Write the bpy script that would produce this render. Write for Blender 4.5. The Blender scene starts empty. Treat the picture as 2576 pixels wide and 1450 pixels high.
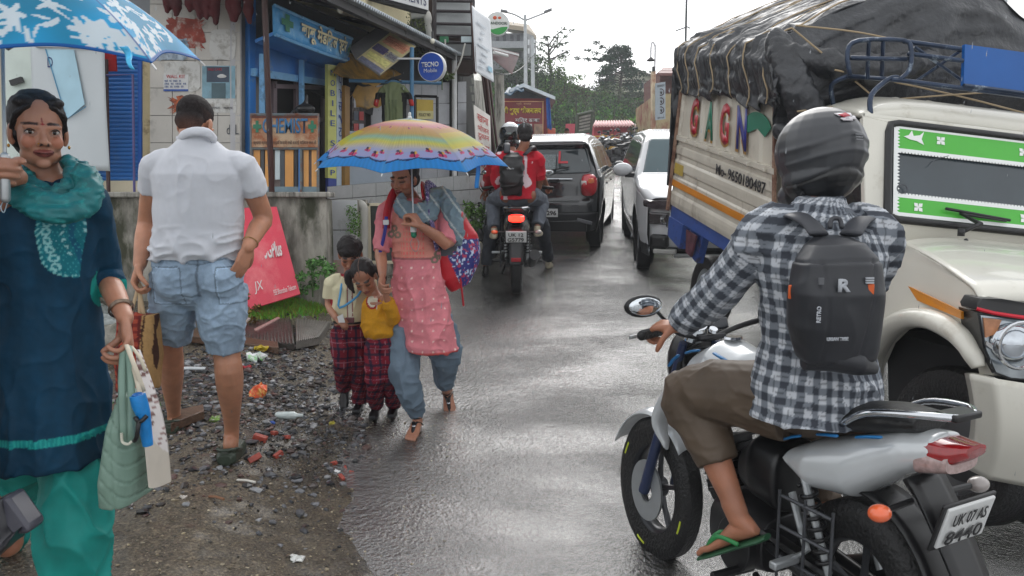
import bpy,bmesh,math,random
import numpy as np
from mathutils import Vector,Matrix,Euler
random.seed(7);RNG=np.random.default_rng(7)
V=Vector
scene=bpy.context.scene
COL=scene.collection
PITCH=math.atan(225/1860)
cam_d=bpy.data.cameras.new("camera");cam=bpy.data.objects.new("camera",cam_d);COL.objects.link(cam)
cam.location=(0,0,1.5);cam.rotation_euler=(math.pi/2-PITCH,0,0)
cam_d.sensor_width=36;cam_d.lens=1860/2576*36;cam_d.clip_start=.05;cam_d.clip_end=3000
scene.camera=cam
SUN_EL,SUN_AZ=math.radians(38),math.radians(8)
world=bpy.data.worlds.new("World");scene.world=world;world.use_nodes=True
nt=world.node_tree;nt.nodes.clear()
sky=nt.nodes.new('ShaderNodeTexSky');sky.sky_type='NISHITA';sky.sun_disc=False
sky.sun_elevation=SUN_EL;sky.sun_rotation=SUN_AZ;sky.dust_density=4;sky.air_density=1.2
hs=nt.nodes.new('ShaderNodeHueSaturation');hs.inputs['Saturation'].default_value=.10
wmix=nt.nodes.new('ShaderNodeMixRGB');wmix.inputs[0].default_value=.62
wmix.inputs[2].default_value=(9.0,9.2,9.5,1)
bg=nt.nodes.new('ShaderNodeBackground');bg.inputs['Strength'].default_value=.12
wo=nt.nodes.new('ShaderNodeOutputWorld')
nt.links.new(sky.outputs[0],hs.inputs['Color']);nt.links.new(hs.outputs[0],wmix.inputs[1])
nt.links.new(wmix.outputs[0],bg.inputs[0]);nt.links.new(bg.outputs[0],wo.inputs[0])
sun_d=bpy.data.lights.new("sun",'SUN');sun_d.energy=.7;sun_d.angle=math.radians(40);sun_d.color=(1,.97,.93)
sun=bpy.data.objects.new("sun",sun_d);COL.objects.link(sun)
sdir=V((math.cos(SUN_EL)*math.sin(SUN_AZ),math.cos(SUN_EL)*math.cos(SUN_AZ),math.sin(SUN_EL)))
sun.rotation_euler=sdir.to_track_quat('Z','Y').to_euler();sun.location=(0,0,30)
scene.view_settings.view_transform='Standard';scene.view_settings.look='None'
scene.view_settings.exposure=0.55;scene.view_settings.gamma=1
def P(u,v,Y):
 a=(u-1288)/1860;b=(725-v)/1860
 c,s=math.cos(PITCH),math.sin(PITCH)
 ray=V((a,c+b*s,-s+b*c));k=Y/ray.y
 return V((ray.x*k,Y,1.5+ray.z*k))
def lerp(a,b,t):return a+(b-a)*t
def sstep(x,a,b):
 t=np.clip((x-a)/(b-a),0,1);return t*t*(3-2*t)
def lin(c):
 if isinstance(c,str):c=[int(c[i:i+2],16)for i in(0,2,4)]
 return tuple(((x/255+.055)/1.055)**2.4 if x/255>.04045 else x/255/12.92 for x in c)
def _hash(i,j,k,s):
 n=(i*374761393+j*668265263+k*2147483647+s*1274126177)&0xffffffff
 n=((n^(n>>13))*1274126177)&0xffffffff
 return((n^(n>>16))&0xffff)/65535.
def vnoise(p,seed=0):
 p=np.asarray(p,float);i=np.floor(p).astype(np.int64);f=p-i;f=f*f*(3-2*f);r=0
 for dx in(0,1):
  for dy in(0,1):
   for dz in(0,1):
    w=(f[:,0]if dx else 1-f[:,0])*(f[:,1]if dy else 1-f[:,1])*(f[:,2]if dz else 1-f[:,2])
    r=r+w*_hash(i[:,0]+dx,i[:,1]+dy,i[:,2]+dz,seed)
 return r*2-1
def fbm(p,seed=0,o=3):
 p=np.asarray(p,float);return sum(vnoise(p*2**k,seed+k)/2**k for k in range(o))
XE=([-5,2.0,2.9,4.8,6.5,8,10,15,25,60,200],[-.55,-.5,-.62,-1.1,-1.25,-.95,-.6,-.2,.4,2,4])
def xe(y):return np.interp(y,*XE)
def zroad(y):
 y=np.asarray(y,float)
 z=.118*(np.sqrt((np.minimum(y,27)-3.4)**2+.3)+(np.minimum(y,27)-3.4))/2-.06-.003
 return z+np.clip(y-27,0,40)*.03
def gz(x,y):
 x=np.asarray(x,float);y=np.asarray(y,float)
 r=.2*sstep(xe(y)-x,.05,.9)*(1-sstep(y,9,14))
 hl=8.8*sstep(y,34,62)*(1-sstep(x,-5,9)*.42)
 hl=hl-1.5*sstep(y,62,90)
 hr=3*sstep(x,22,40)*sstep(y,36,60)
 return zroad(y)+r+hl+hr
def G(x,y,dz=0):return V((x,y,float(gz(x,y))+dz))
ROOTM={}
def thing(name,label,cat,loc=(0,0,0),rot=None,group=None,kind=None,local=False):
 o=bpy.data.objects.new(name,None);COL.objects.link(o);o.empty_display_size=.1
 o.location=loc
 if rot:o.rotation_euler=rot
 o['label']=label;o['category']=cat
 if group:o['group']=group
 if kind:o['kind']=kind
 ROOTM[o.name]=Matrix.Identity(4)if local else(Matrix.Translation(V(loc))@(Euler(rot).to_matrix().to_4x4()if rot else Matrix.Identity(4))).inverted()
 return o
def tag(o,label=None,cat=None,group=None,kind=None):
 if label:o['label']=label
 if cat:o['category']=cat
 if group:o['group']=group
 if kind:o['kind']=kind
 return o
def link(o,parent):
 COL.objects.link(o)
 if parent is not None:
  o.parent=parent
  if parent.type=='EMPTY':o.matrix_parent_inverse=ROOTM.get(parent.name,Matrix.Identity(4)).copy()
 return o
def frame(d,up=V((0,0,1))):
 d=V(d).normalized()
 if abs(d.dot(up))>.97:up=V((0,1,0))if abs(d.y)<.9 else V((1,0,0))
 x=d.cross(up).normalized();y=x.cross(d).normalized()
 return x,y,d
def rotm(x,y,z):return Matrix((x,y,z)).transposed()
class MB:
 def __init__(s,xf=None):s.v=[];s.f=[];s.m=[];s.xf=xf
 def add(s,vs,fs,mi=0):
  k=len(s.v)
  if s.xf is not None:vs=[s.xf@V(p)for p in vs]
  s.v+=[tuple(p)for p in vs];s.f+=[tuple(i+k for i in f)for f in fs];s.m+=[mi]*len(fs);return s
 def rings(s,rings,cap=True,closed=False,mi=0):
  n=len(rings[0]);vs=[p for r in rings for p in r];fs=[]
  m=len(rings)
  for i in range(m if closed else m-1):
   for j in range(n):
    a,b=i*n+j,i*n+(j+1)%n;c,d=((i+1)%m)*n+(j+1)%n,((i+1)%m)*n+j
    fs.append((a,b,c,d))
  if cap and not closed:fs+=[tuple(range(n))[::-1],tuple(range((m-1)*n,m*n))]
  return s.add(vs,fs,mi)
 def box(s,c,size,rot=None,mi=0):
  c=V(c);h=V(size)/2
  r=rot if rot is not None else Matrix.Identity(3)
  if isinstance(r,(tuple,list)):r=Euler(r).to_matrix()
  vs=[c+r@V((h.x*a,h.y*b,h.z*d))for a in(-1,1)for b in(-1,1)for d in(-1,1)]
  return s.add(vs,[(0,1,3,2),(4,6,7,5),(0,4,5,1),(2,3,7,6),(0,2,6,4),(1,5,7,3)],mi)
 def hexa(s,a,mi=0):
  return s.add(a,[(0,3,2,1),(4,5,6,7),(0,1,5,4),(1,2,6,5),(2,3,7,6),(3,0,4,7)],mi)
 def prism(s,poly,ext,mi=0):
  n=len(poly);ext=V(ext);a=[V(p)for p in poly];b=[p+ext for p in a]
  return s.add(a+b,[tuple(range(n))[::-1],tuple(range(n,2*n))]+[(i,(i+1)%n,n+(i+1)%n,n+i)for i in range(n)],mi)
 def tube(s,pts,r,n=10,closed=False,mi=0,sub=0,flat=1.0,up=V((0,0,1)),dome=False):
  pts=[V(p)for p in pts]
  r=list(r)if isinstance(r,(list,tuple))else[r]*len(pts)
  if sub:
   P2=[];R2=[];m=len(pts);rng=range(m if closed else m-1)
   for i in rng:
    p0=pts[i-1]if(i>0 or closed)else pts[0];p1=pts[i];p2=pts[(i+1)%m];p3=pts[(i+2)%m]if(i+2<m or closed)else p2
    for k in range(sub):
     t=k/sub
     P2.append(.5*((2*p1)+(p2-p0)*t+(2*p0-5*p1+4*p2-p3)*t*t+(3*p1-p0-3*p2+p3)*t**3));R2.append(lerp(r[i],r[(i+1)%m],t*t*(3-2*t)))
   if not closed:P2.append(pts[-1]);R2.append(r[-1])
   pts,r=P2,R2
  if dome:
   d0=(pts[0]-pts[1]).normalized();d1=(pts[-1]-pts[-2]).normalized()
   pre=[(pts[0]+d0*r[0]*math.sin(a),r[0]*math.cos(a))for a in(1.35,1.0,.5)]
   post=[(pts[-1]+d1*r[-1]*math.sin(a),r[-1]*math.cos(a))for a in(.5,1.0,1.35)]
   pts=[a for a,_ in pre]+pts+[a for a,_ in post];r=[b for _,b in pre]+r+[b for _,b in post]
  rg=[];m=len(pts);x=None
  for i,p in enumerate(pts):
   if closed:d=pts[(i+1)%m]-pts[i-1]
   else:d=pts[min(i+1,m-1)]-pts[max(i-1,0)]
   if d.length<1e-9:d=V((0,0,1))
   d.normalize()
   if x is None:x,y,_=frame(d,up)
   else:
    x=(x-d*x.dot(d));x=x.normalized()if x.length>1e-6 else frame(d,up)[0];y=x.cross(d).normalized()
   rg.append([p+(x*math.cos(2*math.pi*j/n)+y*math.sin(2*math.pi*j/n)*flat)*r[i]for j in range(n)])
  return s.rings(rg,cap=not closed,closed=closed,mi=mi)
 def cyl(s,a,b,r,r2=None,n=20,mi=0):return s.tube([a,b],[r,r if r2 is None else r2],n=n,mi=mi)
 def ell(s,c,r,rot=None,nu=16,nv=10,mi=0):
  c=V(c);r=V(r)if not isinstance(r,(int,float))else V((r,r,r));R=rot if rot is not None else Matrix.Identity(3)
  rg=[]
  for i in range(nv+1):
   a=math.pi*(i+.0)/nv;a=min(max(a,.02),math.pi-.02)
   rg.append([c+R@V((r.x*math.sin(a)*math.cos(2*math.pi*j/nu),r.y*math.sin(a)*math.sin(2*math.pi*j/nu),r.z*math.cos(a)))for j in range(nu)])
  return s.rings(rg,mi=mi)
 def lathe(s,prof,o,ax,n=28,mi=0,cap=False):
  o=V(o);x,y,d=frame(ax)
  return s.rings([[o+d*h+(x*math.cos(2*math.pi*j/n)+y*math.sin(2*math.pi*j/n))*max(r,1e-4)for j in range(n)]for r,h in prof],cap=cap,mi=mi)
 def loft(s,rg,n=24,mi=0,ex=2.0):
  out=[]
  for c,ax,ay in rg:
   ring=[]
   for j in range(n):
    t=2*math.pi*j/n;ct,st=math.cos(t),math.sin(t)
    ring.append(V(c)+V(ax)*math.copysign(abs(ct)**(2/ex),ct)+V(ay)*math.copysign(abs(st)**(2/ex),st))
   out.append(ring)
  return s.rings(out,mi=mi)
 def grid(s,fn,nu,nv,mi=0):
  vs=[fn(i/nu,j/nv)for i in range(nu+1)for j in range(nv+1)]
  return s.add(vs,[(i*(nv+1)+j,(i+1)*(nv+1)+j,(i+1)*(nv+1)+j+1,i*(nv+1)+j+1)for i in range(nu)for j in range(nv)],mi)
 def mesh(s,name,recalc=True):
  me=bpy.data.meshes.new(name);me.from_pydata(s.v,[],s.f);me.polygons.foreach_set('material_index',s.m)
  if recalc:
   bm=bmesh.new();bm.from_mesh(me);bmesh.ops.recalc_face_normals(bm,faces=bm.faces);bm.to_mesh(me);bm.free()
  me.update();return me
 def build(s,name,mats,parent=None,smooth=35,bevel=0,seg=2,sub=0,solid=0,col=None,label=None):
  me=s.mesh(name)
  for m in(mats if isinstance(mats,(list,tuple))else[mats]):me.materials.append(m)
  if smooth:
   me.polygons.foreach_set('use_smooth',[True]*len(me.polygons))
   if smooth<180:me.set_sharp_from_angle(angle=math.radians(smooth))
  o=bpy.data.objects.new(name,me);link(o,parent)
  if solid:md=o.modifiers.new('solid','SOLIDIFY');md.thickness=solid;md.offset=0
  if bevel:md=o.modifiers.new('bevel','BEVEL');md.width=bevel;md.segments=seg;md.limit_method='ANGLE';md.angle_limit=math.radians(40)
  if sub:md=o.modifiers.new('sub','SUBSURF');md.levels=sub;md.render_levels=sub
  if col is not None:paint(me,col)
  if label:o['label']=label
  return o
def coords(me):
 a=np.empty(len(me.vertices)*3);me.vertices.foreach_get('co',a);return a.reshape(-1,3)
def paint(me,fn):
 co=coords(me);c=np.clip(fn(co),0,255)/255.
 c=np.where(c>.04045,((c+.055)/1.055)**2.4,c/12.92)
 at=me.color_attributes.new('Col','FLOAT_COLOR','POINT');at.data.foreach_set('color',np.c_[c,np.ones(len(c))].ravel())
def organic(name,mb,vox,mats,parent=None,smooth=3,disp=None,col=None,label=None,mirror=None):
 me=mb.mesh(name);ob=bpy.data.objects.new(name,me);COL.objects.link(ob)
 md=ob.modifiers.new('r','REMESH');md.mode='VOXEL';md.voxel_size=vox
 if smooth:ms=ob.modifiers.new('s','SMOOTH');ms.factor=.5;ms.iterations=smooth
 dg=bpy.context.evaluated_depsgraph_get();dg.update()
 m2=bpy.data.meshes.new_from_object(ob.evaluated_get(dg));bpy.data.objects.remove(ob);bpy.data.meshes.remove(me)
 m2.name=name;co=coords(m2)
 if disp is not None:
  nn=np.empty(len(co)*3);m2.vertex_normals.foreach_get('vector',nn);nn=nn.reshape(-1,3)
  d=disp(co,nn);co=co+(d if d.ndim==2 else nn*d[:,None])
  m2.vertices.foreach_set('co',co.ravel())
 for m in(mats if isinstance(mats,(list,tuple))else[mats]):m2.materials.append(m)
 m2.polygons.foreach_set('use_smooth',[True]*len(m2.polygons));m2.update()
 o=bpy.data.objects.new(name,m2);link(o,parent)
 if col is not None:paint(m2,col)
 if label:o['label']=label
 return o
def text(name,s,m,parent,org,xd,zd,size,ext=.002,width=None,bold=0,sp=1.0,align='LEFT'):
 """lettering laid on a surface: org = lower-left corner, xd = reading direction, zd = up."""
 cu=bpy.data.curves.new(name,'FONT');cu.body=s;cu.size=1;cu.extrude=0;cu.offset=bold;cu.space_character=sp;cu.resolution_u=3
 ob=bpy.data.objects.new(name,cu);COL.objects.link(ob)
 dg=bpy.context.evaluated_depsgraph_get();dg.update()
 me=bpy.data.meshes.new_from_object(ob.evaluated_get(dg));bpy.data.objects.remove(ob);bpy.data.curves.remove(cu)
 co=coords(me)
 if len(co)==0:return None
 lo=co.min(0);hi=co.max(0);k=size/max(hi[1]-lo[1],1e-6)
 xd=V(xd).normalized();zd=V(zd).normalized();nd=xd.cross(zd).normalized()
 kx=k if width is None else width/max(hi[0]-lo[0],1e-6)
 q=(co-lo)*np.array([kx,k,0])
 M=np.array([xd,zd,nd]);w=np.array(org)+q@M+np.array(nd)*ext
 me.vertices.foreach_set('co',w.ravel());me.materials.append(m);me.update()
 o=bpy.data.objects.new(name,me);link(o,parent)
 md=o.modifiers.new('solid','SOLIDIFY');md.thickness=ext*.8;md.offset=0
 return o
MC={}
def mat(key,c=(128,128,128),rough=.5,metal=0,var=.12,vs=6.,bump=0,bs=40.,coat=0,spec=.5,attr=False,dirt=None,ds=2.5,dth=.55,trans=0,alpha=1,emit=0,dist=.01,sheen=0,wrough=0,stretch=None,sss=0):
 if key in MC:return MC[key]
 m=bpy.data.materials.new(key);m.use_nodes=True;n=m.node_tree;b=n.nodes['Principled BSDF'];L=n.links.new
 def N(t):return n.nodes.new(t)
 tc=N('ShaderNodeTexCoord');src=tc.outputs['Object']
 if stretch:
  mp=N('ShaderNodeMapping');mp.inputs['Scale'].default_value=stretch;L(src,mp.inputs[0]);src=mp.outputs[0]
 if attr:
  a=N('ShaderNodeAttribute');a.attribute_name='Col';base=a.outputs['Color']
 else:
  a=N('ShaderNodeRGB');a.outputs[0].default_value=(*lin(c),1);base=a.outputs[0]
 if var:
  nz=N('ShaderNodeTexNoise');nz.inputs['Scale'].default_value=vs;nz.inputs['Detail'].default_value=5;L(src,nz.inputs['Vector'])
  mr=N('ShaderNodeMapRange');mr.inputs[1].default_value=.3;mr.inputs[2].default_value=.7;mr.inputs[3].default_value=1-var;mr.inputs[4].default_value=1+var*.6;L(nz.outputs[0],mr.inputs[0])
  hv=N('ShaderNodeHueSaturation');L(base,hv.inputs['Color']);L(mr.outputs[0],hv.inputs['Value']);base=hv.outputs[0]
 if dirt is not None:
  nz=N('ShaderNodeTexNoise');nz.inputs['Scale'].default_value=ds;nz.inputs['Detail'].default_value=8;nz.inputs['Roughness'].default_value=.68;L(src,nz.inputs['Vector'])
  mr=N('ShaderNodeMapRange');mr.inputs[1].default_value=dth-.07;mr.inputs[2].default_value=dth+.09;L(nz.outputs[0],mr.inputs[0])
  mx=N('ShaderNodeMixRGB');L(mr.outputs[0],mx.inputs[0]);L(base,mx.inputs[1]);mx.inputs[2].default_value=(*lin(dirt),1);base=mx.outputs[0]
 L(base,b.inputs['Base Color'])
 b.inputs['Roughness'].default_value=rough;b.inputs['Metallic'].default_value=metal;b.inputs['Specular IOR Level'].default_value=spec
 b.inputs['Coat Weight'].default_value=coat;b.inputs['Coat Roughness'].default_value=.06
 b.inputs['Transmission Weight'].default_value=trans;b.inputs['Alpha'].default_value=alpha
 if sss:b.inputs['Subsurface Weight'].default_value=sss;b.inputs['Subsurface Radius'].default_value=(.02,.008,.004);b.inputs['Subsurface Scale'].default_value=.5
 if attr and rough>.6:b.inputs['Specular IOR Level'].default_value=.2
 if emit:L(base,b.inputs['Emission Color']);b.inputs['Emission Strength'].default_value=emit
 if wrough:
  nz=N('ShaderNodeTexNoise');nz.inputs['Scale'].default_value=vs*1.7;nz.inputs['Detail'].default_value=4;L(src,nz.inputs['Vector'])
  mr=N('ShaderNodeMapRange');mr.inputs[1].default_value=.35;mr.inputs[2].default_value=.65;mr.inputs[3].default_value=rough-wrough;mr.inputs[4].default_value=rough+wrough;L(nz.outputs[0],mr.inputs[0]);L(mr.outputs[0],b.inputs['Roughness'])
 if bump:
  nz=N('ShaderNodeTexNoise');nz.inputs['Scale'].default_value=bs;nz.inputs['Detail'].default_value=4;L(src,nz.inputs['Vector'])
  bp=N('ShaderNodeBump');bp.inputs['Strength'].default_value=bump;bp.inputs['Distance'].default_value=dist;L(nz.outputs[0],bp.inputs['Height']);L(bp.outputs[0],b.inputs['Normal'])
 MC[key]=m;return m
def sheet(xs,ys,zf):
 X,Y=np.meshgrid(xs,ys,indexing='ij');Z=zf(X.ravel(),Y.ravel())
 vs=np.c_[X.ravel(),Y.ravel(),Z];nx,ny=len(xs),len(ys)
 i=np.arange((nx-1)*ny).reshape(nx-1,ny)[:,:-1].ravel()
 fs=np.c_[i,i+ny,i+ny+1,i+1];return vs,fs
def sheet_obj(name,xs,ys,zf,m,curve=None):
 vs,fs=sheet(xs,ys,zf)
 if curve is not None:vs=curve(vs)
 me=bpy.data.meshes.new(name);me.from_pydata(vs.tolist(),[],fs.tolist());me.materials.append(m)
 me.polygons.foreach_set('use_smooth',[True]*len(me.polygons));me.update()
 o=bpy.data.objects.new(name,me);COL.objects.link(o);return o
def ground_mat():
 m=bpy.data.materials.new('gravelly_ground');m.use_nodes=True;n=m.node_tree;b=n.nodes['Principled BSDF'];L=n.links.new;N=n.nodes.new
 tc=N('ShaderNodeTexCoord');src=tc.outputs['Object']
 def noise_(s,d=6,r=.6):q=N('ShaderNodeTexNoise');q.inputs['Scale'].default_value=s;q.inputs['Detail'].default_value=d;q.inputs['Roughness'].default_value=r;L(src,q.inputs['Vector']);return q.outputs[0]
 def ramp(f,st):
  r=N('ShaderNodeValToRGB');e=r.color_ramp.elements
  while len(e)<len(st):e.new(.5)
  for el,(p,c)in zip(e,st):el.position=p;el.color=(*lin(c),1)
  L(f,r.inputs[0]);return r.outputs[0]
 fine=noise_(95,4,.7);vo=N('ShaderNodeTexVoronoi');vo.inputs['Scale'].default_value=55;L(src,vo.inputs['Vector'])
 soil=ramp(fine,[(.34,'2b2925'),(.47,'565148'),(.56,'857d6e'),(.68,'b9b1a0')])
 chips=ramp(vo.outputs['Color'],[(.15,'3a3835'),(.5,'5d5950'),(.75,'7d776b'),(.93,'a59d8c')])
 mx=N('ShaderNodeMixRGB');mx.inputs[0].default_value=.42;L(soil,mx.inputs[1]);L(chips,mx.inputs[2])
 big=noise_(1.1,6);tone=ramp(big,[(.36,'7a7672'),(.62,'fff0da')])
 m2=N('ShaderNodeMixRGB');m2.blend_type='MULTIPLY';m2.inputs[0].default_value=.8;L(mx.outputs[0],m2.inputs[1]);L(tone,m2.inputs[2])
 sx=N('ShaderNodeSeparateXYZ');L(src,sx.inputs[0]);mr=N('ShaderNodeMapRange');mr.inputs[1].default_value=31;mr.inputs[2].default_value=35;L(sx.outputs['Y'],mr.inputs[0])
 green=ramp(noise_(.9,8,.7),[(.35,'2f3a22'),(.5,'4c5a33'),(.62,'6a6a45'),(.72,'6b5a44')])
 m3=N('ShaderNodeMixRGB');L(mr.outputs[0],m3.inputs[0]);L(m2.outputs[0],m3.inputs[1]);L(green,m3.inputs[2])
 L(m3.outputs[0],b.inputs['Base Color'])
 wet=N('ShaderNodeMapRange');wet.inputs[1].default_value=.42;wet.inputs[2].default_value=.6;wet.inputs[3].default_value=.22;wet.inputs[4].default_value=.5;L(big,wet.inputs[0]);L(wet.outputs[0],b.inputs['Roughness']);b.inputs['Coat Weight'].default_value=.35;b.inputs['Coat Roughness'].default_value=.25
 bp=N('ShaderNodeBump');bp.inputs['Strength'].default_value=.9;bp.inputs['Distance'].default_value=.012;L(fine,bp.inputs['Height'])
 b2=N('ShaderNodeBump');b2.inputs['Strength'].default_value=.6;b2.inputs['Distance'].default_value=.01;L(vo.outputs['Distance'],b2.inputs['Height']);L(bp.outputs[0],b2.inputs['Normal']);L(b2.outputs[0],b.inputs['Normal'])
 return m
def road_mat():
 m=bpy.data.materials.new('wet_asphalt');m.use_nodes=True;n=m.node_tree;b=n.nodes['Principled BSDF'];L=n.links.new;N=n.nodes.new
 tc=N('ShaderNodeTexCoord');src=tc.outputs['Object']
 def noise_(s,d=5,r=.6,v=None):q=N('ShaderNodeTexNoise');q.inputs['Scale'].default_value=s;q.inputs['Detail'].default_value=d;q.inputs['Roughness'].default_value=r;L(v or src,q.inputs['Vector']);return q.outputs[0]
 r=N('ShaderNodeValToRGB');e=r.color_ramp.elements;e[0].position=.35;e[0].color=(*lin('161616'),1);e[1].position=.68;e[1].color=(*lin('413f3c'),1);L(noise_(130,3,.7),r.inputs[0])
 L(r.outputs[0],b.inputs['Base Color'])
 wet=noise_(1.3,5,.6)
 mr=N('ShaderNodeMapRange');mr.inputs[1].default_value=.4;mr.inputs[2].default_value=.62;mr.inputs[3].default_value=.05;mr.inputs[4].default_value=.2;L(wet,mr.inputs[0]);L(mr.outputs[0],b.inputs['Roughness'])
 b.inputs['IOR'].default_value=1.6;b.inputs['Specular IOR Level'].default_value=.8;b.inputs['Coat Weight'].default_value=1;b.inputs['Coat Roughness'].default_value=.05;b.inputs['Coat IOR'].default_value=2.3
 mp=N('ShaderNodeMapping');mp.inputs['Rotation'].default_value=(0,0,.5);mp.inputs['Scale'].default_value=(1,2.2,1);L(src,mp.inputs[0])
 b1=N('ShaderNodeBump');b1.inputs['Strength'].default_value=1;b1.inputs['Distance'].default_value=.022;L(noise_(48,4,.6),b1.inputs['Height'])
 b2=N('ShaderNodeBump');b2.inputs['Strength'].default_value=.3;b2.inputs['Distance'].default_value=.03;L(noise_(11,3,.5,mp.outputs[0]),b2.inputs['Height']);L(b1.outputs[0],b2.inputs['Normal'])
 m4=N('ShaderNodeMapRange');m4.inputs[1].default_value=.42;m4.inputs[2].default_value=.6;m4.inputs[3].default_value=.6;m4.inputs[4].default_value=1.0;L(noise_(.9,4,.6,mp.outputs[0]),m4.inputs[0]);L(m4.outputs[0],b1.inputs['Strength'])
 L(b2.outputs[0],b.inputs['Normal']);L(b2.outputs[0],b.inputs['Coat Normal'])
 return m
gy=np.concatenate([np.arange(-6,2,.25),np.arange(2,9,.035),np.arange(9,20,.15),np.arange(20,100,.8),np.geomspace(100,1500,18)])
gx=np.concatenate([-np.geomspace(1200,12,18),np.arange(-11.5,-3,.3),np.arange(-3,.6,.03),np.arange(.6,6,.2),np.arange(6,40,.8),np.geomspace(40,1200,16)])
def zground(x,y):
 near=sstep(20-y,0,8);d=xe(y)-x+.12*vnoise(np.c_[x*2.5,y*2.5,x*0],5)
 inside=sstep(d,-.16,.16)
 bumpy=(fbm(np.c_[x*5,y*5,x*0],11,4)*.012+fbm(np.c_[x*22,y*22,x*0],21,2)*.006)*inside
 edge=-.06+.075*inside
 right=sstep(x-4.6,0,.5)*.09
 return gz(x,y)+edge*(y<31)+bumpy*near+right*(y<31)+(fbm(np.c_[x*.3,y*.3,x*0],3,3)*.5)*(sstep(y,34,44))
ground=sheet_obj('ground',gx,gy,zground,ground_mat());ground['kind']='structure'
rt=np.linspace(0,1,90);ry=np.concatenate([np.arange(-5,2,.25),np.arange(2,14,.08),np.arange(14,33,.5)])
def road_curve(vs):
 x0=xe(vs[:,1])-.35;vs[:,0]=x0+(5.0-x0+vs[:,1]*.12)*vs[:,0]
 vs[:,2]=zroad(vs[:,1])+.0+fbm(np.c_[vs[:,0]*1.2,vs[:,1]*1.2,vs[:,0]*0],9,2)*.006;return vs
road=sheet_obj('road',rt,ry,lambda x,y:x*0,road_mat(),road_curve);road['kind']='structure'
def pebbles(name,n,pick,smin,smax,pal,seed):
 r=np.random.default_rng(seed);x,y=pick(n,r);n=len(x)
 ico=np.array([(0,0,-1),(.72,-.52,-.45),(-.28,-.85,-.45),(-.89,0,-.45),(-.28,.85,-.45),(.72,.52,-.45),(.28,-.85,.45),(-.72,-.52,.45),(-.72,.52,.45),(.28,.85,.45),(.89,0,.45),(0,0,1)])
 F=np.array([(0,1,2),(1,0,5),(0,2,3),(0,3,4),(0,4,5),(1,5,10),(2,1,6),(3,2,7),(4,3,8),(5,4,9),(1,10,6),(2,6,7),(3,7,8),(4,8,9),(5,9,10),(6,10,11),(7,6,11),(8,7,11),(9,8,11),(10,9,11)])
 s=smin*(smax/smin)**(r.random(n)**2.2);z=np.maximum(zground(x,y),zroad(y)-.002)
 q=ico[None]*(1+r.uniform(-.3,.3,(n,12,1)))*(s[:,None]*r.uniform(.6,1.3,(n,3)))[:,None,:]*np.array([1,1,.55])
 a=r.uniform(0,6.28,n);c,sn=np.cos(a)[:,None],np.sin(a)[:,None]
 q=np.stack([q[...,0]*c-q[...,1]*sn,q[...,0]*sn+q[...,1]*c,q[...,2]],-1)+np.stack([x,y,z+s*.12],-1)[:,None,:]
 me=bpy.data.meshes.new(name);me.from_pydata(q.reshape(-1,3).tolist(),[],(F[None]+np.arange(n)[:,None,None]*12).reshape(-1,3).tolist())
 me.update();pc=np.array([[int(h[i:i+2],16)for i in(0,2,4)]for h in pal])[r.integers(0,len(pal),n)]*r.uniform(.8,1.15,(n,1))
 paint(me,lambda co:np.repeat(pc,12,0));me.materials.append(mat('wet_stone',attr=True,rough=.32,var=.25,vs=60));o=bpy.data.objects.new(name,me);COL.objects.link(o);o['kind']='stuff'
 return tag(o,name.replace('_',' ')+' strewn over the muddy road shoulder','gravel')
def pk1(n,r):
 y=2.2+5.2*r.random(n)**1.25;x=-.2-3.6*r.random(n);k=(xe(y)-x>-.15-.75*r.random(n)**3)&(y<6.9);return x[k],y[k]
pebbles('small_gravel',16000,pk1,.0025,.0095,['5c564c','736a5b','8f8470','4a453d','80735f','a3957a','5e5145','b8ab92'],1)
def pk2(n,r):
 y=r.normal(4.7,.75,n);x=r.normal(-1.75,.55,n);k=(y>3)&(y<6.7)&(xe(y)-x>-.1);return x[k],y[k]
pebbles('wet_rubble',7000,pk2,.006,.03,['2d2e31','3d3f43','55565a','6f7074','4a4340','8b8c8e','5b4540','2a2b2d'],2)
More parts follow.
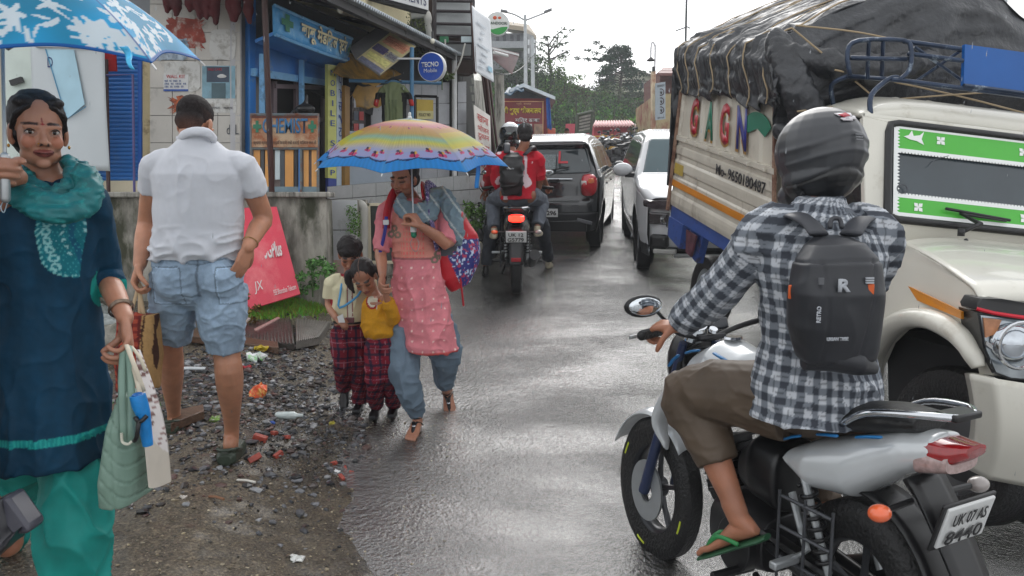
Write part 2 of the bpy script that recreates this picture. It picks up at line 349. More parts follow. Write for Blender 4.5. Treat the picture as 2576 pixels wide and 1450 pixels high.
M_=dict(concrete=mat('mossy_concrete',(158,154,144),rough=.75,var=.5,vs=5,bump=.9,bs=12,dirt=(58,60,42),ds=1.6,dth=.53,stretch=(2.2,2.2,.8)),concrete2=mat('rain_streaked_concrete',(168,165,156),rough=.7,var=.35,vs=2.5,bump=.4,bs=25,dirt=(70,68,62),ds=2.6,dth=.52,stretch=(3,3,.5)),plaster=mat('cream_plaster',(214,204,178),rough=.8,var=.12,vs=2,bump=.15,dirt=(128,118,98),ds=1.3,dth=.66,stretch=(2,2,.4)),tile=mat('grey_wall_tile',(186,188,190),rough=.3,var=.08,vs=2,dirt=(150,150,148),ds=3,dth=.62),tilegap=mat('tile_grout',(120,120,118),rough=.8),blue=mat('blue_paint',(48,128,205),rough=.45,var=.15,vs=4,dirt=(120,150,175),ds=5,dth=.66),blued=mat('deep_blue_paint',(24,92,180),rough=.45,var=.15),lblue=mat('light_blue_paint',(120,180,225),rough=.45,var=.12,dirt=(60,95,130),ds=6,dth=.62),dark=mat('dark_interior',(26,25,26),rough=.8),dkbrown=mat('dark_brown_steel',(66,36,32),rough=.4,var=.2),white=mat('white_paint',(208,209,208),rough=.45,var=.06,vs=2,dirt=(188,190,188),ds=1.6,dth=.66),pipe=mat('grey_plastic_pipe',(172,170,162),rough=.4,var=.12),rust=mat('rusty_steel',(122,84,62),rough=.65,var=.3,vs=9,dirt=(68,44,34),ds=6,dth=.5),steel=mat('galvanised_steel',(168,172,174),rough=.35,metal=.6,var=.15),zinc=mat('corrugated_zinc',(186,194,200),rough=.35,metal=.4,var=.15),black=mat('black_plastic',(22,22,24),rough=.35),rubber=mat('tyre_rubber',(20,20,21),rough=.5,bump=.8,bs=70),ropem=mat('dark_red_cloth',(86,22,28),rough=.8,var=.3),wood=mat('wet_brown_board',(96,72,56),rough=.4,var=.35,vs=8,stretch=(1,6,6),bump=.4,bs=30),leaf=mat('green_leaf',attr=True,rough=.65,var=.2,vs=30),chrome=mat('chrome',(205,208,212),rough=.12,metal=1,var=0),)
def ribbed(mb,A,B,C,D,n,depth,mi=0,nrm=None):
 """corrugated sheet between corners A(bottom-left) B(bottom-right) C(top-right) D(top-left); ribs run A->D."""
 nr=(B-A).cross(D-A).normalized()if nrm is None else nrm
 def fn(a,b):return lerp(lerp(A,B,a),lerp(D,C,a),b)+nr*depth*math.sin(a*n*2*math.pi)
 return mb.grid(fn,n*6,1,mi)
def plate(name,cs,th,m,parent=None,bevel=0,**k):
 """a flat board with real thickness; cs = bottom-left, bottom-right, top-right, top-left as seen from the street"""
 nr=(cs[1]-cs[0]).cross(cs[3]-cs[0]).normalized()
 mb=MB();mb.prism(cs,-nr*th);return mb.build(name,m,parent,bevel=bevel,**k)
def on(cs,a,b,off=.004):
 nr=(cs[1]-cs[0]).cross(cs[3]-cs[0]).normalized();return lerp(lerp(cs[0],cs[1],a),lerp(cs[3],cs[2],a),b)+nr*off
def wr(name,s,m,parent,cs,a0,a1,b0,b1,off=.004,**k):
 o=on(cs,a0,b0,off);xd=on(cs,a1,b0,off)-o;zd=on(cs,a0,b1,off)-o
 return text(name,s,m,parent,o,xd,zd,zd.length,width=xd.length,**k)
def patch(name,cs,a0,a1,b0,b1,m,parent,off=.004,th=.002,**k):
 q=[on(cs,a0,b0,off),on(cs,a1,b0,off),on(cs,a1,b1,off),on(cs,a0,b1,off)]
 return plate(name,q,th,m,parent,**k)
def vq(u0,u1,v0,v1,Y0,Y1=None):
 Y1=Y0 if Y1 is None else Y1
 a,b,c,d=P(u0,v1,Y0),P(u1,v1,Y1),P(u1,v0,Y1),P(u0,v0,Y0);return[a,b,c,d]
def tiled(mb,cs,nx,ny,gap=.004,th=.012):
 nr=(cs[1]-cs[0]).cross(cs[3]-cs[0]).normalized()
 for i in range(nx):
  for j in range(ny):
   g=gap/max((cs[1]-cs[0]).length,1e-3);h=gap/max((cs[3]-cs[0]).length,1e-3)
   q=[on(cs,(i)/nx+g,(j)/ny+h,0),on(cs,(i+1)/nx-g,j/ny+h,0),on(cs,(i+1)/nx-g,(j+1)/ny-h,0),on(cs,i/nx+g,(j+1)/ny-h,0)]
   mb.prism(q,nr*th)
def leafclump(mb,cols,c,r,n,size,rng,col,flat=.8,hang=0):
 for _ in range(n):
  d=rng.normal(0,1,3);d/=np.linalg.norm(d)+1e-9;p=V(c)+V((d[0]*r[0],d[1]*r[1],d[2]*r[2]))*float(rng.random()**.45)
  a=V(rng.normal(0,1,3)).normalized();b=a.cross(V(rng.normal(0,1,3))).normalized();s=size*float(rng.uniform(.6,1.4))
  mb.add([p-a*s,p+b*s*.45,p+a*s,p-b*s*.45],[(0,1,2,3)])
  k=float(rng.uniform(.65,1.3));cols+=[[min(255,x*k)for x in col]]*4
 return mb
def leafy(name,parent,mb,cols,m=None):
 me=mb.mesh(name,recalc=False);me.materials.append(m or M_['leaf']);paint(me,lambda co:np.array(cols,float))
 o=bpy.data.objects.new(name,me);link(o,parent);return o
WY=6.8
mb=MB();A=P(225,487,WY);B=P(818,494,WY)
mb.grid(lambda a,b:V((lerp(A.x-.4,B.x,a),WY+.02*math.sin(a*37+b*9)*.5,lerp(-.1,1.515,b)))+V((0,.012*float(vnoise([[a*30,b*14,1]])[0]),0)),90,30)
wallf=mb
t=thing('retaining_wall','mossy grey concrete retaining wall under the shops, behind the red board','wall',(B.x-1,WY,.6))
wallf.build('wall_face',M_['concrete'],t)
MB().box(((A.x-.4+B.x)/2,WY+.14,.70),(B.x-A.x+.4,.26,1.6)).build('wall_core',M_['concrete'],t,bevel=.02)
mb=MB();mb.box(((A.x-.4+B.x)/2,WY+.1,1.535),(B.x-A.x+.46,.34,.05));mb.build('coping',M_['concrete2'],t,bevel=.012)
t=thing('tiled_pier','grey tiled pier at the end of the mossy retaining wall','pier',P(860,690,7.3))
c1=vq(822,900,503,655,7.3);mb=MB();tiled(mb,c1,1,2);mb.build('tiles',M_['tile'],t,bevel=.003)
MB().prism([p+V((0,.013,0))for p in c1],(0,.5,0)).build('pier_core',M_['concrete'],t)
c2=vq(822,905,655,745,7.25);plate('base',c2,.4,mat('pinkish_tile',(176,150,142),rough=.4,dirt=(120,110,100),ds=5,dth=.55),t)
t=thing('shop_plinth','long grey tiled plinth below the mobile shop and hanging shirt','plinth',P(1050,640,9))
PL=[P(822,600,8.0),P(1255,585,11.0),P(1255,434,11.0),P(822,470,8.0)]
mb=MB();tiled(mb,PL,9,4);mb.build('tiles',mat('pale_plinth_tile',(172,174,174),rough=.35,var=.12,dirt=(130,128,122),ds=3,dth=.6),t)
MB().prism([p+V((0,.012,0))for p in PL],(-.3,1.4,0)).build('plinth_core',M_['tilegap'],t)
plate('ledge',[P(905,660,7.9),P(1262,605,10.9),P(1262,583,10.9),P(905,590,7.9)],.3,M_['plaster'],t)
plate('base',[P(905,760,7.85),P(1262,690,10.8),P(1262,604,10.8),P(905,659,7.85)],.3,M_['concrete'],t)
tp=thing('metal_hatch','dark framed metal hatch leaning against the plinth beside the grey pipe','hatch',P(952,700,7.6))
cs=vq(928,1000,515,660,7.6);plate('panel',cs,.02,mat('dark_green_sheet',(48,54,50),rough=.4,var=.3,dirt=(90,90,80),ds=5,dth=.6),tp)
mb=MB()
for i in range(4):mb.box((cs[i]+cs[(i+1)%4])/2+V((0,-.012,0)),((abs(cs[i].x-cs[(i+1)%4].x)+.03),.03,abs(cs[i].z-cs[(i+1)%4].z)+.03))
mb.build('frame',M_['plaster'],tp,bevel=.003)
o=MB().tube([P(915,690,7.4),P(915,540,7.4),P(913,522,7.4),P(905,514,7.4),P(885,514,7.5)],.045,n=16,sub=3).build('drain_pipe',M_['pipe'])
tag(o,'grey drain pipe with a dark elbow coming out of the shop plinth','pipe')
rn=np.random.default_rng(5);mb=MB();cl=[]
for i in range(26):leafclump(mb,cl,P(rn.uniform(876,902),rn.uniform(525,610),7.22),(.06,.04,.09),20,.012,rn,(88,130,48))
o=leafy('moss_fern',None,mb,cl);tag(o,'bright green ferny moss hanging beside the grey drain pipe','moss')
t=thing('shutter_shop','left shop with a blue roller shutter and cream plaster edges','building',P(300,480,7.4))
plate('plinth',vq(150,378,455,500,7.2),.3,M_['plaster'],t)
cs=vq(232,348,100,455,7.35);mb=MB();nr=V((0,-1,0))
mb.grid(lambda a,b:lerp(lerp(cs[0],cs[1],a),lerp(cs[3],cs[2],a),b)+V((0,-.012*abs(math.sin(b*34*math.pi)),0)),2,34*6)
mb.build('roller_shutter',mat('blue_shutter_slats',(44,118,196),rough=.4,var=.14,vs=3,dirt=(90,120,150),ds=3,dth=.62),t,smooth=60)
for u in(350,):MB().prism(vq(346,356,60,455,7.3),(0,.1,0)).build('shutter_rail',M_['blued'],t,bevel=.004)
plate('wall',vq(356,378,-60,455,7.32),.5,mat('peeling_cream',(206,190,150),rough=.8,var=.12,dirt=(110,84,60),ds=5,dth=.62),t)
plate('back_wall',vq(-700,356,-260,520,7.55),.3,M_['plaster'],t)
plate('lintel',vq(-700,378,-60,98,7.3),.2,mat('grey_lintel',(130,134,138),rough=.6),t)
plate('side_panel',vq(12,92,105,470,7.2),.1,mat('pale_mint_wall',(206,218,210),rough=.5,var=.08),t)
MB().box(P(42,205,7.17),(.12,.03,.05),(0,-.3,0)).build('sticker',M_['black'],t)
o=MB().tube([P(267,150,7.05),P(273,484,7.0)],.018,n=10).build('thin_post',M_['dkbrown']);tag(o,'thin dark red post beside the white banner','post')
o=MB().tube([P(268,190,7.0),P(334,188,7.0),P(338,486,7.0)],.012,n=8).build('thin_rail',mat('purple_steel',(84,78,130),rough=.4));tag(o,'thin purple bent rail in front of the blue shutter','rail')
o=MB().box(P(275,130,7.1),(.12,.02,.36)).build('red_flag',mat('red_cloth',(170,24,30),rough=.8,var=.2));tag(o,'small red cloth hanging above the blue shutter','cloth')
t=thing('white_banner','big white banner with a pale blue slanted figure left of the shutter','banner',P(180,440,6.95))
bs_=[P(82,424,6.95),P(276,431,6.95),P(262,108,6.95),P(78,105,6.95)]
mb=MB();mb.grid(lambda a,b:lerp(lerp(bs_[0],bs_[1],a),lerp(bs_[3],bs_[2],a),b)+V((0,.012*math.sin(a*9+b*4),0)),20,20)
mb.build('sheet',mat('banner_vinyl',(196,203,206),rough=.35,var=.05,vs=2),t,solid=.004)
pb=mat('banner_pale_blue',(170,208,224),rough=.35,var=.1)
q=[on(bs_,.48,.40,.02),on(bs_,.72,.52,.02),on(bs_,.60,.94,.02),on(bs_,.22,.94,.02)];plate('printed_shape',q,.003,pb,t)
MB().tube([on(bs_,.22,.94,.026),on(bs_,.48,.40,.026),on(bs_,.74,.50,.026)],.004,n=6).build('printed_line',mat('banner_blue',(60,140,180)),t)
wr('lettering','Tc limited',mat('banner_grey_ink',(120,124,128)),t,bs_,.40,.70,.04,.075,.02)
wr('lettering','D',mat('banner_navy_ink',(40,56,110)),t,bs_,.24,.31,.80,.88,.02)
MB().tube([on(bs_,.1,.955,.03),on(bs_,.95,.95,.03)],.008,n=6).build('top_batten',M_['steel'],t)
t=thing('poster_wall','grey tiled shop pillar covered with torn posters','wall',P(490,490,7.2))
PW=[P(378,495,7.25),P(606,495,7.25),P(606,-60,7.25),P(378,-60,7.25)]
mb=MB();tiled(mb,PW,4,8,.003);mb.build('tiles',mat('poster_wall_tile',(196,192,184),rough=.45,var=.14,vs=3,dirt=(140,138,130),ds=3.5,dth=.6),t)
MB().prism([p+V((0,.012,0))for p in PW],(0,.6,0)).build('pillar_core',M_['tilegap'],t)
sd=[P(607,495,7.25),P(628,493,7.9),P(628,-60,7.9),P(607,-60,7.25)];plate('side_face',sd,.1,mat('pillar_side',(188,188,190),rough=.45,var=.1),t)
def PWp(u0,u1,v0,v1):return(u0-378)/228,(u1-378)/228,(495-v1)/555,(495-v0)/555
rg=np.random.default_rng(9)
def torn(name,u0,u1,v0,v1,m,off,jag=.12,seed=0):
 a0,a1,b0,b1=PWp(u0,u1,v0,v1);r=np.random.default_rng(seed);pts=[]
 for k in range(44):
  th=2*math.pi*k/44;w=1-jag*r.random()*2;cx,cy=math.copysign(abs(math.cos(th))**.35,math.cos(th))*w,math.copysign(abs(math.sin(th))**.35,math.sin(th))*w
  pts.append(on(PW,(a0+a1)/2+(a1-a0)/2*cx,(b0+b1)/2+(b1-b0)/2*cy,off))
 mb=MB();mb.prism(pts,(0,-.002,0));return mb.build(name,m,t,smooth=0)
pap=mat('old_paper',(208,208,204),rough=.7,var=.12,dirt=(150,146,138),ds=9,dth=.56)
torn('torn_poster',414,525,36,128,mat('torn_red_poster',(150,62,46),rough=.7,var=.35,vs=14,dirt=(196,186,176),ds=9,dth=.6),.016,.16,1)
torn('torn_poster',392,480,92,152,mat('torn_print',(170,184,196),rough=.7,var=.3,vs=20,dirt=(90,110,130),ds=16,dth=.55),.019,.1,2)
torn('torn_poster',528,596,70,150,pap,.017,.05,3);torn('torn_poster',412,508,150,228,pap,.016,.03,4)
torn('torn_poster',420,500,232,284,mat('torn_orange_poster',(196,104,62),rough=.7,var=.4,vs=16,dirt=(110,52,38),ds=10,dth=.52),.018,.3,5)
cs2=[on(PW,*q,.016)for q in[(PWp(508,596,160,280)[0],PWp(508,596,160,280)[2]),(PWp(508,596,160,280)[1],PWp(508,596,160,280)[2]),(PWp(508,596,160,280)[1],PWp(508,596,160,280)[3]),(PWp(508,596,160,280)[0],PWp(508,596,160,280)[3])]]
pp=plate('car_poster',cs2,.003,pap,t)
patch('picture',cs2,.03,.97,.3,.98,mat('poster_scene',(128,168,184),rough=.5,var=.35,vs=9),pp,.004)
patch('road_picture',cs2,.3,.7,.3,.62,mat('poster_road',(70,96,104),rough=.5,var=.3),pp,.006)
patch('car_picture',cs2,.16,.8,.64,.96,mat('poster_car_bg',(60,76,96),rough=.5,var=.3),pp,.007)
mb=MB();mb.loft([(on(cs2,.6,.76,.012),V((.045,0,0)),V((0,0,.016))),(on(cs2,.6,.77,.016),V((.03,0,0)),V((0,0,.016)))],n=16);mb.build('car_shape',M_['white'],pp)
wr('lettering','SALE CARS',mat('ink_red',(190,40,60)),pp,cs2,.2,.6,.88,.93,.01)
wr('lettering','स्वागत   कार्य',mat('ink_grey',(70,74,80)),pp,cs2,.2,.9,.06,.12,.006)
a0,a1,b0,b1=PWp(414,476,184,226);c5=[on(PW,a0,b0,.02),on(PW,a1,b0,.02),on(PW,a1,b1,.02),on(PW,a0,b1,.02)]
pp=plate('notice',c5,.002,M_['white'],t)
wr('lettering','WALL KIT',mat('ink_red2',(190,50,50)),pp,c5,.12,.88,.78,.98)
for k,w in enumerate((.8,.9,.7)):wr('lettering','III II IIII II',mat('ink_blue',(60,90,150)),pp,c5,.06,w,.22+.17*k,.33+.17*k)
patch('band',c5,0,1,0,.12,mat('ink_navy',(36,80,160)),pp)
wr('lettering','d  L',mat('ink_grey',(70,74,80)),t,PW,*PWp(572,602,310,335),.016)
o=MB();
mb=MB();r_=np.random.default_rng(3)
for i in range(9):
 u=425+i*25+r_.uniform(-6,6);L_=r_.uniform(20,60)if i not in(6,7)else r_.uniform(40,56)
 mb.tube([P(u,-40,6.9),P(u+r_.uniform(-5,5),L_*.5,6.9),P(u+r_.uniform(-4,4),L_,6.9)],[.05,.045,.022],n=8,dome=True)
mb.tube([P(400,-30,6.9),P(650,-25,6.9)],.07,n=8,dome=True)
o=organic('hanging_red_cloth',mb,.012,M_['ropem'],None,2,disp=lambda c,n:fbm(c*18,4)*.008);tag(o,'dark red cloth bunched under the eave above the poster wall','cloth')
t=thing('chemist_shop','blue painted medical shop with open front and gate','building',P(740,490,7.6))
def F(u,v,Y):return P(u,v,Y)
plate('corner_post',[P(627,492,7.35),P(645,492,7.45),P(645,-30,7.45),P(627,-30,7.35)],.12,M_['blue'],t,bevel=.01)
plate('lintel',[P(640,175,7.42),P(836,205,9.2),P(836,165,9.2),P(640,100,7.42)],.12,M_['blue'],t,bevel=.008)
plate('lintel_band',[P(642,192,7.36),P(832,217,9.1),P(832,203,9.1),P(642,172,7.36)],.05,M_['lblue'],t)
for u,Y,w,v0 in((651,7.40,.045,135),(751,8.25,.05,150),(826,9.1,.06,60)):MB().prism([P(u,492,Y),P(u,492,Y)+V((w,.0,0)),P(u,v0,Y)+V((w,0,0)),P(u,v0,Y)],(0,.06,0)).build('door_frame',M_['lblue'],t,bevel=.006)
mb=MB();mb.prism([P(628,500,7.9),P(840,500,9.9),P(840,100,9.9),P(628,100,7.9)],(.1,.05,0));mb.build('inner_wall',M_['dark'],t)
cs=[P(683,420,8.0),P(812,420,9.4),P(812,205,9.4),P(683,200,8.0)]
for a in(.02,.42,.98):patch('inner_door_stile',cs,a-.03,a+.03,.0,.98,mat('mauve_wood',(128,112,116),rough=.5),t,.03,.03)
for b in(.02,.55,.92):patch('inner_door_rail',cs,0,1,b-.02,b+.03,mat('mauve_wood'),t,.05,.02)
sc=plate('shop_fascia',[P(642,108,7.25),P(830,178,9.1),P(880,152,8.9),P(690,88,7.0)],.03,M_['blue'],t)
S0,S1=(P(690,88,6.95),P(688,14,6.95)),(P(870,152,8.75),P(884,98,8.75))
def SG(a,b,off=0):
 p=lerp(lerp(S0[0],S1[0],a),lerp(S0[1],S1[1],a),b);n=V((-.75,-.62,-.2)).normalized();nn=V((.95,-.28,0)).normalized()
 return p+nn*(math.sin(math.pi*a)*.10+off)+V((0,0,-.05*math.sin(math.pi*a)))
sg=thing('medical_signboard','curved sky blue Hindi signboard with a green cross over the chemist shop','sign',SG(.5,0))
mb=MB();mb.grid(lambda a,b:SG(a,b),24,4);mb.build('board',mat('sky_blue_board',(78,160,216),rough=.45,var=.2,vs=5,dirt=(150,196,220),ds=5,dth=.6),sg,solid=.03)
mb=MB();mb.tube([SG(i/20,1,.01)for i in range(21)],.016,n=6);mb.tube([SG(i/20,0,.01)for i in range(21)],.016,n=6);mb.build('rim',M_['lblue'],sg)
def bent_text(s,a0,a1,b0,b1,m,off,**k):
 o=text('lettering',s,m,sg,(0,0,0),(1,0,0),(0,0,1),1,ext=.001,width=1,**k)
 o.modifiers.clear();co=coords(o.data);q=np.array([SG(a0+(a1-a0)*c[0],b0+(b1-b0)*c[2],off)for c in co]);o.data.vertices.foreach_set('co',q.ravel());o.data.update()
bent_text('बाबू मेडिकल स्टोर',.21,.87,.14,.94,mat('sign_cream',(226,218,178),rough=.5),.034,bold=.03)
bent_text('बाबू मेडिकल स्टोर',.205,.865,.16,.96,mat('sign_shadow',(50,84,120),rough=.5),.028,bold=.045)
def cross(cs_fn,ca,cb,ra,rb,m,parent,off):
 mb=MB();w=.36
 for(x0,x1,y0,y1)in((-1,1,-w,w),(-w,w,-1,-w),(-w,w,w,1)):
  mb.prism([cs_fn(ca+x0*ra,cb+y0*rb,off),cs_fn(ca+x1*ra,cb+y0*rb,off),cs_fn(ca+x1*ra,cb+y1*rb,off),cs_fn(ca+x0*ra,cb+y1*rb,off)],(.001,-.003,0))
 return mb.build('cross',m,parent,smooth=0)
gcr=mat('green_cross',(40,120,90),rough=.5)
cross(SG,.09,.55,.05,.3,gcr,sg,.03);cross(SG,.95,.45,.035,.25,gcr,sg,.03)
gt=thing('shop_gate','rusty framed gate below the chemist board, with orange and grey bars','gate',P(716,490,7.15))
cs=vq(630,800,288,490,7.15);fm=MB()
for(u0,v0,u1,v1)in((632,288,632,490),(800,286,800,490),(630,289,802,289),(630,374,802,374),(630,487,802,487),(757,374,757,490)):fm.tube([P(u0,v0,7.13),P(u1,v1,7.13)],.014,n=8)
fm.build('frame',mat('gate_frame',(108,120,124),rough=.5,dirt=(120,70,46),ds=8,dth=.55),gt)
for u0,u1,c in((638,654,(226,160,84)),(656,664,(70,72,76)),(667,684,(226,160,84)),(692,704,(200,214,218)),(705,716,(74,80,86)),(717,738,(226,162,88)),(741,748,(50,52,56)),(764,776,(226,164,92)),(784,797,(228,166,94))):
 plate('bar',vq(u0,u1,377,470 if c[0]!=200 else 452,7.15),.012,mat('bar_%d'%c[0]+str(c[1]),c,rough=.45,var=.1),gt)
plate('kick_panel',vq(634,799,470,486,7.15),.014,mat('grey_blue_sheet',(128,150,160),rough=.5,var=.15),gt)
plate('back_panel',vq(634,799,376,488,7.19),.012,mat('grey_sheet',(128,116,112),rough=.6,var=.2),gt)
plate('blue_bar',vq(751,758,376,490,7.12),.02,M_['blue'],gt)
bd=vq(633,799,292,371,7.11)
cb=plate('chemist_board',bd,.015,mat('rusting_board',(206,178,146),rough=.6,var=.2,vs=4,dirt=(160,96,58),ds=4.5,dth=.47),gt,bevel=.003)
patch('rust_band',bd,0,1,.93,1,mat('rust_band',(96,52,40),rough=.7,var=.3),cb)
wr('lettering','CHEMIST',mat('chemist_blue',(62,122,170),rough=.5,var=.15),cb,bd,.17,.85,.44,.92,.006,bold=.02)
wr('lettering','कृपया ग्राहक शान्ति बनाये रखें दवाई मिलान कर लें',mat('ink_brown',(62,38,28)),cb,bd,.03,.98,.06,.22,.005)
cross(lambda a,b,o:on(bd,a,b,o),.085,.66,.062,.19,gcr,cb,.004);cross(lambda a,b,o:on(bd,a,b,o),.92,.66,.062,.19,gcr,cb,.004)
o=MB().tube([P(664,-40,6.62),P(684,489,6.86)],.026,n=12).build('steel_post',M_['dkbrown']);tag(o,'dark brown steel post leaning in front of the chemist board','post')
o=organic('dark_bag',MB().ell(P(768,275,7.35),(.1,.06,.05)).tube([P(735,285,7.35),P(770,262,7.35),P(772,240,7.35)],[.02,.03,.012],dome=True),.01,M_['black'],None,2);tag(o,'small dark bag sitting on top of the chemist gate','bag')
t=thing('mobile_strip_sign','tall yellow green vertical board beside the chemist shop','sign',P(840,450,8.6))
ms=[P(825,448,8.55),P(846,450,8.7),P(846,165,8.7),P(825,162,8.55)];plate('board',ms,.04,mat('yellow_green_board',(206,208,120),rough=.45,var=.08),t)
plate('lower_board',[P(826,490,8.57),P(846,490,8.7),P(846,450,8.7),P(826,448,8.57)],.04,mat('navy_board',(62,78,150),rough=.45),t)
for i,ch in enumerate('MOBILE SHOP'):
 if ch!=' ':wr('lettering',ch,mat('sign_blue_ink',(30,74,150)),t,ms,.26 if ch!='I' else.45,.78 if ch!='I' else.58,.905-i*.088,.955-i*.088,.005)
t=thing('white_strip_sign','narrow white and blue vertical board right of the mobile board','sign',P(856,400,8.7))
m2=[P(848,490,8.72),P(862,490,8.9),P(862,170,8.9),P(848,168,8.72)];plate('board',m2,.03,mat('pale_blue_board',(196,212,226),rough=.45),t)
for i,ch in enumerate('पोस्टर'):wr('lettering',ch,mat('sign_blue_ink'),t,m2,.2,.8,.86-i*.1,.93-i*.1,.004)
t=thing('eave_roof','long corrugated shop roof whose white edge runs down to the right','roof',P(900,120,8))
def EV(a):return lerp(P(640,-130,5.6),P(1166,140,10.6),a)
mb=MB();Wd=V((-1.9,1.2,.75));dv=(EV(1)-EV(0)).normalized();nn=dv.cross(Wd).normalized()
mb.grid(lambda a,b:EV(a)+Wd*b+nn*.018*math.sin(a*95*2*math.pi),95*6,1);mb.build('roof_sheet',M_['zinc'],t,solid=.006)
mb=MB();mb.prism([EV(0)+V((-.06,.04,-.10)),EV(1)+V((-.06,.04,-.08)),EV(1)+V((-.06,.04,-.02)),EV(0)+V((-.06,.04,-.02))],(-.05,.04,0))
for k in range(6):
 a=k/5;mb.tube([EV(a)+V((-.06,.04,-.05)),EV(a)+V((-1.9,1.1,.6))],.03,n=6)
mb.build('eave_beam',mat('dark_timber',(34,32,34),rough=.6),t)
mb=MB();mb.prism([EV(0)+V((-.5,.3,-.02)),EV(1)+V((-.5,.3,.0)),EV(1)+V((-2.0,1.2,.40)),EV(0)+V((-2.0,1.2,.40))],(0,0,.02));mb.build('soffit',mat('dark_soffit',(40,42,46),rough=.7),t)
plate('upper_shadow_wall',[P(628,170,8.4),P(1165,380,11.4),P(1165,110,11.4),P(628,-260,8.4)],.1,mat('shade_grey_wall',(52,54,56),rough=.8,var=.3),t)  # dark grey puts the shade under the eave into the wall colour
def bulb(u,v,Y):
 t=thing('light_bulb','unlit white bulb hanging under the eave %s'%('above the medical signboard' if u<900 else 'just above the round blue sign'),'light bulb',P(u,v,Y))
 MB().ell(P(u,v+12,Y),(.028,.028,.034)).build('glass',mat('bulb_glass',(225,222,205),rough=.15),t,smooth=180)
 MB().cyl(P(u,v-12,Y),P(u,v+6,Y),.014).build('socket',M_['black'],t)
 MB().tube([P(u,v-12,Y),P(u-4,v-34,Y+.02)],.004,n=5).build('wire',M_['black'],t)
bulb(856,14,7.4);bulb(1088,92,9.2)
t=thing('tilted_signboard','boxy printed signboard hanging tilted under the eave','sign',P(960,150,8.7))
tb=[P(873,128,8.5),P(962,168,8.4),P(1043,108,9.0),P(949,76,9.1)];bk=[P(868,118,8.75),P(955,150,8.7),P(1030,84,9.3),P(932,66,9.35)]
tb=[P(894,150,8.3),P(956,192,8.3),P(1048,118,9.0),P(982,80,9.0)]
ex=V((-.10,.18,.16))
mb=MB();mb.prism(tb,ex);mb.build('box',mat('sign_box_grey',(104,104,106),rough=.5,var=.15),t,bevel=.004)
patch('printed_face',tb,.02,.98,.02,.98,mat('faded_print',(188,176,130),rough=.4,var=.25,vs=9),t,.006)
for k,(a0,a1,b0,b1,c)in enumerate(((.05,.95,.02,.14,(110,112,130)),(.1,.9,.2,.34,(206,200,130)),(.05,.5,.4,.58,(90,84,120)),(.55,.95,.38,.56,(150,150,140)),(.1,.92,.66,.9,(206,150,120)))):
 patch('printed_block',tb,a0,a1,b0,b1,mat('print_%d'%k,c,rough=.4,var=.35,vs=25),t,.009)
wr('lettering','B II Best Store',mat('ink_purple',(80,70,110)),t,tb,.1,.9,.42,.56,.012)
wr('lettering','Enterprises',mat('ink_faded_red',(170,96,76)),t,tb,.12,.9,.7,.86,.012)
mb=MB();mb.grid(lambda a,b:lerp(lerp(P(836,185,8.5),P(940,218,9.0),a),lerp(P(870,130,9.2),P(1010,185,10.2),a),b)+V((0,0,-.07*math.sin(math.pi*a)*math.sin(math.pi*b)+.01*math.sin(a*23+b*7))),24,12)
o=mb.build('yellow_tarp',mat('mustard_tarp',(176,136,60),rough=.5,var=.25,dirt=(96,84,60),ds=4,dth=.56),None,solid=.004);tag(o,'sagging mustard yellow tarpaulin under the tilted signboard','tarpaulin')
mb=MB();mb.grid(lambda a,b:lerp(lerp(P(872,258,9.2),P(958,268,9.6),a),lerp(P(900,215,9.2),P(1010,200,10.2),a),b)+V((0,0,-.05*math.sin(math.pi*a)+.01*math.sin(a*19+b*9))),24,10)
o=mb.build('brown_tarp',mat('mustard_tarp'),None,solid=.004);tag(o,'lower brownish tarpaulin above the mobile shop door','tarpaulin')
t=thing('mobile_shop','narrow mobile phone shop with open dark doorway','building',P(990,440,9.6))
plate('door_post',[P(868,492,8.85),P(880,492,8.95),P(880,220,8.95),P(868,215,8.85)],.08,mat('yellow_brown_wood',(150,112,52),rough=.5),t)
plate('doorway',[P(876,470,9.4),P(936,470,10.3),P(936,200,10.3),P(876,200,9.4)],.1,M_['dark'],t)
gd=[P(886,345,9.2),P(918,345,9.6),P(918,235,9.6),P(886,232,9.2)];plate('display_case',gd,.1,mat('phone_display',(74,62,62),rough=.25,var=.5,vs=14),t)
for k in range(6):patch('phone_box',gd,.1+.42*(k%2),.45+.42*(k%2),.1+.28*(k//2),.3+.28*(k//2),mat('phone_box_%d'%(k%3),((190,60,60),(180,180,190),(60,70,90))[k%3],rough=.3),t,.006)
plate('wall',[P(932,470,9.9),P(1172,470,11.2),P(1172,205,11.2),P(932,215,9.9)],.1,M_['tilegap'],t)
mw=[P(932,470,9.88),P(1172,470,11.18),P(1172,205,11.18),P(932,215,9.88)];mb=MB();tiled(mb,mw,6,5);mb.build('wall_tiles',mat('shop_wall_tile',(170,172,176),rough=.35,var=.15),t)
plate('low_wall',[P(858,492,8.9),P(1000,492,9.9),P(1000,330,9.9),P(862,330,8.9)],.05,mat('pale_blue_grey_panel',(164,174,184),rough=.4,var=.06),t)
wb=[P(1049,300,10.3),P(1090,300,10.5),P(1090,252,10.5),P(1049,250,10.3)];nb=plate('yellow_notice',wb,.03,mat('notice_yellow',(206,176,60),rough=.4),t)
patch('notice_foot',wb,0,1,0,.42,mat('notice_cream',(214,204,140),rough=.4),nb);wr('lettering','POLICY NO',mat('ink_brown'),nb,wb,.1,.8,.14,.3,.007)
for(u0,v0,u1,v1)in((1043,242,1100,244),(1100,244,1100,330),(1043,242,1043,330)):MB().tube([P(u0,v0,10.25),P(u1,v1,10.25)],.02,n=6).build('window_frame',M_['black'],t)
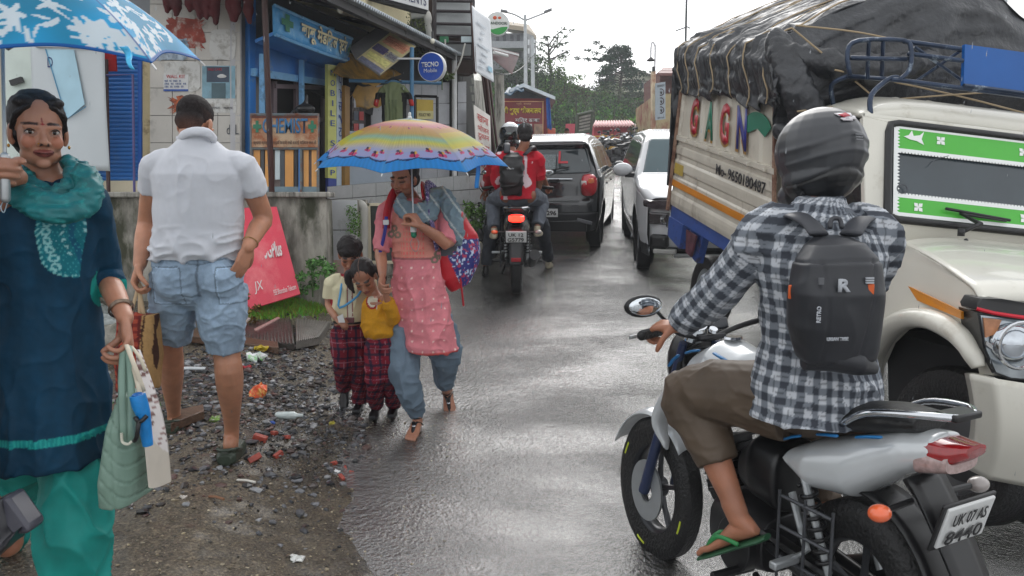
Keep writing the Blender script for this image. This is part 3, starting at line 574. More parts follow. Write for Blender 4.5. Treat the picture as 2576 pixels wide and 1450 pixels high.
o=MB().tube([P(1036,120,8.7),P(1036,300,8.7)],.024,n=8).tube([P(878,203,8.6),P(1110,210,8.9)],.02,n=8).build('pipe_gantry',mat('weathered_blue_pipe',(70,120,156),rough=.5,var=.2));tag(o,'weathered blue pipe stand carrying the round blue sign','frame')
o=MB().tube([P(1143,130,10.5),P(1143,470,10.5)],.035,n=12).build('white_post',M_['white']);tag(o,'white post at the corner of the mobile shop','post')
def round_sign(name,label,c,r,th,nd,face,side):
 t=thing(name,label,'sign',c);x,y,d=frame(nd)
 MB().lathe([(0,0),(r*.97,0),(r,.01),(r,th),(r*.97,th+.01),(0,th+.01)],V(c)-V(nd).normalized()*th,nd,n=48).build('box',side,t,smooth=40)
 MB().lathe([(0,.012),(r*.93,.012),(r*.95,.006)],V(c),nd,n=48).build('face',face,t,smooth=40);return t
nd=V((-.28,-.95,-.05)).normalized();c=P(1085,169,8.6)
t=round_sign('round_blue_sign','round deep blue sign with two lines of white lettering under the eave',c,.162,.07,nd,mat('sign_royal_blue',(14,70,168),rough=.3),M_['white'])
xd=V((0,0,1)).cross(nd).normalized();zd=V((.0,.0,1))
text('lettering','TECNO',M_['white'],t,c+nd*.014-xd*.115+zd*.0,xd,zd,.055,width=.21,bold=.03);text('lettering','Mobile',M_['white'],t,c+nd*.014-xd*.085-zd*.06,xd,zd,.042,width=.16)
MB().box(P(1030,148,8.62),(.27,.02,.018)).build('bracket',M_['white'],t)
def shirt(mb,c,w,h,sl=.11):
 for k in range(1):pass
 mb.loft([(c+V((0,0,-h)),V((w*.46,0,0)),V((0,.03,0))),(c+V((0,0,-h*.5)),V((w*.44,0,0)),V((0,.035,0))),(c+V((0,0,-h*.16)),V((w*.5,0,0)),V((0,.035,0))),(c+V((0,0,-.03)),V((w*.34,0,0)),V((0,.03,0))),(c+V((0,0,.0)),V((w*.14,0,0)),V((0,.02,0)))],n=24)
 for s in(-1,1):mb.tube([c+V((s*w*.32,0,-.05)),c+V((s*w*.56,0,-.14)),c+V((s*(w*.56+sl),.0,-.27))],[.05,.055,.058],n=10,dome=False,flat=.5)
t=thing('hanging_tshirt','green, black and red sports shirt hanging on a hanger from the frame','shirt',P(988,200,8.7))
c=P(990,207,8.7);mb=MB();shirt(mb,c,.32,.6,.03)
def tcol(co):
 r=np.tile(np.array([112.,122,88]),(len(co),1));dx=np.abs(co[:,0]-c.x);dz=c.z-co[:,2]
 r[(dx>.075+.03*np.sin(dz*4))&(dz>.12)]=(30,32,32);r[(dx<.06)&(dz>.2)&(np.sin(co[:,0]*150)>0)]=(92,104,72);r[(dx>.17)&(dz>.2)]=(176,52,48);return r
organic('shirt',mb,.008,mat('jersey',attr=True,rough=.8,var=.1,sheen=.2),t,3,disp=lambda q,n:np.sin(q[:,0]*90+fbm(q*6,2)*3)*.004,col=tcol)
MB().tube([c+V((-.1,0,0)),c+V((0,0,.04)),c+V((.1,0,0))],.006,n=6).tube([c+V((0,0,.04)),c+V((0,0,.12))],.003,n=6).build('hanger',M_['black'],t)
t=thing('upper_storey','cream upper storey wall with a white shop name board','building',P(1000,60,9.5))
UW=[P(800,10,8.6),P(1032,112,10.2),P(1032,-140,10.2),P(800,-300,8.6)];plate('wall',UW,1.0,mat('upper_cream',(226,214,178),rough=.8,var=.08,dirt=(150,138,108),ds=2,dth=.62,stretch=(2,2,.4)),t)
nbd=[P(938,-12,9.3),P(1078,26,9.9),P(1078,-40,9.9),P(938,-90,9.3)];q=plate('name_board',nbd,.06,M_['white'],t);wr('lettering','GARMENTS',mat('ink_navy2',(40,50,90)),q,nbd,.3,.95,.12,.45,.006)
plate('name_board_base',[P(938,-2,9.32),P(1078,38,9.92),P(1078,27,9.92),P(938,-11,9.32)],.1,M_['dark'],t)
mb=MB();mb.tube([P(1032,38,9.9),P(1068,34,9.95),P(1076,46,9.95),P(1078,70,10),P(1098,180,10.3)],[.055,.055,.055,.045,.04],n=14,sub=4)
o=mb.build('waste_pipe',M_['pipe']);tag(o,'thick beige waste pipe bending out of the upper wall','pipe')
rn=np.random.default_rng(8);mb=MB();cl=[]
for i in range(30):leafclump(mb,cl,P(rn.uniform(1028,1062),rn.uniform(45,138),9.95),(.09,.06,.09),16,.02,rn,(86,96,58))
o=leafy('creeper',None,mb,cl);tag(o,'creeping plant hanging under the beige waste pipe','plant')
t=thing('slatted_shutter_front','grey slatted upper front with dark rails','building',P(1140,110,10.6))
for k,(v0,v1)in enumerate(((-60,-32),(-28,0),(4,26),(32,58),(64,88),(112,140))):plate('panel',vq(1096,1186,v0,v1,10.6,10.9),.05,mat('dusty_panel',(160,164,164),rough=.5,var=.12),t)
mb=MB()
for v in(2,28,60,90,106,146):mb.tube([P(1088,v,10.52),P(1192,v+2,10.8)],.022,n=6)
for u in(1093,1190):mb.tube([P(u,-80,10.5),P(u,150,10.5)],.028,n=6)
mb.build('rails',mat('dark_rail',(44,36,38),rough=.5),t)
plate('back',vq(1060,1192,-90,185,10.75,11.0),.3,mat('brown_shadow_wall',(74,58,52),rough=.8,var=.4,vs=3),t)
plate('green_box',vq(1106,1128,92,106,10.45),.05,mat('green_label',(30,110,70)),t);plate('pale_box',vq(1160,1186,92,106,10.45),.05,mat('pale_label',(190,206,210)),t)
o=MB().tube([P(1120,100,10.3),P(1122,180,10.2),P(1140,188,10.2),P(1160,150,10.2),P(1170,110,10.3)],.012,n=6,sub=4).build('loose_cable',M_['pipe']);tag(o,'loose grey cable hanging by the slatted upper front','cable')
t=thing('stone_wall','dark stone wall with mossy courses behind the white post','wall',P(1170,500,10.9));sw=[P(1146,470,10.9),P(1205,470,12.5),P(1190,150,12.5),P(1146,150,10.9)]
plate('wall_core',sw,.3,mat('dark_mortar',(36,36,34),rough=.9),t);mb=MB();r_=np.random.default_rng(4)
for j in range(15):
 for i in range(5):
  a=(i+.5*(j%2))/5;w=.17;mb.prism([on(sw,a+.01,j/15+.008,.0),on(sw,min(1,a+w),j/15+.008,0),on(sw,min(1,a+w),(j+.86)/15,0),on(sw,a+.01,(j+.86)/15,0)],(0,-float(r_.uniform(.01,.05)),0))
mb.build('stones',mat('dark_stone',(74,76,70),rough=.7,var=.5,vs=5,bump=.5,dirt=(52,60,38),ds=3,dth=.5),t,bevel=.006)
t=thing('buttress_wall','sloping mossy concrete side wall behind the white hanging banner','wall',P(1220,560,12.3))
bw=[P(1190,600,12.3),P(1262,590,13.5),P(1226,205,13.5),P(1170,200,12.3)];plate('wall',bw,.6,M_['concrete2'],t)
o=MB().tube([P(1222,190,11.8),P(1262,560,11.9)],.03,n=8).tube([P(1214,190,11.8),P(1240,400,11.9)],.022,n=8).tube([P(1230,190,11.9),P(1268,520,12.0)],.02,n=8).build('service_pipes',M_['dkbrown']);tag(o,'bundle of slanting dark pipes down the sloping concrete wall','pipe')
t=thing('hanging_banner','white printed banner hanging at an angle on a brown frame','banner',P(1215,208,10.4))
hb=[P(1196,180,10.2),P(1242,208,10.9),P(1233,50,10.9),P(1187,14,10.2)]
mb=MB();mb.grid(lambda a,b:lerp(lerp(hb[0],hb[1],a),lerp(hb[3],hb[2],a),b)+V((0,.02*math.sin(b*6+a*5),0)),12,24);mb.build('sheet',mat('thin_white_vinyl',(212,216,220),rough=.4,var=.04),t,solid=.004)
for k in range(7):patch('faint_print',hb,.15+.1*(k%3),.4+.12*(k%4),.1+.11*k,.14+.11*k,mat('faint_grey_print',(205,212,218),rough=.5),t,.028)
patch('blue_stamp',hb,.62,.85,.12,.2,mat('stamp_blue',(150,196,216)),t,.03);MB().tube([P(1186,8,10.25),P(1196,186,10.25)],.02,n=8).build('frame_pole',M_['dkbrown'],t)
t=thing('red_poster','white poster with red lettering on the sloping wall behind the pink umbrella','poster',P(1215,440,11.2))
rp=[P(1202,440,11.0),P(1238,440,11.5),P(1233,292,11.5),P(1192,264,11.0)];plate('sheet',rp,.01,mat('poster_offwhite',(222,216,208),rough=.5,var=.1),t)
for k in range(6):wr('lettering',('खाना','भोजन','दुकान','सेवा','फोन','पता')[k],mat('poster_red_ink',(196,60,54)),t,rp,.15,.85,.8-.14*k,.9-.14*k,.006)
nd=V((.1,-.99,-.05)).normalized();c=P(1252,61,13.0);t=round_sign('round_white_sign','round white sign with green hill drawing above the hanging banner',c,.2,.07,nd,mat('sign_offwhite',(222,224,220),rough=.35),M_['steel'])
xd=V((0,0,1)).cross(nd).normalized();zd=V((0,0,1))
mb=MB();pts=[c+nd*.016+xd*.175*math.cos(a)+zd*.175*math.sin(a)for a in np.linspace(-2.6,-.25,16)];mb.prism(pts+[c+nd*.016+xd*.06+zd*-.05,c+nd*.016-xd*.08-zd*.09],nd*.003);mb.build('green_hill',mat('sign_green',(50,150,70)),t,smooth=0)
MB().ell(c+nd*.018-xd*.05+zd*.1,(.035,.006,.03)).ell(c+nd*.018+xd*.03+zd*.1,(.03,.006,.022)).build('emblem',mat('sign_orange',(206,90,50)),t)
text('lettering','TANDOORI',mat('sign_dark_green',(24,60,40)),t,c+nd*.018-xd*.16-zd*.01,xd,zd,.045,width=.32,bold=.02)
t=thing('brown_awning','small dark red sheet awning with a white edge beyond the hanging banner','awning',P(1270,170,14))
mb=MB();mb.prism([P(1240,150,13.6),P(1288,188,14.2),P(1306,140,14.8),P(1240,124,13.9)],(0,0,.04));mb.build('awning_sheet',mat('maroon_sheet',(84,40,40),rough=.4,var=.3),t);MB().prism([P(1238,124,13.8),P(1306,141,14.7),P(1306,137,14.7),P(1238,119,13.8)],(0,.05,0)).build('edge',M_['white'],t);MB().tube([P(1243,132,13.5),P(1276,141,13.9)],.03,n=8).build('tube_lamp',M_['white'],t)
o=MB().tube([P(1256,190,14.2),P(1261,470,14.2)],.09,n=10).build('concrete_post',M_['concrete2']);tag(o,'rough pale concrete post under the dark red awning','post')
t=thing('restaurant_building','red restaurant with yellow Hindi signboard and a gable roof beyond the lamp posts','building',P(1320,410,22))
rb=vq(1250,1376,248,420,22);plate('wall',rb,5,mat('maroon_wall',(134,46,48),rough=.6,var=.15),t)
sgn=vq(1262,1368,254,345,21.9);q=plate('signboard',sgn,.08,mat('dark_red_board',(124,34,40),rough=.45,var=.1),t)
for(a0,a1,b0,b1)in((0,1,.97,.99),(.97,.99,0,.98)):patch('border',sgn,a0,a1,b0,b1,mat('border_cream',(220,170,120)),q)
yl=mat('sign_yellow',(226,206,60),rough=.5)
wr('lettering','णी शुद्ध भोजनालय',yl,q,sgn,.02,.94,.60,.84,.02,bold=.03);wr('lettering','मित्र ढाबा',M_['white'],q,sgn,.32,.9,.38,.54,.02,bold=.02);wr('lettering','प्रो. रावत',mat('border_cream'),q,sgn,.35,.7,.87,.95,.02)
for i in range(4):
 for j in range(2):patch('menu_picture',vq(1262,1368,308,400,21.86),.02+.25*i,.22+.25*i,.52-.5*j,.95-.5*j,mat('menu_%d'%((i+2*j)%4),((190,210,180),(120,170,190),(206,206,200),(150,120,100))[(i+2*j)%4],rough=.4,var=.5,vs=6),t,.02)
mb=MB();A,B,Cc=P(1282,224,21.6),P(1317,210,21.6),P(1397,243,21.6);mb.prism([A,B,Cc,Cc+V((0,0,-.1)),B+V((0,0,-.1)),A+V((0,0,-.1))],(0,6,0));mb.build('roof',M_['zinc'],t)
plate('gable',[P(1262,248,22.1),P(1385,248,22.1),P(1320,216,22.1),P(1285,228,22.1)],.1,mat('grey_slat_gable',(74,78,84),rough=.6,var=.3),t)
mb=MB();mb.grid(lambda a,b:lerp(lerp(P(1262,244,21.2),P(1318,226,21.2),a),lerp(P(1276,226,22),P(1316,214,22),a),b)+V((0,0,.05*math.sin(a*12))),12,4);mb.build('blue_sheet',mat('slate_blue_tarp',(40,74,98),rough=.4,var=.3),t,solid=.02)
mb=MB();mb.grid(lambda a,b:lerp(P(1377+10*a,322+6*a,21.7),P(1374+8*a,246,21.7),b)+V((0,.05*math.sin(a*12),0)),12,6);mb.build('blue_curtain',mat('blue_tarp',(40,96,180),rough=.5,var=.3),t,solid=.02)
def lamp(u,ub,v0,Y,label,arms=None):
 t=thing('street_lamp',label,'street lamp',G(P(u,300,Y).x,Y));top=P(u,v0,Y);ft=V((P(ub,300,Y).x,Y,float(gz(P(u,300,Y).x,Y))-.1))
 MB().tube([ft,lerp(ft,top,.5),top],[.085,.07,.05],n=12).build('pole',M_['steel'],t)
 if arms:
  for(ua,va,um,vm)in arms:
   MB().tube([P(u,v0+14,Y),P(um,vm,Y),P(ua,va,Y)],.03,n=8,sub=4).build('arm',M_['steel'],t)
   p,q=P(um,vm,Y),P(ua,va,Y);MB().prism([lerp(p,q,.45)+V((0,-.12,0)),q+V((0,-.1,0)),q+V((0,.1,0)),lerp(p,q,.45)+V((0,.12,0))],(0,0,.06)).build('lamp_head',mat('lamp_grey',(120,124,128),rough=.4),t,bevel=.01)
lamp(1321,1324,38,27,'tall street lamp with two spreading arms',[(1259,29,1292,36),(1388,26,1352,40)])
lamp(1339,1344,94,25,'plain grey pole standing right of the two armed lamp',None)
def lab_head():pass
t=thing('framed_signboard','tilted dark printed signboard on a metal frame left of the pink hut','sign',P(1468,350,26));fb=[P(1450,337,26),P(1486,330,26.4),P(1490,281,26.4),P(1452,290,26)]
plate('board',fb,.06,mat('dark_print_board',(92,92,90),rough=.4,var=.5,vs=8),t)
for k in range(5):patch('printed_line',fb,.12,.88,.1+.17*k,.2+.17*k,mat('pale_print_line',(170,168,160),rough=.4,var=.4,vs=12),t,.03)
mb=MB()
for a,b in((0,3),(1,2),(3,2),(0,1)):mb.tube([fb[a],fb[b]],.06,n=6)
mb.tube([fb[0],fb[0]-V((0,0,1.4))],.05,n=6);mb.tube([fb[1],fb[1]-V((0,0,1.5))],.05,n=6);mb.build('frame',mat('olive_frame',(74,84,66)),t)
t=thing('pink_hut','small pink walled hut with a pinkish sheet roof','hut',P(1540,372,30))
pk=mat('pink_wall',(190,78,92),rough=.7,var=.12);hw=vq(1494,1582,316,372,30)
plate('wall',hw,3,pk,t);ribs=MB();ribbed(ribs,P(1490,319,29.6),P(1600,318,29.6),P(1588,304,32.5),P(1498,305,32.5),14,.03);ribs.build('roof',mat('pinkish_sheet',(214,168,166),rough=.5),t,solid=.02)
wn=vq(1516,1533,328,348,29.95);q=plate('window',wn,.04,mat('hut_window',(58,52,60),rough=.3),t)
for b in(.3,.65):patch('bar',wn,0,1,b,b+.06,pk,q,.02)
plate('doorway',vq(1560,1577,334,368,29.95),.04,mat('dark_red_door',(90,30,40)),t)
t=thing('pink_wall','piece of pink wall left of the tilted signboard','wall',P(1432,350,31));plate('wall_face',vq(1424,1450,312,352,31),.3,pk,t)
t=thing('yellow_railing','yellow pipe railing on a yellow kerb in front of the pink hut','railing',P(1545,380,28));ym=mat('railing_yellow',(214,170,74),rough=.5,dirt=(150,110,60),ds=4,dth=.6)
for u in(1516,1540,1569):MB().box((P(u,350,28)+P(u,370,28))/2,(.1,.1,.62)).build('post',ym,t,bevel=.01)
for v in(343,350,356):MB().tube([P(1478,v+1,28.2),P(1572,v,28)],.03,n=6).build('rail',ym,t)
plate('kerb_wall',vq(1518,1574,365,376,27.8),.5,ym,t)
o=MB().box(P(1387,335,24),(.25,.2,.28)).build('orange_crate',mat('faded_orange',(214,110,84),rough=.5),bevel=.02);tag(o,'faded orange box standing left of the pink wall piece beyond the black car','box')
plate('far_kerb',vq(1376,1500,336,372,33),.4,mat('red_brown_kerb',(120,60,58),rough=.7,var=.3));o=bpy.data.objects['far_kerb'];tag(o,'low red brown wall beyond the black car roof','wall')
t=thing('blue_stall','small blue roadside stall with brown roof beside the parked motorcycles','stall',P(1600,380,30));plate('wall',vq(1582,1612,330,372,30),1.5,mat('stall_blue',(70,120,170),rough=.5,var=.3),t);plate('roof',[P(1578,330,29.5),P(1618,334,29.5),P(1612,314,31),P(1580,310,31)],.05,mat('stall_brown',(110,84,76)),t)
plate('tarp',vq(1612,1660,338,356,31),.2,mat('bright_blue_tarp',(70,140,210),rough=.5,var=.3),t)
t=thing('sign_column','cream and rusty pillar at the right side of the street','pillar',P(1646,330,20));plate('pillar',vq(1640,1650,178,330,20),.2,mat('rusty_cream',(206,190,160),rough=.6,dirt=(150,90,70),ds=1.6,dth=.52),t,bevel=.02);MB().tube([P(1644,180,20),P(1644,168,20)],.04).build('finial',M_['black'],t)
t=thing('warning_sign','tall grey warning board with three round symbols on the pillar','sign',P(1661,310,19.7));ws=[P(1650,303,19.7),P(1674,300,19.9),P(1674,206,19.9),P(1650,210,19.7)];plate('board',ws,.03,mat('grey_notice',(150,160,168),rough=.4,var=.08),t)
for b in(.26,.5,.74):
 c=on(ws,.5,b,.01);MB().tube([c+V((.075*math.cos(a),0,.085*math.sin(a)))for a in np.linspace(0,6.28,17)[:-1]],.012,n=6,closed=True).build('ring',mat('sign_ring',(60,40,50)),t)
 MB().box(c,(.07,.01,.03)).box(c+V((.01,0,-.03)),(.03,.01,.04)).build('symbol',M_['black'],t)
wr('lettering','सावधान',M_['black'],t,ws,.12,.88,.88,.94,.006);wr('lettering','धीरे चलें',M_['black'],t,ws,.15,.85,.03,.08,.006)
t=thing('right_roadside_building','yellowish roadside building with a brown roof behind the canvas truck','building',P(1680,330,24));plate('wall',vq(1652,1780,236,372,24),4,mat('yellow_ochre',(168,152,116),rough=.7,var=.15,dirt=(130,60,50),ds=1.2,dth=.55),t)
plate('upper_wall',vq(1660,1780,178,236,25),3,mat('brown_upper',(110,76,72),rough=.7,var=.2),t);plate('roof',[P(1655,184,23.6),P(1790,184,23.6),P(1780,170,28),P(1668,170,28)],.08,mat('brown_roof',(126,88,84),rough=.6),t)
t=thing('crook_lamp','thin crook shaped lamp post with a hanging shade','street lamp',G(P(1648,300,26).x,26));X=P(1648,100,26).x
MB().tube([V((X,26,gz(X,26)))]+[P(1648,140,26),P(1647,116,26),P(1642,106,26),P(1638,116,26),P(1637,146,26)],.03,n=8,sub=3).build('pole',mat('white_pole',(206,208,210)),t);MB().lathe([(.03,.1),(.14,.0),(.15,-.02)],P(1637,152,26),(0,0,1),n=16).build('lamp_shade',mat('dark_shade',(50,48,48)),t)
t=thing('gabled_house','cream gabled house on the right hilltop behind the dark cedar','house',P(1600,225,58));ch=mat('house_cream',(206,204,188),rough=.7,var=.06)
g=[P(1570,232,58),P(1646,232,58),P(1646,193,58),P(1582,168,58),P(1545,190,58)];mb=MB();mb.prism(g,(0,8,0));mb.build('wall',ch,t)
mb=MB();mb.prism([P(1540,193,57.5),P(1582,165,57.5),P(1650,192,57.5),P(1650,195,57.5),P(1582,169,57.5),P(1540,197,57.5)],(0,9,0));mb.build('roof',mat('house_roof_grey',(120,112,108)),t)
for k in range(4):w_=plate('window',vq(1600+11*k,1608+11*k,208,222,57.9),.05,mat('house_window',(56,60,70),rough=.2),t)
plate('band',vq(1570,1646,203,206,57.9),.1,mat('house_trim',(120,110,100)),t)
o=MB().prism([P(1522,196,60),P(1560,178,60),P(1560,196,60)],(0,5,0)).build('brown_shed',mat('brown_shed_wall',(110,92,84)));tag(o,'small brown shed roof left of the gabled house','shed')
t=thing('hilltop_block','old grey two storey building with hipped roof on the left hilltop','building',P(1290,160,46));gb=mat('old_grey_wall',(128,130,134),rough=.8,var=.2,vs=1,dirt=(76,80,80),ds=.5,dth=.55)
plate('wall',vq(1225,1325,84,175,46),8,gb,t);mb=MB();mb.prism([P(1325,175,46),P(1350,165,53),P(1348,92,53),P(1325,84,46)],(-.4,.1,0));mb.build('side_wall',gb,t)
mb=MB();mb.prism([P(1222,66,45.5),P(1316,78,45.5),P(1350,100,53),P(1330,72,52),P(1290,66,50),P(1240,60,50)],(0,0,.25));mb.build('roof',mat('sandy_roof',(160,146,126),rough=.7),t)
plate('balcony',vq(1238,1318,104,121,44.8),1,mat('balcony_grey',(150,154,158)),t)
for u in(1248,1265,1284,1300):plate('window',vq(u,u+8,88,103,45.9),.1,mat('far_window',(60,62,70)),t)
for u in(1244,1262,1282,1304):plate('window',vq(u,u+8,128,146,45.9),.1,mat('far_window'),t)
for v in(100,122,146):
 for k in range(3):q=[P(1328+7*k,v+14,46.6+2*k),P(1332+7*k,v+13,47.5+2*k),P(1332+7*k,v,47.5+2*k),P(1328+7*k,v,46.6+2*k)];plate('window',q,.2,mat('pale_window',(186,192,198)),t)
t=thing('power_pole','thin metal power pole with a small cross arm rising behind the canvas truck','pole',P(1729,330,24));MB().tube([V((P(1729,0,24).x,24,2.4)),P(1729,-80,24)],.035,n=8).build('pole',mat('pole_grey',(70,72,76)),t);MB().tube([P(1700,78,24),P(1729,68,24),P(1737,72,24)],.02).build('cross_arm',mat('pole_grey'),t)
t=thing('roof_mast','grey metal mast rising behind the canvas cover at top right','pole',P(2498,40,9));MB().box(P(2496,-20,9),(.3,.12,.6)).box(P(2480,-20,9),(.05,.05,1.2)).build('mast',M_['steel'],t);tag(t,'dark grey box on a short mast behind the canvas cover at top right','mast')
for k,(a,b)in enumerate((((1300,165,26),(1730,78,24)),((1344,138,25),(1200,150,20)),((2560,40,14),(2800,-60,9)))):
 A,B=P(*a),P(*b);o=MB().tube([lerp(A,B,i/10)+V((0,0,-.5*math.sin(math.pi*i/10)))for i in range(11)],.012,n=5).build('overhead_wire',M_['black'])if k!=0 else None
 if o:tag(o,('','thin overhead wire from the plain grey pole to the left','thin overhead wire above the right end of the canvas cover')[k],'wire')
rn=np.random.default_rng(21)
def scatter(n,fn,size,cols_,nl,rad):
 mb=MB();cl=[]
 for _ in range(n):
  p,c,k=fn();leafclump(mb,cl,p,(rad*k,rad*k,rad*k*.8),nl,size,rn,[c[0]*.78,c[1]*1.04,c[2]*.58])
 return mb,cl
def hill_pt():
 while True:
  y=rn.uniform(33,60);x=rn.uniform(-6,20)
  u=1288+1860*x/y
  if 1225<u<1700:break
 z=float(zground(np.array([x]),np.array([y]))[0]);c=[(80,100,62),(98,124,66),(74,90,64),(122,140,84),(112,98,78),(84,108,86)][rn.integers(0,6)]
 return V((x,y,z+.15)),c,rn.uniform(.35,1.15)
mb,cl=scatter(2900,hill_pt,.12,None,30,.45)
o=leafy('hillside_undergrowth',None,mb,cl,mat('wet_leaf',attr=True,rough=.7,var=.15));o['kind']='stuff';tag(o,'dense green and brown undergrowth covering the hillside','undergrowth')
def tree(name,label,base,top,r,crown,col,n,size,lean=(),seed=0,spread=1.0,trunk=.12):
 rg=np.random.default_rng(seed);t=thing(name,label,'tree',base);mb=MB();mb.tube([base,lerp(base,top,.6)+V((rg.normal(0,.1),0,0)),top],[trunk,trunk*.6,.02],n=8)
 cb=MB();cl=[]
 for(a,dx,dz,rr)in crown:
  p=lerp(base,top,a);e=p+V((dx,rg.uniform(-1,1)*abs(dx)*.6,dz));mb.tube([p,lerp(p,e,.5)+V((0,0,.1)),e],[trunk*.4,trunk*.25,.015],n=5)
  for s in(.45,.75,1.0):leafclump(cb,cl,lerp(p,e,s),(rr,rr*.8,rr*.5),n,size,rg,col)
 mb.build('trunk',mat('bark',(62,54,46),rough=.8,var=.3),t);leafy('crown',t,cb,cl)
b=P(1556,260,50);tp_=P(1558,116,50);cr=[]
for i in range(34):
 a=.22+.76*i/34;L_=(1.02-a)*1.9+.3;s=1 if i%2 else-1;cr.append((a,s*L_*rn.uniform(.6,1.1),rn.uniform(-.1,.25),.42))
cr+=[(.72,-2.0,.9,.3),(.7,-2.7,.45,.28),(.72,-1.6,.2,.25),(.75,-1.4,1.3,.3)]
tree('cedar_tree','dark layered cedar on the right hilltop in front of the gabled house',b,tp_,1,cr,(42,68,48),46,.09,seed=3)
b=P(1392,215,44);tp_=P(1378,96,44)
tree('sparse_tree','sparse tree with spreading bare branches on the left hilltop',b,tp_,1,[(.5,1.0,.6,.35),(.6,-.7,.5,.4),(.65,1.2,1.2,.2),(.7,.5,.9,.3),(.8,-.5,.3,.35),(.85,.9,1.0,.2),(.55,.9,.1,.3),(.95,-.2,.2,.3),(.4,-.5,.5,.45),(.75,.9,.3,.2)],(56,82,50),22,.075,seed=4)
for k,(u,v,Y,w,h,c)in enumerate(((1352,165,43,1.1,.9,(62,80,52)),(1385,178,42,1.0,.7,(84,110,56)),(1420,200,42,1.0,.5,(92,118,58)),(1340,205,38,1.3,.9,(56,70,50)),(1300,180,40,1.3,1.0,(60,74,56)),(1495,250,44,1.4,1.0,(88,100,70)),(1545,262,42,1.6,.9,(64,80,60)),(1450,232,46,1.2,.8,(80,72,56)),(1622,262,44,1.4,.5,(80,76,64)),(1625,345,27,.6,.5,(70,92,56)),(1395,300,33,.9,.8,(60,74,52)))):
 t=thing('bush',['rounded bush below the hilltop building','bright green bush on the left hill crest','small bright bush low on the hill crest','dark bush behind the lamp posts','bush left of the lamp posts on the hill','pale feathery bush in the dip of the hill','broad bush below the dark cedar','brownish bush in the dip of the skyline','dry bush below the gabled house','green bush beside the warning board','dark bush right of the red restaurant'][k],'bush',P(u,v,Y)-V((0,0,h)),group='bushes on the hillside')
 mb=MB();cl=[]
 for _ in range(16):leafclump(mb,cl,P(u,v,Y)+V((rn.normal(0,w*.5),rn.normal(0,.4),rn.normal(0,h*.4))),(w*.35,w*.35,h*.35),42,.07 if Y>30 else.05,rn,c)
 leafy('foliage',t,mb,cl);MB().tube([P(u,v,Y)-V((0,0,h*1.4)),P(u,v,Y)],[.05,.02]).build('stem',mat('bark',(62,54,46)),t)
def tiny_person(u,v,Y,c,label):
 t=thing('person',label,'person',P(u,v,Y)-V((0,0,1.6)));h=P(u,v,Y)
 mb=MB();mb.ell(h,(.085,.1,.12));mb.tube([h-V((0,0,.1)),h-V((0,0,.2))],.05,dome=True);mb.loft([(h-V((0,0,.22)),V((.16,0,0)),V((0,.1,0))),(h-V((0,0,.5)),V((.2,0,0)),V((0,.12,0))),(h-V((0,0,.85)),V((.17,0,0)),V((0,.12,0)))])
 for s in(-1,1):mb.tube([h+V((s*.19,0,-.27)),h+V((s*.24,0,-.55)),h+V((s*.2,-.1,-.8))],[.05,.04,.03],dome=True);mb.tube([h+V((s*.09,0,-.85)),h+V((s*.1,0,-1.25)),h+V((s*.1,0,-1.62))],[.09,.06,.045],dome=True)
 def cf(co):
  r=np.tile(np.array([120.,84,66]),(len(co),1));z=h.z-co[:,2];r[(z>.2)&(z<.86)]=c;r[z>.86]=(52,54,66);r[(z<-.03)|((z<.05)&(co[:,1]>Y+.02))]=(26,22,22);return r
 organic('body',mb,.02,mat('tiny_person',attr=True,rough=.7,var=.1),t,2,col=cf)
tiny_person(1361,341,22,(60,62,80),'distant person with dark hair seen just over the black car roof')
tiny_person(1426,332,24,(190,44,60),'distant person in red walking in front of the pink wall piece')
tiny_person(1402,344,23,(160,150,140),'distant person in pale clothes beside the orange box')
paintw=mat('cream_truck_paint',(214,211,199),rough=.28,var=.05,vs=3,coat=.5,dirt=(176,168,150),ds=2.4,dth=.66,bump=.05,bs=200)
paintp=mat('panel_paint',(196,190,176),rough=.4,var=.12,vs=4,dirt=(120,106,90),ds=3.2,dth=.63,stretch=(1,1,.5))
glassd=mat('dark_glass',(44,56,62),rough=.06,spec=.8,var=.25,vs=3)
tarpm=mat('black_tarpaulin',(46,48,52),rough=.4,var=.35,vs=5,bump=.6,bs=22,dist=.02,spec=.6,wrough=.12)
ropet=mat('tan_rope',(170,150,120),rough=.8)
amber=mat('reflective_amber',(206,130,34),rough=.4,var=.12)
trk=thing('pickup_truck','cream pickup truck with black canvas over its load and green decorated windscreen','truck',(2.6,5.2,.2))
RB,RT,FB,FT=P(1690,515,7.44),P(1725,210,7.44),P(1959,675,5.2),P(1962,238,5.2)
WV=V((.985,.11,-.075))*2.1
def C(a,b,c,out=0):return lerp(lerp(RB,FB,a),lerp(RT,FT,a),b)+WV*c+V((-.98,-.12,.1))*out
def Q(a0,a1,b0,b1,out):return[C(a0,b0,0,out),C(a1,b0,0,out),C(a1,b1,0,out),C(a0,b1,0,out)]
mb=MB();mb.hexa([C(0,.0,.02),C(1,.0,.02),C(1,.0,1),C(0,.0,1),C(0,1,.02),C(1,1,.02),C(1,1,1),C(0,1,1)]);box=mb.build('cargo_box',paintp,trk)
mb=MB()
prof=[(0,.0),(.04,.014),(.10,.014),(.125,.0),(.16,.0),(.175,.012),(.235,.012),(.25,0),(.29,0),(.305,.014),(.37,.014),(.39,0),(.42,0),(.435,.014),(.49,.014),(.50,0),(.53,0),(.54,.03),(.575,.03),(.58,0)]
for i in range(len(prof)-1):
 (b0,o0),(b1,o1)=prof[i],prof[i+1];mb.add([C(0,b0,0,o0+.012),C(1,b0,0,o0+.012),C(1,b1,0,o1+.012),C(0,b1,0,o1+.012)],[(0,1,2,3)])
mb.build('side_panel',paintp,trk,smooth=0)
mb=MB();n=7
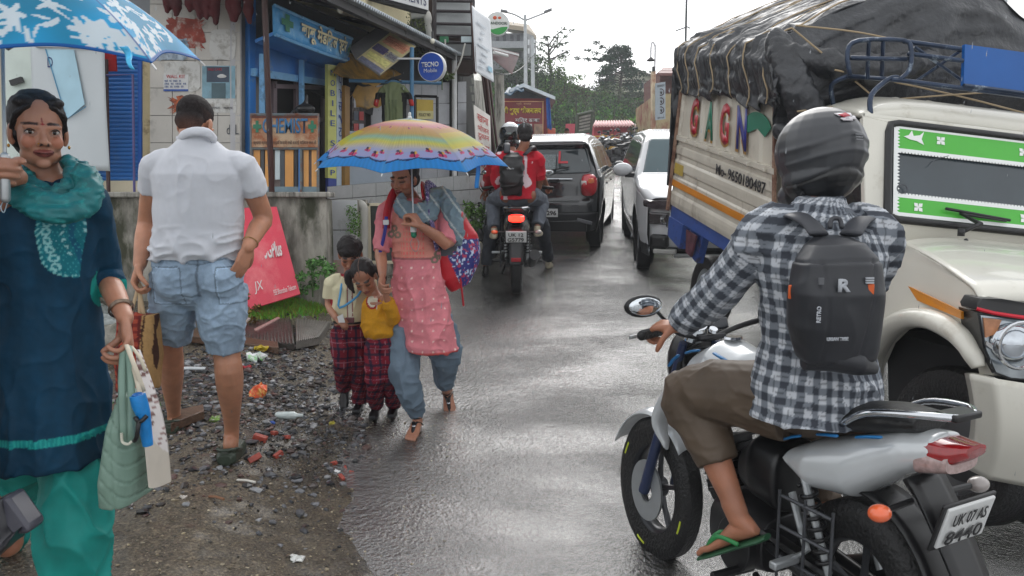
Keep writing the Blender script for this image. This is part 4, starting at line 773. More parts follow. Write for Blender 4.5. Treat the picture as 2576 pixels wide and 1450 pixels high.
for i in range(n):
 a0,a1=i/n,(i+1)/n
 for(x0,x1,o0,o1)in((a0,a0+.02,.02,.02),(a0+.02,a0+.03,.02,.0),(a0+.03,a1-.01,.0,.0),(a1-.01,a1,.0,.02)):
  mb.add([C(x0,.58,0,o0+.012),C(x1,.58,0,o1+.012),C(x1,1.02,0,o1+.012),C(x0,1.02,0,o0+.012)],[(0,1,2,3)])
mb.build('upper_boards',paintp,trk,smooth=0)
mb=MB();mb.prism(Q(0,1,.165,.215,.028),V((-.98,-.12,.1))*.003);mb.build('amber_stripe',amber,trk)
mb=MB();mb.prism(Q(.02,.13,.27,.355,.028),V((-.98,-.12,.1))*.003);mb.build('yellow_plate',mat('dull_yellow',(186,160,70),rough=.5,var=.15),trk)
for q_ in(Q(-.01,.012,-.05,1.02,.03),Q(.985,1.0,-.05,1.02,.02)):MB().prism(q_,V((-.98,-.12,.1))*.02).build('corner_rail',mat('rust_edge',(150,120,100),rough=.6,dirt=(96,60,44),ds=9,dth=.5),trk)
def ct(s,a0,a1,b0,b1,m,off,**k):
 o=C(a0,b0,0,off);return text('lettering',s,m,trk,o,C(a1,b0,0,off)-o,C(a0,b1,0,off)-o,(C(a0,b1,0,off)-o).length,width=(C(a1,b0,0,off)-o).length,**k)
mr_,mg_,mb_,my_=mat('letter_red',(176,34,50),rough=.4),mat('letter_green',(20,112,86),rough=.4),mat('letter_blue',(38,44,128),rough=.4),mat('letter_shadow',(206,160,90),rough=.4)
for ch,a,m in(('G',.17,mr_),('A',.36,mg_),('G',.52,mr_),('N',.685,mb_)):
 ct(ch,a-.012,a+.085,.60,.88,my_,.03,bold=.05);ct(ch,a,a+.09,.62,.90,m,.036,bold=.04)
mb=MB();pts=[C(.86+.1*math.cos(t)*1.1,.78+.1*math.sin(t),0,.03)for t in np.linspace(.2,2.9,14)]+[C(.78,.74,0,.03),C(.86,.78,0,.03),C(.92,.74,0,.03)];mb.prism(pts,V((-.98,-.12,.1))*.003);mb.build('painted_leaf',mg_,trk,smooth=0)
ct('Mo- 9650180487',.50,.93,.40,.475,mat('ink_black',(26,24,26)),.032,bold=.02)
ct('YODHA',.035,.115,.29,.335,mat('faded_gold',(146,126,60)),.034)if False else None
for i in range(7):MB().box(C(.16+.13*i,.55,0,.05),(.03,.03,.03)).build('hook',paintp,trk,bevel=.006)
bl=mat('truck_blue',(56,84,150),rough=.4,var=.2,dirt=(60,50,50),ds=6,dth=.6)
mb=MB();mb.prism(Q(0,.98,-.10,0,.0),WV*.03);mb.build('floor_edge',bl,trk)
mb=MB();mb.prism([C(-.005,-.1,0,.01),C(.17,-.1,0,.01),C(.15,-.30,0,.01),C(.0,-.26,0,.01)],WV*.04);mb.prism([C(.19,-.1,.02),C(.34,-.1,.02),C(.29,-.34,.02),C(.22,-.32,.02)],WV*.03);mb.build('skirt_board',bl,trk)
mb=MB();mb.prism([C(.21,-.12,0,.012),C(.315,-.12,0,.012),C(.28,-.30,0,.012),C(.225,-.29,0,.012)],WV*.01);mb.build('painted_picture',mat('painted_picture',(96,60,70),rough=.4,var=.6,vs=14),trk)
mb=MB();mb.hexa([C(0,-.28,.2),C(1.7,-.28,.2),C(1.7,-.28,.8),C(0,-.28,.8),C(0,-.05,.2),C(1.7,-.05,.2),C(1.7,-.05,.8),C(0,-.05,.8)]);mb.build('chassis',mat('grimy_black',(28,27,27),rough=.6,var=.3),trk)
def wheel(parent,c,ax,R,w,rim=.6,spokes=0,name='wheel',rimm=None,tread=False):
 ax=V(ax).normalized();x,y,d=frame(ax);mb=MB();h=w/2
 pr=[(R*.62,-h*.8),(R*.8,-h),(R*.94,-h*.92),(R,-h*.6),(R,h*.6),(R*.94,h*.92),(R*.8,h),(R*.62,h*.8)]
 mb.lathe(pr,c,ax,n=48);o=mb.build(name,M_['rubber'],parent,smooth=40)
 if tread:
  tb=MB()
  for k in range(36):
   a=2*math.pi*k/36;rd=x*math.cos(a)+y*math.sin(a);tb.box(V(c)+rd*R,(w*.84,R*.018,.005),rotm(ax,rd.cross(ax),rd))
  tb.build('tread',M_['rubber'],o).matrix_parent_inverse=Matrix.Identity(4)if parent and parent.name in ROOTM and False else Matrix.Identity(4)
 rm=MB();rr=R*.63;rm.lathe([(rr,-h*.75),(rr*.94,-h*.4),(rr*.9,h*.2),(rr*.94,h*.6),(rr,h*.75)],c,ax,n=36)
 if spokes==0:rm.lathe([(rr*.95,-h*.3),(rr*.75,-h*.1),(rr*.35,-h*.5),(0,-h*.55)],c,ax,n=36);rm.lathe([(rr*.95,h*.3),(rr*.75,h*.1),(rr*.35,h*.5),(0,h*.55)],c,ax,n=36)
 else:
  for k in range(spokes):
   a=2*math.pi*(k+.3)/spokes;rd=x*math.cos(a)+y*math.sin(a)
   for s in((-1,1)if spokes>5 else(0,)):
    tg=rd.cross(ax)*s*.1*rr*1.2
    rm.tube([V(c)+rd*R*.08+tg*.3,V(c)+rd*rr*.5+tg,V(c)+rd*rr*.98+tg*1.5],[R*.075,R*.05,R*.06],n=6,flat=.7)
  rm.lathe([(0,-h*.5),(rr*.22,-h*.5),(rr*.24,0),(rr*.22,h*.5),(0,h*.5)],c,ax,n=20)
 rm.build('rim',rimm or M_['steel'],o,smooth=40)
 return o
axt=WV.normalized()
for c in(C(.28,-.42,.1),C(.28,-.42,.9)):wheel(trk,V((c.x,c.y,float(gz(4,c.y))+.30)),axt,.33,.2)
fw=P(2375,1118,3.32);wheel(trk,fw+V((.09,0,-.0)),V((.97,.24,-.05)),.365,.22,rimm=mat('grimy_rim',(58,58,60),rough=.5));wheel(trk,fw+V((1.5,.16,-.1)),V((.97,.24,-.05)),.365,.22)
SEC=[(-.015,-.09,.05),(-.012,.02,.055),(-.03,.2,.06),(-.015,.34,.03),(.05,.44,0),(.2,.60,0),(.38,.78,0),(.56,.92,0),(.72,.82,0),(.9,.60,0),(1.0,.36,-.04),(1.03,.0,-.05)]
def secp(t):
 k=t*(len(SEC)-1);i=min(int(k),len(SEC)-2);f=k-i;a,b=SEC[i],SEC[i+1];return[lerp(a[j],b[j],f)for j in range(3)]
def TP(a,t,ex=0):
 c,dz,out=secp(t);sag=.035*math.sin(a*math.pi*5)*math.sin(math.pi*t);w1=(.35-abs(float(vnoise([[a*24,t*5,.3]])[0])))*.05+(.3-abs(float(vnoise([[a*60,t*9+a*20,3.]])[0])))*.022+(.3-abs(float(vnoise([[a*9+t*6,t*18,7.]])[0])))*.035
 hem=(.05*float(vnoise([[a*9,1,1]])[0])if t<.03 else 0)
 return C(-.03+1.05*a,1,c,out+w1*(1 if t<.4 else 0)+ex)+V((0,0,dz*1.02+sag*.6+w1*.8+hem+ex*.5))
mb=MB();mb.grid(lambda a,t:TP(a,t),170,90)
def FG(t,k):
 top=TP(1,t);w=(.3-abs(float(vnoise([[t*22+k*5,k*4,.2]])[0])))*.06+(.3-abs(float(vnoise([[t*9,k*9+t*7,5.2]])[0])))*.09
 bot=C(1.02,.95-.25*math.sin(math.pi*min(1,t*1.1)),secp(t)[0]);return lerp(top,bot,k)+V((-.02,-.12,0))*(math.sin(math.pi*min(k*1.2,1))+w*5)
mb.grid(FG,110,44);mb.grid(lambda t,k:lerp(TP(0,t),C(-.02,.15,secp(t)[0]),k)+V((0,.04*float(vnoise([[t*14,k*7,1]])[0]),0)),40,20)
tarp=thing('black_tarpaulin','wrinkled black tarpaulin roped over the cargo box of the cream pickup truck','tarpaulin',C(.5,1,.5))
mb.build('cover',tarpm,tarp,smooth=180,solid=.004)
fold=MB()
fold.tube([C(1.02,1.28,-.02),C(1.08,1.0,.03),C(1.06,.82,.10),C(1.08,.72,.2)],[.07,.10,.09,.05],n=14,sub=4,dome=True);fold.tube([C(1.03,.80,-.01),C(1.10,.70,.16),C(1.1,.76,.42),C(1.1,.85,.7)],[.04,.07,.08,.06],n=12,sub=4,dome=True)
fold.tube([C(1.05,1.22,.02),C(1.12,1.18,.25),C(1.12,1.26,.45)],[.06,.08,.05],n=12,sub=4,dome=True)
organic('folded_corner',fold,.014,tarpm,tarp,2,disp=lambda c,n:(1-np.abs(vnoise(c*np.array([11,11,5]),3)))*.03+fbm(c*22,8)*.012)
for i,a in enumerate((.07,.2,.34,.50,.66,.82,.97)):MB().tube([TP(a+.012*math.sin(k*.9),k/24,.012)for k in range(0,25)],.006,n=6).build('rope',ropet,tarp)
for A,B in(((1.09,1.36,.0),(1.14,.55,.62)),((1.13,1.16,.12),(1.12,1.0,.9)),((1.12,.92,.0),(1.14,1.12,.62)),((1.07,1.38,.02),(1.12,1.34,.4)),((1.10,.8,.02),(1.13,.95,.5))):
 MB().tube([C(*A),lerp(C(*A),C(*B),.5)+V((-.01,-.04,.01)),C(*B)],.006,n=6,sub=4).build('rope',ropet,tarp)
WC=V((.985,.11,-.098));Wc=1.62
cabm=paintw
def side(pl,th=.04,m=None,name='cab_side',**k):
 mb=MB();mb.prism(pl,WC*th);return mb.build(name,m or cabm,trk,**k)
r0,r1,r2,r3=P(2078,276,5.05),P(2100,274,4.9),P(2163,287,4.42),P(2190,292,4.36)
def RF(a,b):
 e=lerp(P(2072,274,5.15),P(2172,290,4.40),a)+WC*(Wc*b+.0);k=(1-abs(2*b-1)**5.5)*(1-(abs(2*a-1))**7*1.0);return e+V((0,0,.12*k))+V((0,.0,0))+V((-.03,-.02,0))*(0 if b>.03 else 1)
mb=MB();mb.grid(RF,24,40)
for k in(.3,.5,.7):pass
mb.build('roof',cabm,trk,smooth=180,solid=.02)
mb=MB()
for k in range(5):mb.tube([RF(.1,.22+.14*k)+V((0,0,.006)),RF(.5,.22+.14*k)+V((0,0,.008)),RF(.92,.22+.14*k)+V((0,0,.004))],.022,n=8,flat=.35)
mb.build('roof_rib',cabm,trk,smooth=180)
mb=MB();mb.tube([P(2076,277,5.1),P(2166,290,4.40),P(2172,291,4.37),P(2172,291,4.37)+WC*Wc],.016,n=8);mb.build('gutter',cabm,trk,smooth=180)
gTL,gTR,gBR,gBL=P(2236,308,4.33),P(2236,308,4.33)+WC*1.36,P(2232,550,4.08)+WC*1.40,P(2232,550,4.08)
hTL,hBL=P(2172,292,4.36),P(2178,600,4.10)
fr=MB();nr=V((.1,-1,.25)).normalized()
def fq(a,b,c,d):fr.prism([a,b,c,d],V((.0,.05,-.01)))
oTR,oBR=hTL+WC*Wc,hBL+WC*Wc
fq(hTL,oTR,gTR,gTL);fq(hTL,gTL,gBL,hBL);fq(gTR,oTR,oBR,gBR);fq(hBL,gBL,gBR,oBR);fr.build('windscreen_frame',cabm,trk,bevel=.006)
gl=[gBL,gBR,gTR,gTL];ng=(gBR-gBL).cross(gTL-gBL).normalized()
mb=MB();mb.prism([p+ng*-.012 for p in gl],ng*-.006)
go=mb.build('windscreen',mat('windscreen_glass',(50,60,66),rough=.1,spec=.7,var=.35,vs=2.2,wrough=.04),trk)
rp_=[]
for i,(p,q,w)in enumerate(((gTL,gTR,gBL),(gTR,gBR,gTL),(gBR,gBL,gTR),(gBL,gTL,gBR))):
 d=(q-p).normalized();rp_+=[p+d*.06,q-d*.06]
pp_=[]
for i in range(4):
 a,b,c_=rp_[2*i],rp_[2*i+1],rp_[(2*i+2)%8];cor=(gTR,gBR,gBL,gTL)[i];pp_+=[a,lerp(a,b,.5),b,lerp(lerp(b,cor,.6),lerp(c_,cor,.6),.5)]
MB().tube(pp_,.022,n=8,closed=True).build('rubber_seal',M_['black'],trk,smooth=180)
gm=mat('decal_green',(74,176,56),rough=.35,var=.05);wm=mat('decal_white',(232,234,232),rough=.4,var=.03)
def band(b0,b1,nm):
 mb=MB();mb.prism([on(gl,.03,b0,.0),on(gl,.97,b0,0),on(gl,.97,b1,0),on(gl,.03,b1,0)],ng*.003);mb.build(nm,gm,go)
 for bb,s in((b0,-1),(b1,1)):
  mb=MB();n=64
  for i in range(n):
   a0=.03+.94*i/n;w=.94/n;mb.prism([on(gl,a0,bb-s*.012,.002),on(gl,a0+w,bb-s*.012,.002),on(gl,a0+w,bb+s*.018,.002),on(gl,a0+w*.75,bb+s*.036,.002),on(gl,a0+w*.25,bb+s*.036,.002),on(gl,a0,bb+s*.018,.002)],ng*.002)
  mb.build('scalloped_edge',wm,go,smooth=0)
band(.72,.955,'green_band');band(.06,.235,'green_band')
mb=MB()
for i in range(26):
 b0=.05+.9*i/26;w=.9/26;mb.prism([on(gl,.022,b0,.003),on(gl,.038,b0,.003),on(gl,.05,b0+w*.5,.003),on(gl,.038,b0+w,.003),on(gl,.022,b0+w,.003)],ng*.002)
mb.build('scalloped_edge',wm,go,smooth=0)
def flower(a,b,s):
 mb=MB();c=on(gl,a,b,.005);X=(gBR-gBL).normalized();Z=(gTL-gBL).normalized()
 for k in range(4):
  an=math.pi/4+k*math.pi/2;d=X*math.cos(an)+Z*math.sin(an);e=X*-math.sin(an)+Z*math.cos(an);mb.prism([c,c+d*s*.6+e*s*.42,c+d*s*1.1,c+d*s*.6-e*s*.42],ng*.002)
 mb.build('flower_decal',wm,go,smooth=0)
flower(.235,.86,.032);flower(.13,.14,.032);flower(.6,.14,.032);flower(.62,.84,.032)
mb=MB();c=on(gl,.11,.86,.005);X=(gBR-gBL).normalized();Z=(gTL-gBL).normalized()
mb.prism([c+X*x+Z*z for x,z in((-.06,.0),(-.03,.012),(-.01,.045),(.0,.01),(.04,.02),(.065,.045),(.05,-.005),(.065,-.04),(.02,-.02),(-.02,-.015))],ng*.002);mb.build('bird_decal',wm,go,smooth=0)
mb=MB();mb.tube([on(gl,.28+.5*i/12,.245+.015*math.sin(i*1.7),-.05)for i in range(13)],.02,n=8);mb.build('dash_garland',mat('dash_garland',(150,66,60),rough=.7,var=.6,vs=40),go)
o=MB().tube([on(gl,.06+.022*math.cos(t),.31+.045*math.sin(t),.006)for t in np.linspace(0,6.28,20)[:-1]],.003,n=5,closed=True).build('round_sticker',mat('ink_grey',(70,74,80)),go)
MB().tube([on(gl,.18,.58,.004),on(gl,.21,.66,.004),on(gl,.27,.71,.004)],.002,n=4).build('scratch',mat('ink_grey'),go)
wb_=P(2418,585,3.98);MB().tube([wb_,wb_+V((.1,0,.045)),on(gl,.30,.10,.03),on(gl,.5,.075,.03)],[.012,.014,.008,.006],n=8).tube([on(gl,.24,.14,.025),on(gl,.52,.09,.025)],.009,n=6).tube([wb_+V((0,0,-.02)),wb_+V((0,0,.02))],.018,n=10).build('wiper',M_['black'],trk,smooth=180)
dr=[P(2055,278,5.15),P(2166,292,4.42),P(2186,600,4.12),P(2190,700,4.10),P(2040,770,5.15)]
ds0=MB();ds0.prism([P(2040,800,5.15),P(2040,500,5.15),P(2190,585,4.12),P(2195,1010,4.02),P(2060,950,5.0)],WC*.05);ds0.build('door',cabm,trk)
wdw=MB();wdw.prism([P(2050,500,5.15),P(2066,300,5.1),P(2152,306,4.5),P(2180,575,4.14)],WC*.02);wdw.build('door_window',mat('open_window_dark',(30,30,32),rough=.2,var=.3),trk)
MB().tube([P(2150,296,4.5),P(2182,590,4.13)],.018,n=8).build('pillar_seal',M_['black'],trk)
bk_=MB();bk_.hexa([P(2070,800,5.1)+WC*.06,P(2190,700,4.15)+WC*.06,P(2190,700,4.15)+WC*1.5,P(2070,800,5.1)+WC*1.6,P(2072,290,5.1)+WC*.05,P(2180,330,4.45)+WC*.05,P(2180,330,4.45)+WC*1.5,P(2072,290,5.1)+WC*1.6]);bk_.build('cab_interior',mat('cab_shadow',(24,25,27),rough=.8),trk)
hA,hB=P(2262,612,4.02),P(2470,742,3.02)
def HD(a,b):
 e=lerp(hA,hB,a)+V((-.02*math.sin(math.pi*a),0,.035*math.sin(math.pi*a)));w=(1.36-.06*a)*b;k=1-abs(2*b-1)**4
 return e+WC*w+V((0,0,.055*k*(1-.3*a)))-V((0,0,.07*max(0,a-.9)*10*max(0,a-.9)*10*.6))
mb=MB();mb.grid(HD,30,40);mb.build('bonnet',cabm,trk,smooth=180,solid=.015)
mb=MB();mb.grid(lambda a,b:lerp(lerp(hBL,hA+V((-.02,0,-.0)),a),lerp(oBR,hA+WC*1.36,a),b)+V((0,0,.01*math.sin(math.pi*a))),6,20);mb.build('cowl',cabm,trk,smooth=180,solid=.01)
MB().ell(P(2430,607,3.95),(.012,.012,.015)).build('washer_nozzle',M_['black'],trk)
MB().tube([HD(0,.0)+V((0,0,-.005)),HD(0,.5),HD(0,1)],.006,n=6,sub=3).build('bonnet_gap',M_['black'],trk)
wg=[P(2190,590,4.1),hA+V((0,0,.01)),HD(.3,0),HD(.6,0),HD(.9,0),P(2474,748,3.03),P(2466,786,3.0),P(2478,870,2.98),P(2500,945,2.96),P(2462,945,3.02),P(2455,905,3.05),P(2425,862,3.12),P(2372,826,3.25),P(2318,812,3.38),P(2268,826,3.55),P(2232,862,3.75),P(2205,925,3.95),P(2195,1010,4.05)]
mb=MB();mb.prism(wg,WC*.05);mb.build('front_wing',cabm,trk,bevel=.006)
mb=MB();ar=[P(2190,960,4.02),P(2204,905,3.93),P(2230,850,3.73),P(2266,815,3.55),P(2318,800,3.36),P(2374,814,3.22),P(2428,850,3.09),P(2458,893,3.01),P(2472,925,2.98)]
mb.tube([p-WC*.02 for p in ar],[.05,.055,.06,.062,.062,.06,.055,.045,.03],n=12,sub=4,flat=.75);mb.build('arch_flare',cabm,trk,smooth=180)
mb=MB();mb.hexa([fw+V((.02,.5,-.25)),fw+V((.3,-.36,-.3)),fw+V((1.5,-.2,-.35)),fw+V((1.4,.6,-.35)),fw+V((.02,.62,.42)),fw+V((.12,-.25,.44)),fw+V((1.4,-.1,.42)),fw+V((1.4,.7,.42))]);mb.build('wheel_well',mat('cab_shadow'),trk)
for v in(0,):side([P(2271,741,3.64),P(2418,803,3.09),P(2418,784,3.09),P(2271,714,3.66)],.012,amber,'amber_strip')
hl=[P(2458,786,2.985),P(2474,880,2.965),P(2500,940,2.95),P(2540,955,2.93),P(2640,962,2.95),P(2640,812,2.95),P(2560,800,2.94)]
MB().prism(hl,V((.02,.16,0))).build('lamp_housing',M_['black'],trk)
def inset(pl,k,off):c=sum(pl,V((0,0,0)))/len(pl);return[lerp(c,p,k)+V(off)for p in pl]
hl_o=MB().prism(inset(hl,.93,(0,-.008,0)),V((0,.01,0))).build('head_lamp',mat('headlamp_silver',(176,184,190),rough=.12,metal=.7,var=.35,vs=14),trk)
MB().lathe([(0,-.02),(.045,-.015),(.07,.0),(.085,.02),(.088,.045)],P(2570,870,2.90)+V((0,.02,0)),(-.1,1,0),n=32).build('reflector',mat('lens_clear',(200,206,212),rough=.08,metal=.85,var=.2,vs=20),hl_o)
MB().tube([P(2570,870,2.89)+V((.092*math.cos(t),0,.092*math.sin(t)))for t in np.linspace(0,6.28,25)[:-1]],.008,n=6,closed=True).build('chrome_ring',M_['chrome'],hl_o)
MB().prism([P(2475,800,2.965),P(2480,850,2.955),P(2506,840,2.945),P(2520,805,2.945)],V((0,.006,0))).build('turn_lens',mat('amber_lens',(190,130,90),rough=.15,var=.3,vs=30),hl_o)
for pl in([(2480,868),(2530,905),(2536,895),(2482,858)],):MB().prism([P(u,v,2.94)for u,v in pl],V((0,.006,0))).build('chrome_bar',M_['chrome'],hl_o)
MB().prism([P(2458,770,3.0),P(2470,750,3.0),P(2520,753,2.96),P(2660,775,2.95),P(2660,806,2.95),P(2560,800,2.93),P(2462,782,2.98)],V((0,.12,0))).build('lamp_brow',M_['black'],trk,bevel=.004)
MB().tube([P(2457,777,2.975),P(2500,788,2.945),P(2560,797,2.925),P(2660,808,2.93)],.008,n=6).build('red_line',mat('bright_red',(206,24,48),rough=.3),trk)
gr=MB();gr.box(P(2900,870,3.0),(.75,.1,.24),(0,.1,.11));gr.build('grille',M_['black'],trk,bevel=.01)
bp_=thing
def BM(a,b):
 top=[P(2436,938,3.12),P(2448,940,2.98),P(2500,952,2.90),P(2600,968,2.88),P(2600,968,2.88)+WC*1.3];bot=[P(2450,1165,3.10),P(2462,1190,3.0),P(2506,1212,2.93),P(2600,1230,2.91),P(2600,1230,2.91)+WC*1.3]
 k=a*4;i=min(int(k),3);f=k-i;p,q=lerp(top[i],top[i+1],f),lerp(bot[i],bot[i+1],f);return lerp(q,p,b)+V((-.0,-.05,0))*math.sin(math.pi*b)+V((0,.05,0))*(1-b)
mb=MB();mb.grid(BM,60,16);mb.build('bumper',cabm,trk,smooth=180,solid=.03)
for k in range(4):MB().ell(BM(.09+.01*k,.85-.22*k)+V((-.01,-.02,0)),(.008,.008,.008),nu=8,nv=6).build('bumper_bolt',M_['steel'],trk)
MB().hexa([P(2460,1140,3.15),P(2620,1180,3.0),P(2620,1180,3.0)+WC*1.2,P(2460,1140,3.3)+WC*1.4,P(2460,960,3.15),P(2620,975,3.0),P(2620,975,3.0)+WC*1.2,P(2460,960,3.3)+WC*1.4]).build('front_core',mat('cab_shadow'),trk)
mb=MB();mb.prism([p+WC*1.62 for p in wg],WC*.04);mb.prism([p+WC*1.6 for p in(P(2040,800,5.15),P(2066,300,5.15),P(2166,300,4.45),P(2190,1010,4.02))],WC*.04);mb.build('far_side',cabm,trk)
cr=thing('roof_carrier','blue steel luggage carrier with a blue sheet on top of the cream truck cab','roof rack',P(2300,240,4.7));bp2=mat('carrier_steel',(48,62,84),rough=.3,metal=.4,var=.3,vs=12,dirt=(170,184,196),ds=9,dth=.62)
W_=WC*1.55
for pts in([P(2098,272,5.0),P(2092,215,4.95),P(2135,192,4.85),P(2140,192,4.8)],[P(2190,290,4.42),P(2192,240,4.45),P(2235,200,4.5),P(2260,196,4.5)]):MB().tube(pts,.016,n=8,sub=4).build('mount',bp2,cr,smooth=180)
for pts in([P(2138,190,4.5),P(2132,130,4.5),P(2160,103,4.5),P(2272,102,4.5),P(2292,125,4.48),P(2288,175,4.46),P(2262,202,4.45)],[P(2135,192,4.8),P(2262,202,4.45),P(2262,202,4.45)+W_],[P(2272,104,4.5),P(2272,104,4.5)+W_*.95],[P(2285,135,4.48),P(2285,135,4.48)+W_*.95],[P(2140,146,4.5),P(2280,150,4.48)],[P(2225,149,4.5),P(2285,149,4.5)]):
 MB().tube(pts,.014,n=8,sub=3 if len(pts)>3 else 0).build('rail',bp2,cr,smooth=180)
for u in(2186,2222):MB().tube([P(u,104,4.5),P(u-4,198,4.6)],.012,n=8).build('upright',bp2,cr)
for A,B in((P(2300,118,4.5),P(2430,210,4.55)),(P(2300,208,4.55),P(2430,118,4.55))):MB().tube([A,B],.01,n=6).build('brace',bp2,cr)
MB().prism([P(2428,112,4.5),P(2424,215,4.5),P(2424,215,4.5)+W_*.72,P(2428,112,4.5)+W_*.72],V((0,.03,0))).build('blue_sheet',mat('carrier_blue',(14,92,170),rough=.35,var=.1,vs=3),cr)
MB().tube([P(2424,216,4.48),P(2424,216,4.48)+W_*.75],.014,n=6).build('rail',bp2,cr)
def car(name,label,loc,rz,sil,Wf,cls_x,cls_s,mats,wheels,R,pitch=0):
 t=thing(name,label,'car',loc,(pitch,0,rz),local=True)
 sil=[V((0,y,z))for y,z in sil];D=[0]
 for i in range(1,len(sil)):D.append(D[-1]+(sil[i]-sil[i-1]).length)
 Lt=D[-1];N_=int(Lt/.022);pts=[]
 for k in range(N_+1):
  d=Lt*k/N_;i=max(j for j in range(len(D))if D[j]<=d+1e-9);i=min(i,len(D)-2);f=(d-D[i])/(D[i+1]-D[i])
  p0,p1,p2,p3=sil[max(i-1,0)],sil[i],sil[i+1],sil[min(i+2,len(sil)-1)]
  pts.append(.5*((2*p1)+(p2-p0)*f+(2*p0-5*p1+4*p2-p3)*f*f+(3*p1-p0-3*p2+p3)*f**3)*1.0 if False else lerp(p1,p2,f))
 for _ in range(3):pts=[pts[0]]+[(pts[i-1]+pts[i]*2+pts[i+1])/4 for i in range(1,len(pts)-1)]+[pts[-1]]
 nrm=[]
 for i in range(len(pts)):
  d=(pts[min(i+1,len(pts)-1)]-pts[max(i-1,0)]).normalized();nrm.append(V((0,d.z,-d.y))*1)
 Rc=.075;parts={}
 def put(key,vs):
  mb=parts.setdefault(key,({},[],[]));idx=[]
  for p in vs:
   k=(round(p.x,5),round(p.y,5),round(p.z,5))
   if k not in mb[0]:mb[0][k]=len(mb[1]);mb[1].append(p)
   idx.append(mb[0][k])
  mb[2].append(tuple(idx))
 M=64
 def S(i,j):
  tt=-1+2*j/M;q=max(0,(abs(tt)-.86)/.14);ins=Rc*(1-math.sqrt(max(0,1-q*q)));p=pts[i]+nrm[i]*ins
  w=Wf(p.y,p.z);x=tt*w;
  return V((x,p.y+(.10*abs(tt)**2.2*(1 if p.y<.9 else-1 if p.y>3 else 0)if abs(nrm[i].z)<.8 else 0),p.z))
 G_=[[S(i,j)for j in range(M+1)]for i in range(len(pts))]
 for i in range(len(pts)-1):
  for j in range(M):
   c=(G_[i][j]+G_[i+1][j+1])/2;put(cls_x(c),[G_[i][j],G_[i][j+1],G_[i+1][j+1],G_[i+1][j]])
 ring=[G_[i][M]for i in range(len(pts))];bd=[(p.y,p.z)for p in ring];y0,y1=min(b[0]for b in bd),max(b[0]for b in bd);ny=int((y1-y0)/.02)
 ys=[y0+.001+(y1-y0-.002)*k/ny for k in range(ny+1)]
 def top(y):return max([b0[1]+(b1[1]-b0[1])*(y-b0[0])/(b1[0]-b0[0])for b0,b1 in zip(bd,bd[1:])if(b0[0]-y)*(b1[0]-y)<=0 and abs(b1[0]-b0[0])>1e-9]or[.3])
 tp_=[top(y)for y in ys];zs0=.24;nz=64
 for s in(-1,1):
  g=[[V((s*Wf(y,zs0+(tp_[k]-zs0)*m/nz),y,zs0+(tp_[k]-zs0)*m/nz))for m in range(nz+1)]for k,y in enumerate(ys)]
  for k in range(ny):
   for m in range(nz):
    c=(g[k][m]+g[k+1][m+1])/2
    if any((c.y-wy)**2+(c.z-R)**2<(R*1.17)**2 for wy in wheels):continue
    kk_=cls_s(c);put(kk_+('.%d'%s if kk_ in('side_window','pillar')else ''),[g[k][m],g[k+1][m],g[k+1][m+1],g[k][m+1]])
 for key,(_,vs,fs)in parts.items():
  if key is None:continue
  mb=MB();mb.v=[tuple(v)for v in vs];mb.f=fs;mb.m=[0]*len(fs);mb.build(key.split('.')[0],mats[key.split('.')[0]],t,smooth=50,solid=.006)
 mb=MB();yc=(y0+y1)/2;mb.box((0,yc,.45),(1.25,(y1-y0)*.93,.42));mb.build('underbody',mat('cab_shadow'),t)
 for wy in wheels:
  for s in(-1,1):
   MB().lathe([(R*1.16,-.16),(R*1.17,0.0)],(s*(Wf(wy,R)-.0),wy,R),(s,0,0),n=36).build('arch_liner',mat('cab_shadow'),t)
   wheel(t,V((s*(Wf(wy,R)-.115),wy,R)),(s,0,0),R,.2,spokes=7,rimm=mat('alloy',(188,192,196),rough=.25,metal=.7))
 return t
def wf_h(y,z):
 w=.835-.11*max(0,(y-2.9)/.8)**2-.05*max(0,(.6-y)/.6)**2
 w*=.955+.045*min(1,max(0,(z-.25)/.25))if z<.5 else 1
 if z>.98:w-=(z-.98)*.36+max(0,z-1.44)**1.5*1.0
 return w
silh=[(.10,.24),(.02,.34),(-.02,.45),(-.03,.66),(.01,.70),(.03,.95),(.07,1.06),(.24,1.40),(.17,1.46),(.2,1.50),(.5,1.565),(1.2,1.60),(1.9,1.58),(2.3,1.48),(2.85,1.08),(3.45,.95),(3.64,.78),(3.68,.5),(3.66,.24)]
def hx(c):
 if c.y<.8 and 1.07<c.z<1.395 and abs(c.x)<wf_h(c.y,c.z)-.075-.06*max(0,(1.2-c.z)):return 'rear_window'
 if c.y>2 and 1.12<c.z<1.5 and abs(c.x)<wf_h(c.y,c.z)-.07:return 'windscreen'
 if c.z>1.455 and c.y<2.5:return 'roof'
 if c.z<.52 and c.y<1:return 'bumper'
 return 'body'
def hsd(c):
 if c.z>1.46:return 'roof'
 y=c.y
 if 1.03<c.z<1.42-max(0,.62-y)*.9 and.42+(c.z-1.03)*.2<y<2.75-(c.z-1.08)*1.25:
  return 'side_window' if not(.98<y<1.04 or 1.85<y<1.91)else 'body'
 if y<.42 and c.z>1.1:return 'pillar'
 return 'body'
blk=mat('black_car_paint',(30,33,37),rough=.22,coat=1,var=.06,bump=.06,bs=160);wht=mat('white_car_paint',(196,198,200),rough=.25,coat=.7,var=.03)
hg=mat('hatch_glass',(56,66,70),rough=.06,spec=.8,var=.3,vs=3)
HX,HY=P(1362,500,10.4).x,10.5;HR=R_=-math.atan2(.2,1.0)*.95;pit=math.atan(.085)
hat=car('hatchback_car','black hatchback car with a white roof seen from behind',(HX,HY,float(zroad(HY))+.01),-.20,silh,wf_h,hx,hsd,{'body':blk,'roof':wht,'rear_window':hg,'windscreen':hg,'side_window':glassd,'bumper':mat('bumper_black',(34,36,39),rough=.35),'pillar':wht},(.62,3.0),.31,pit)
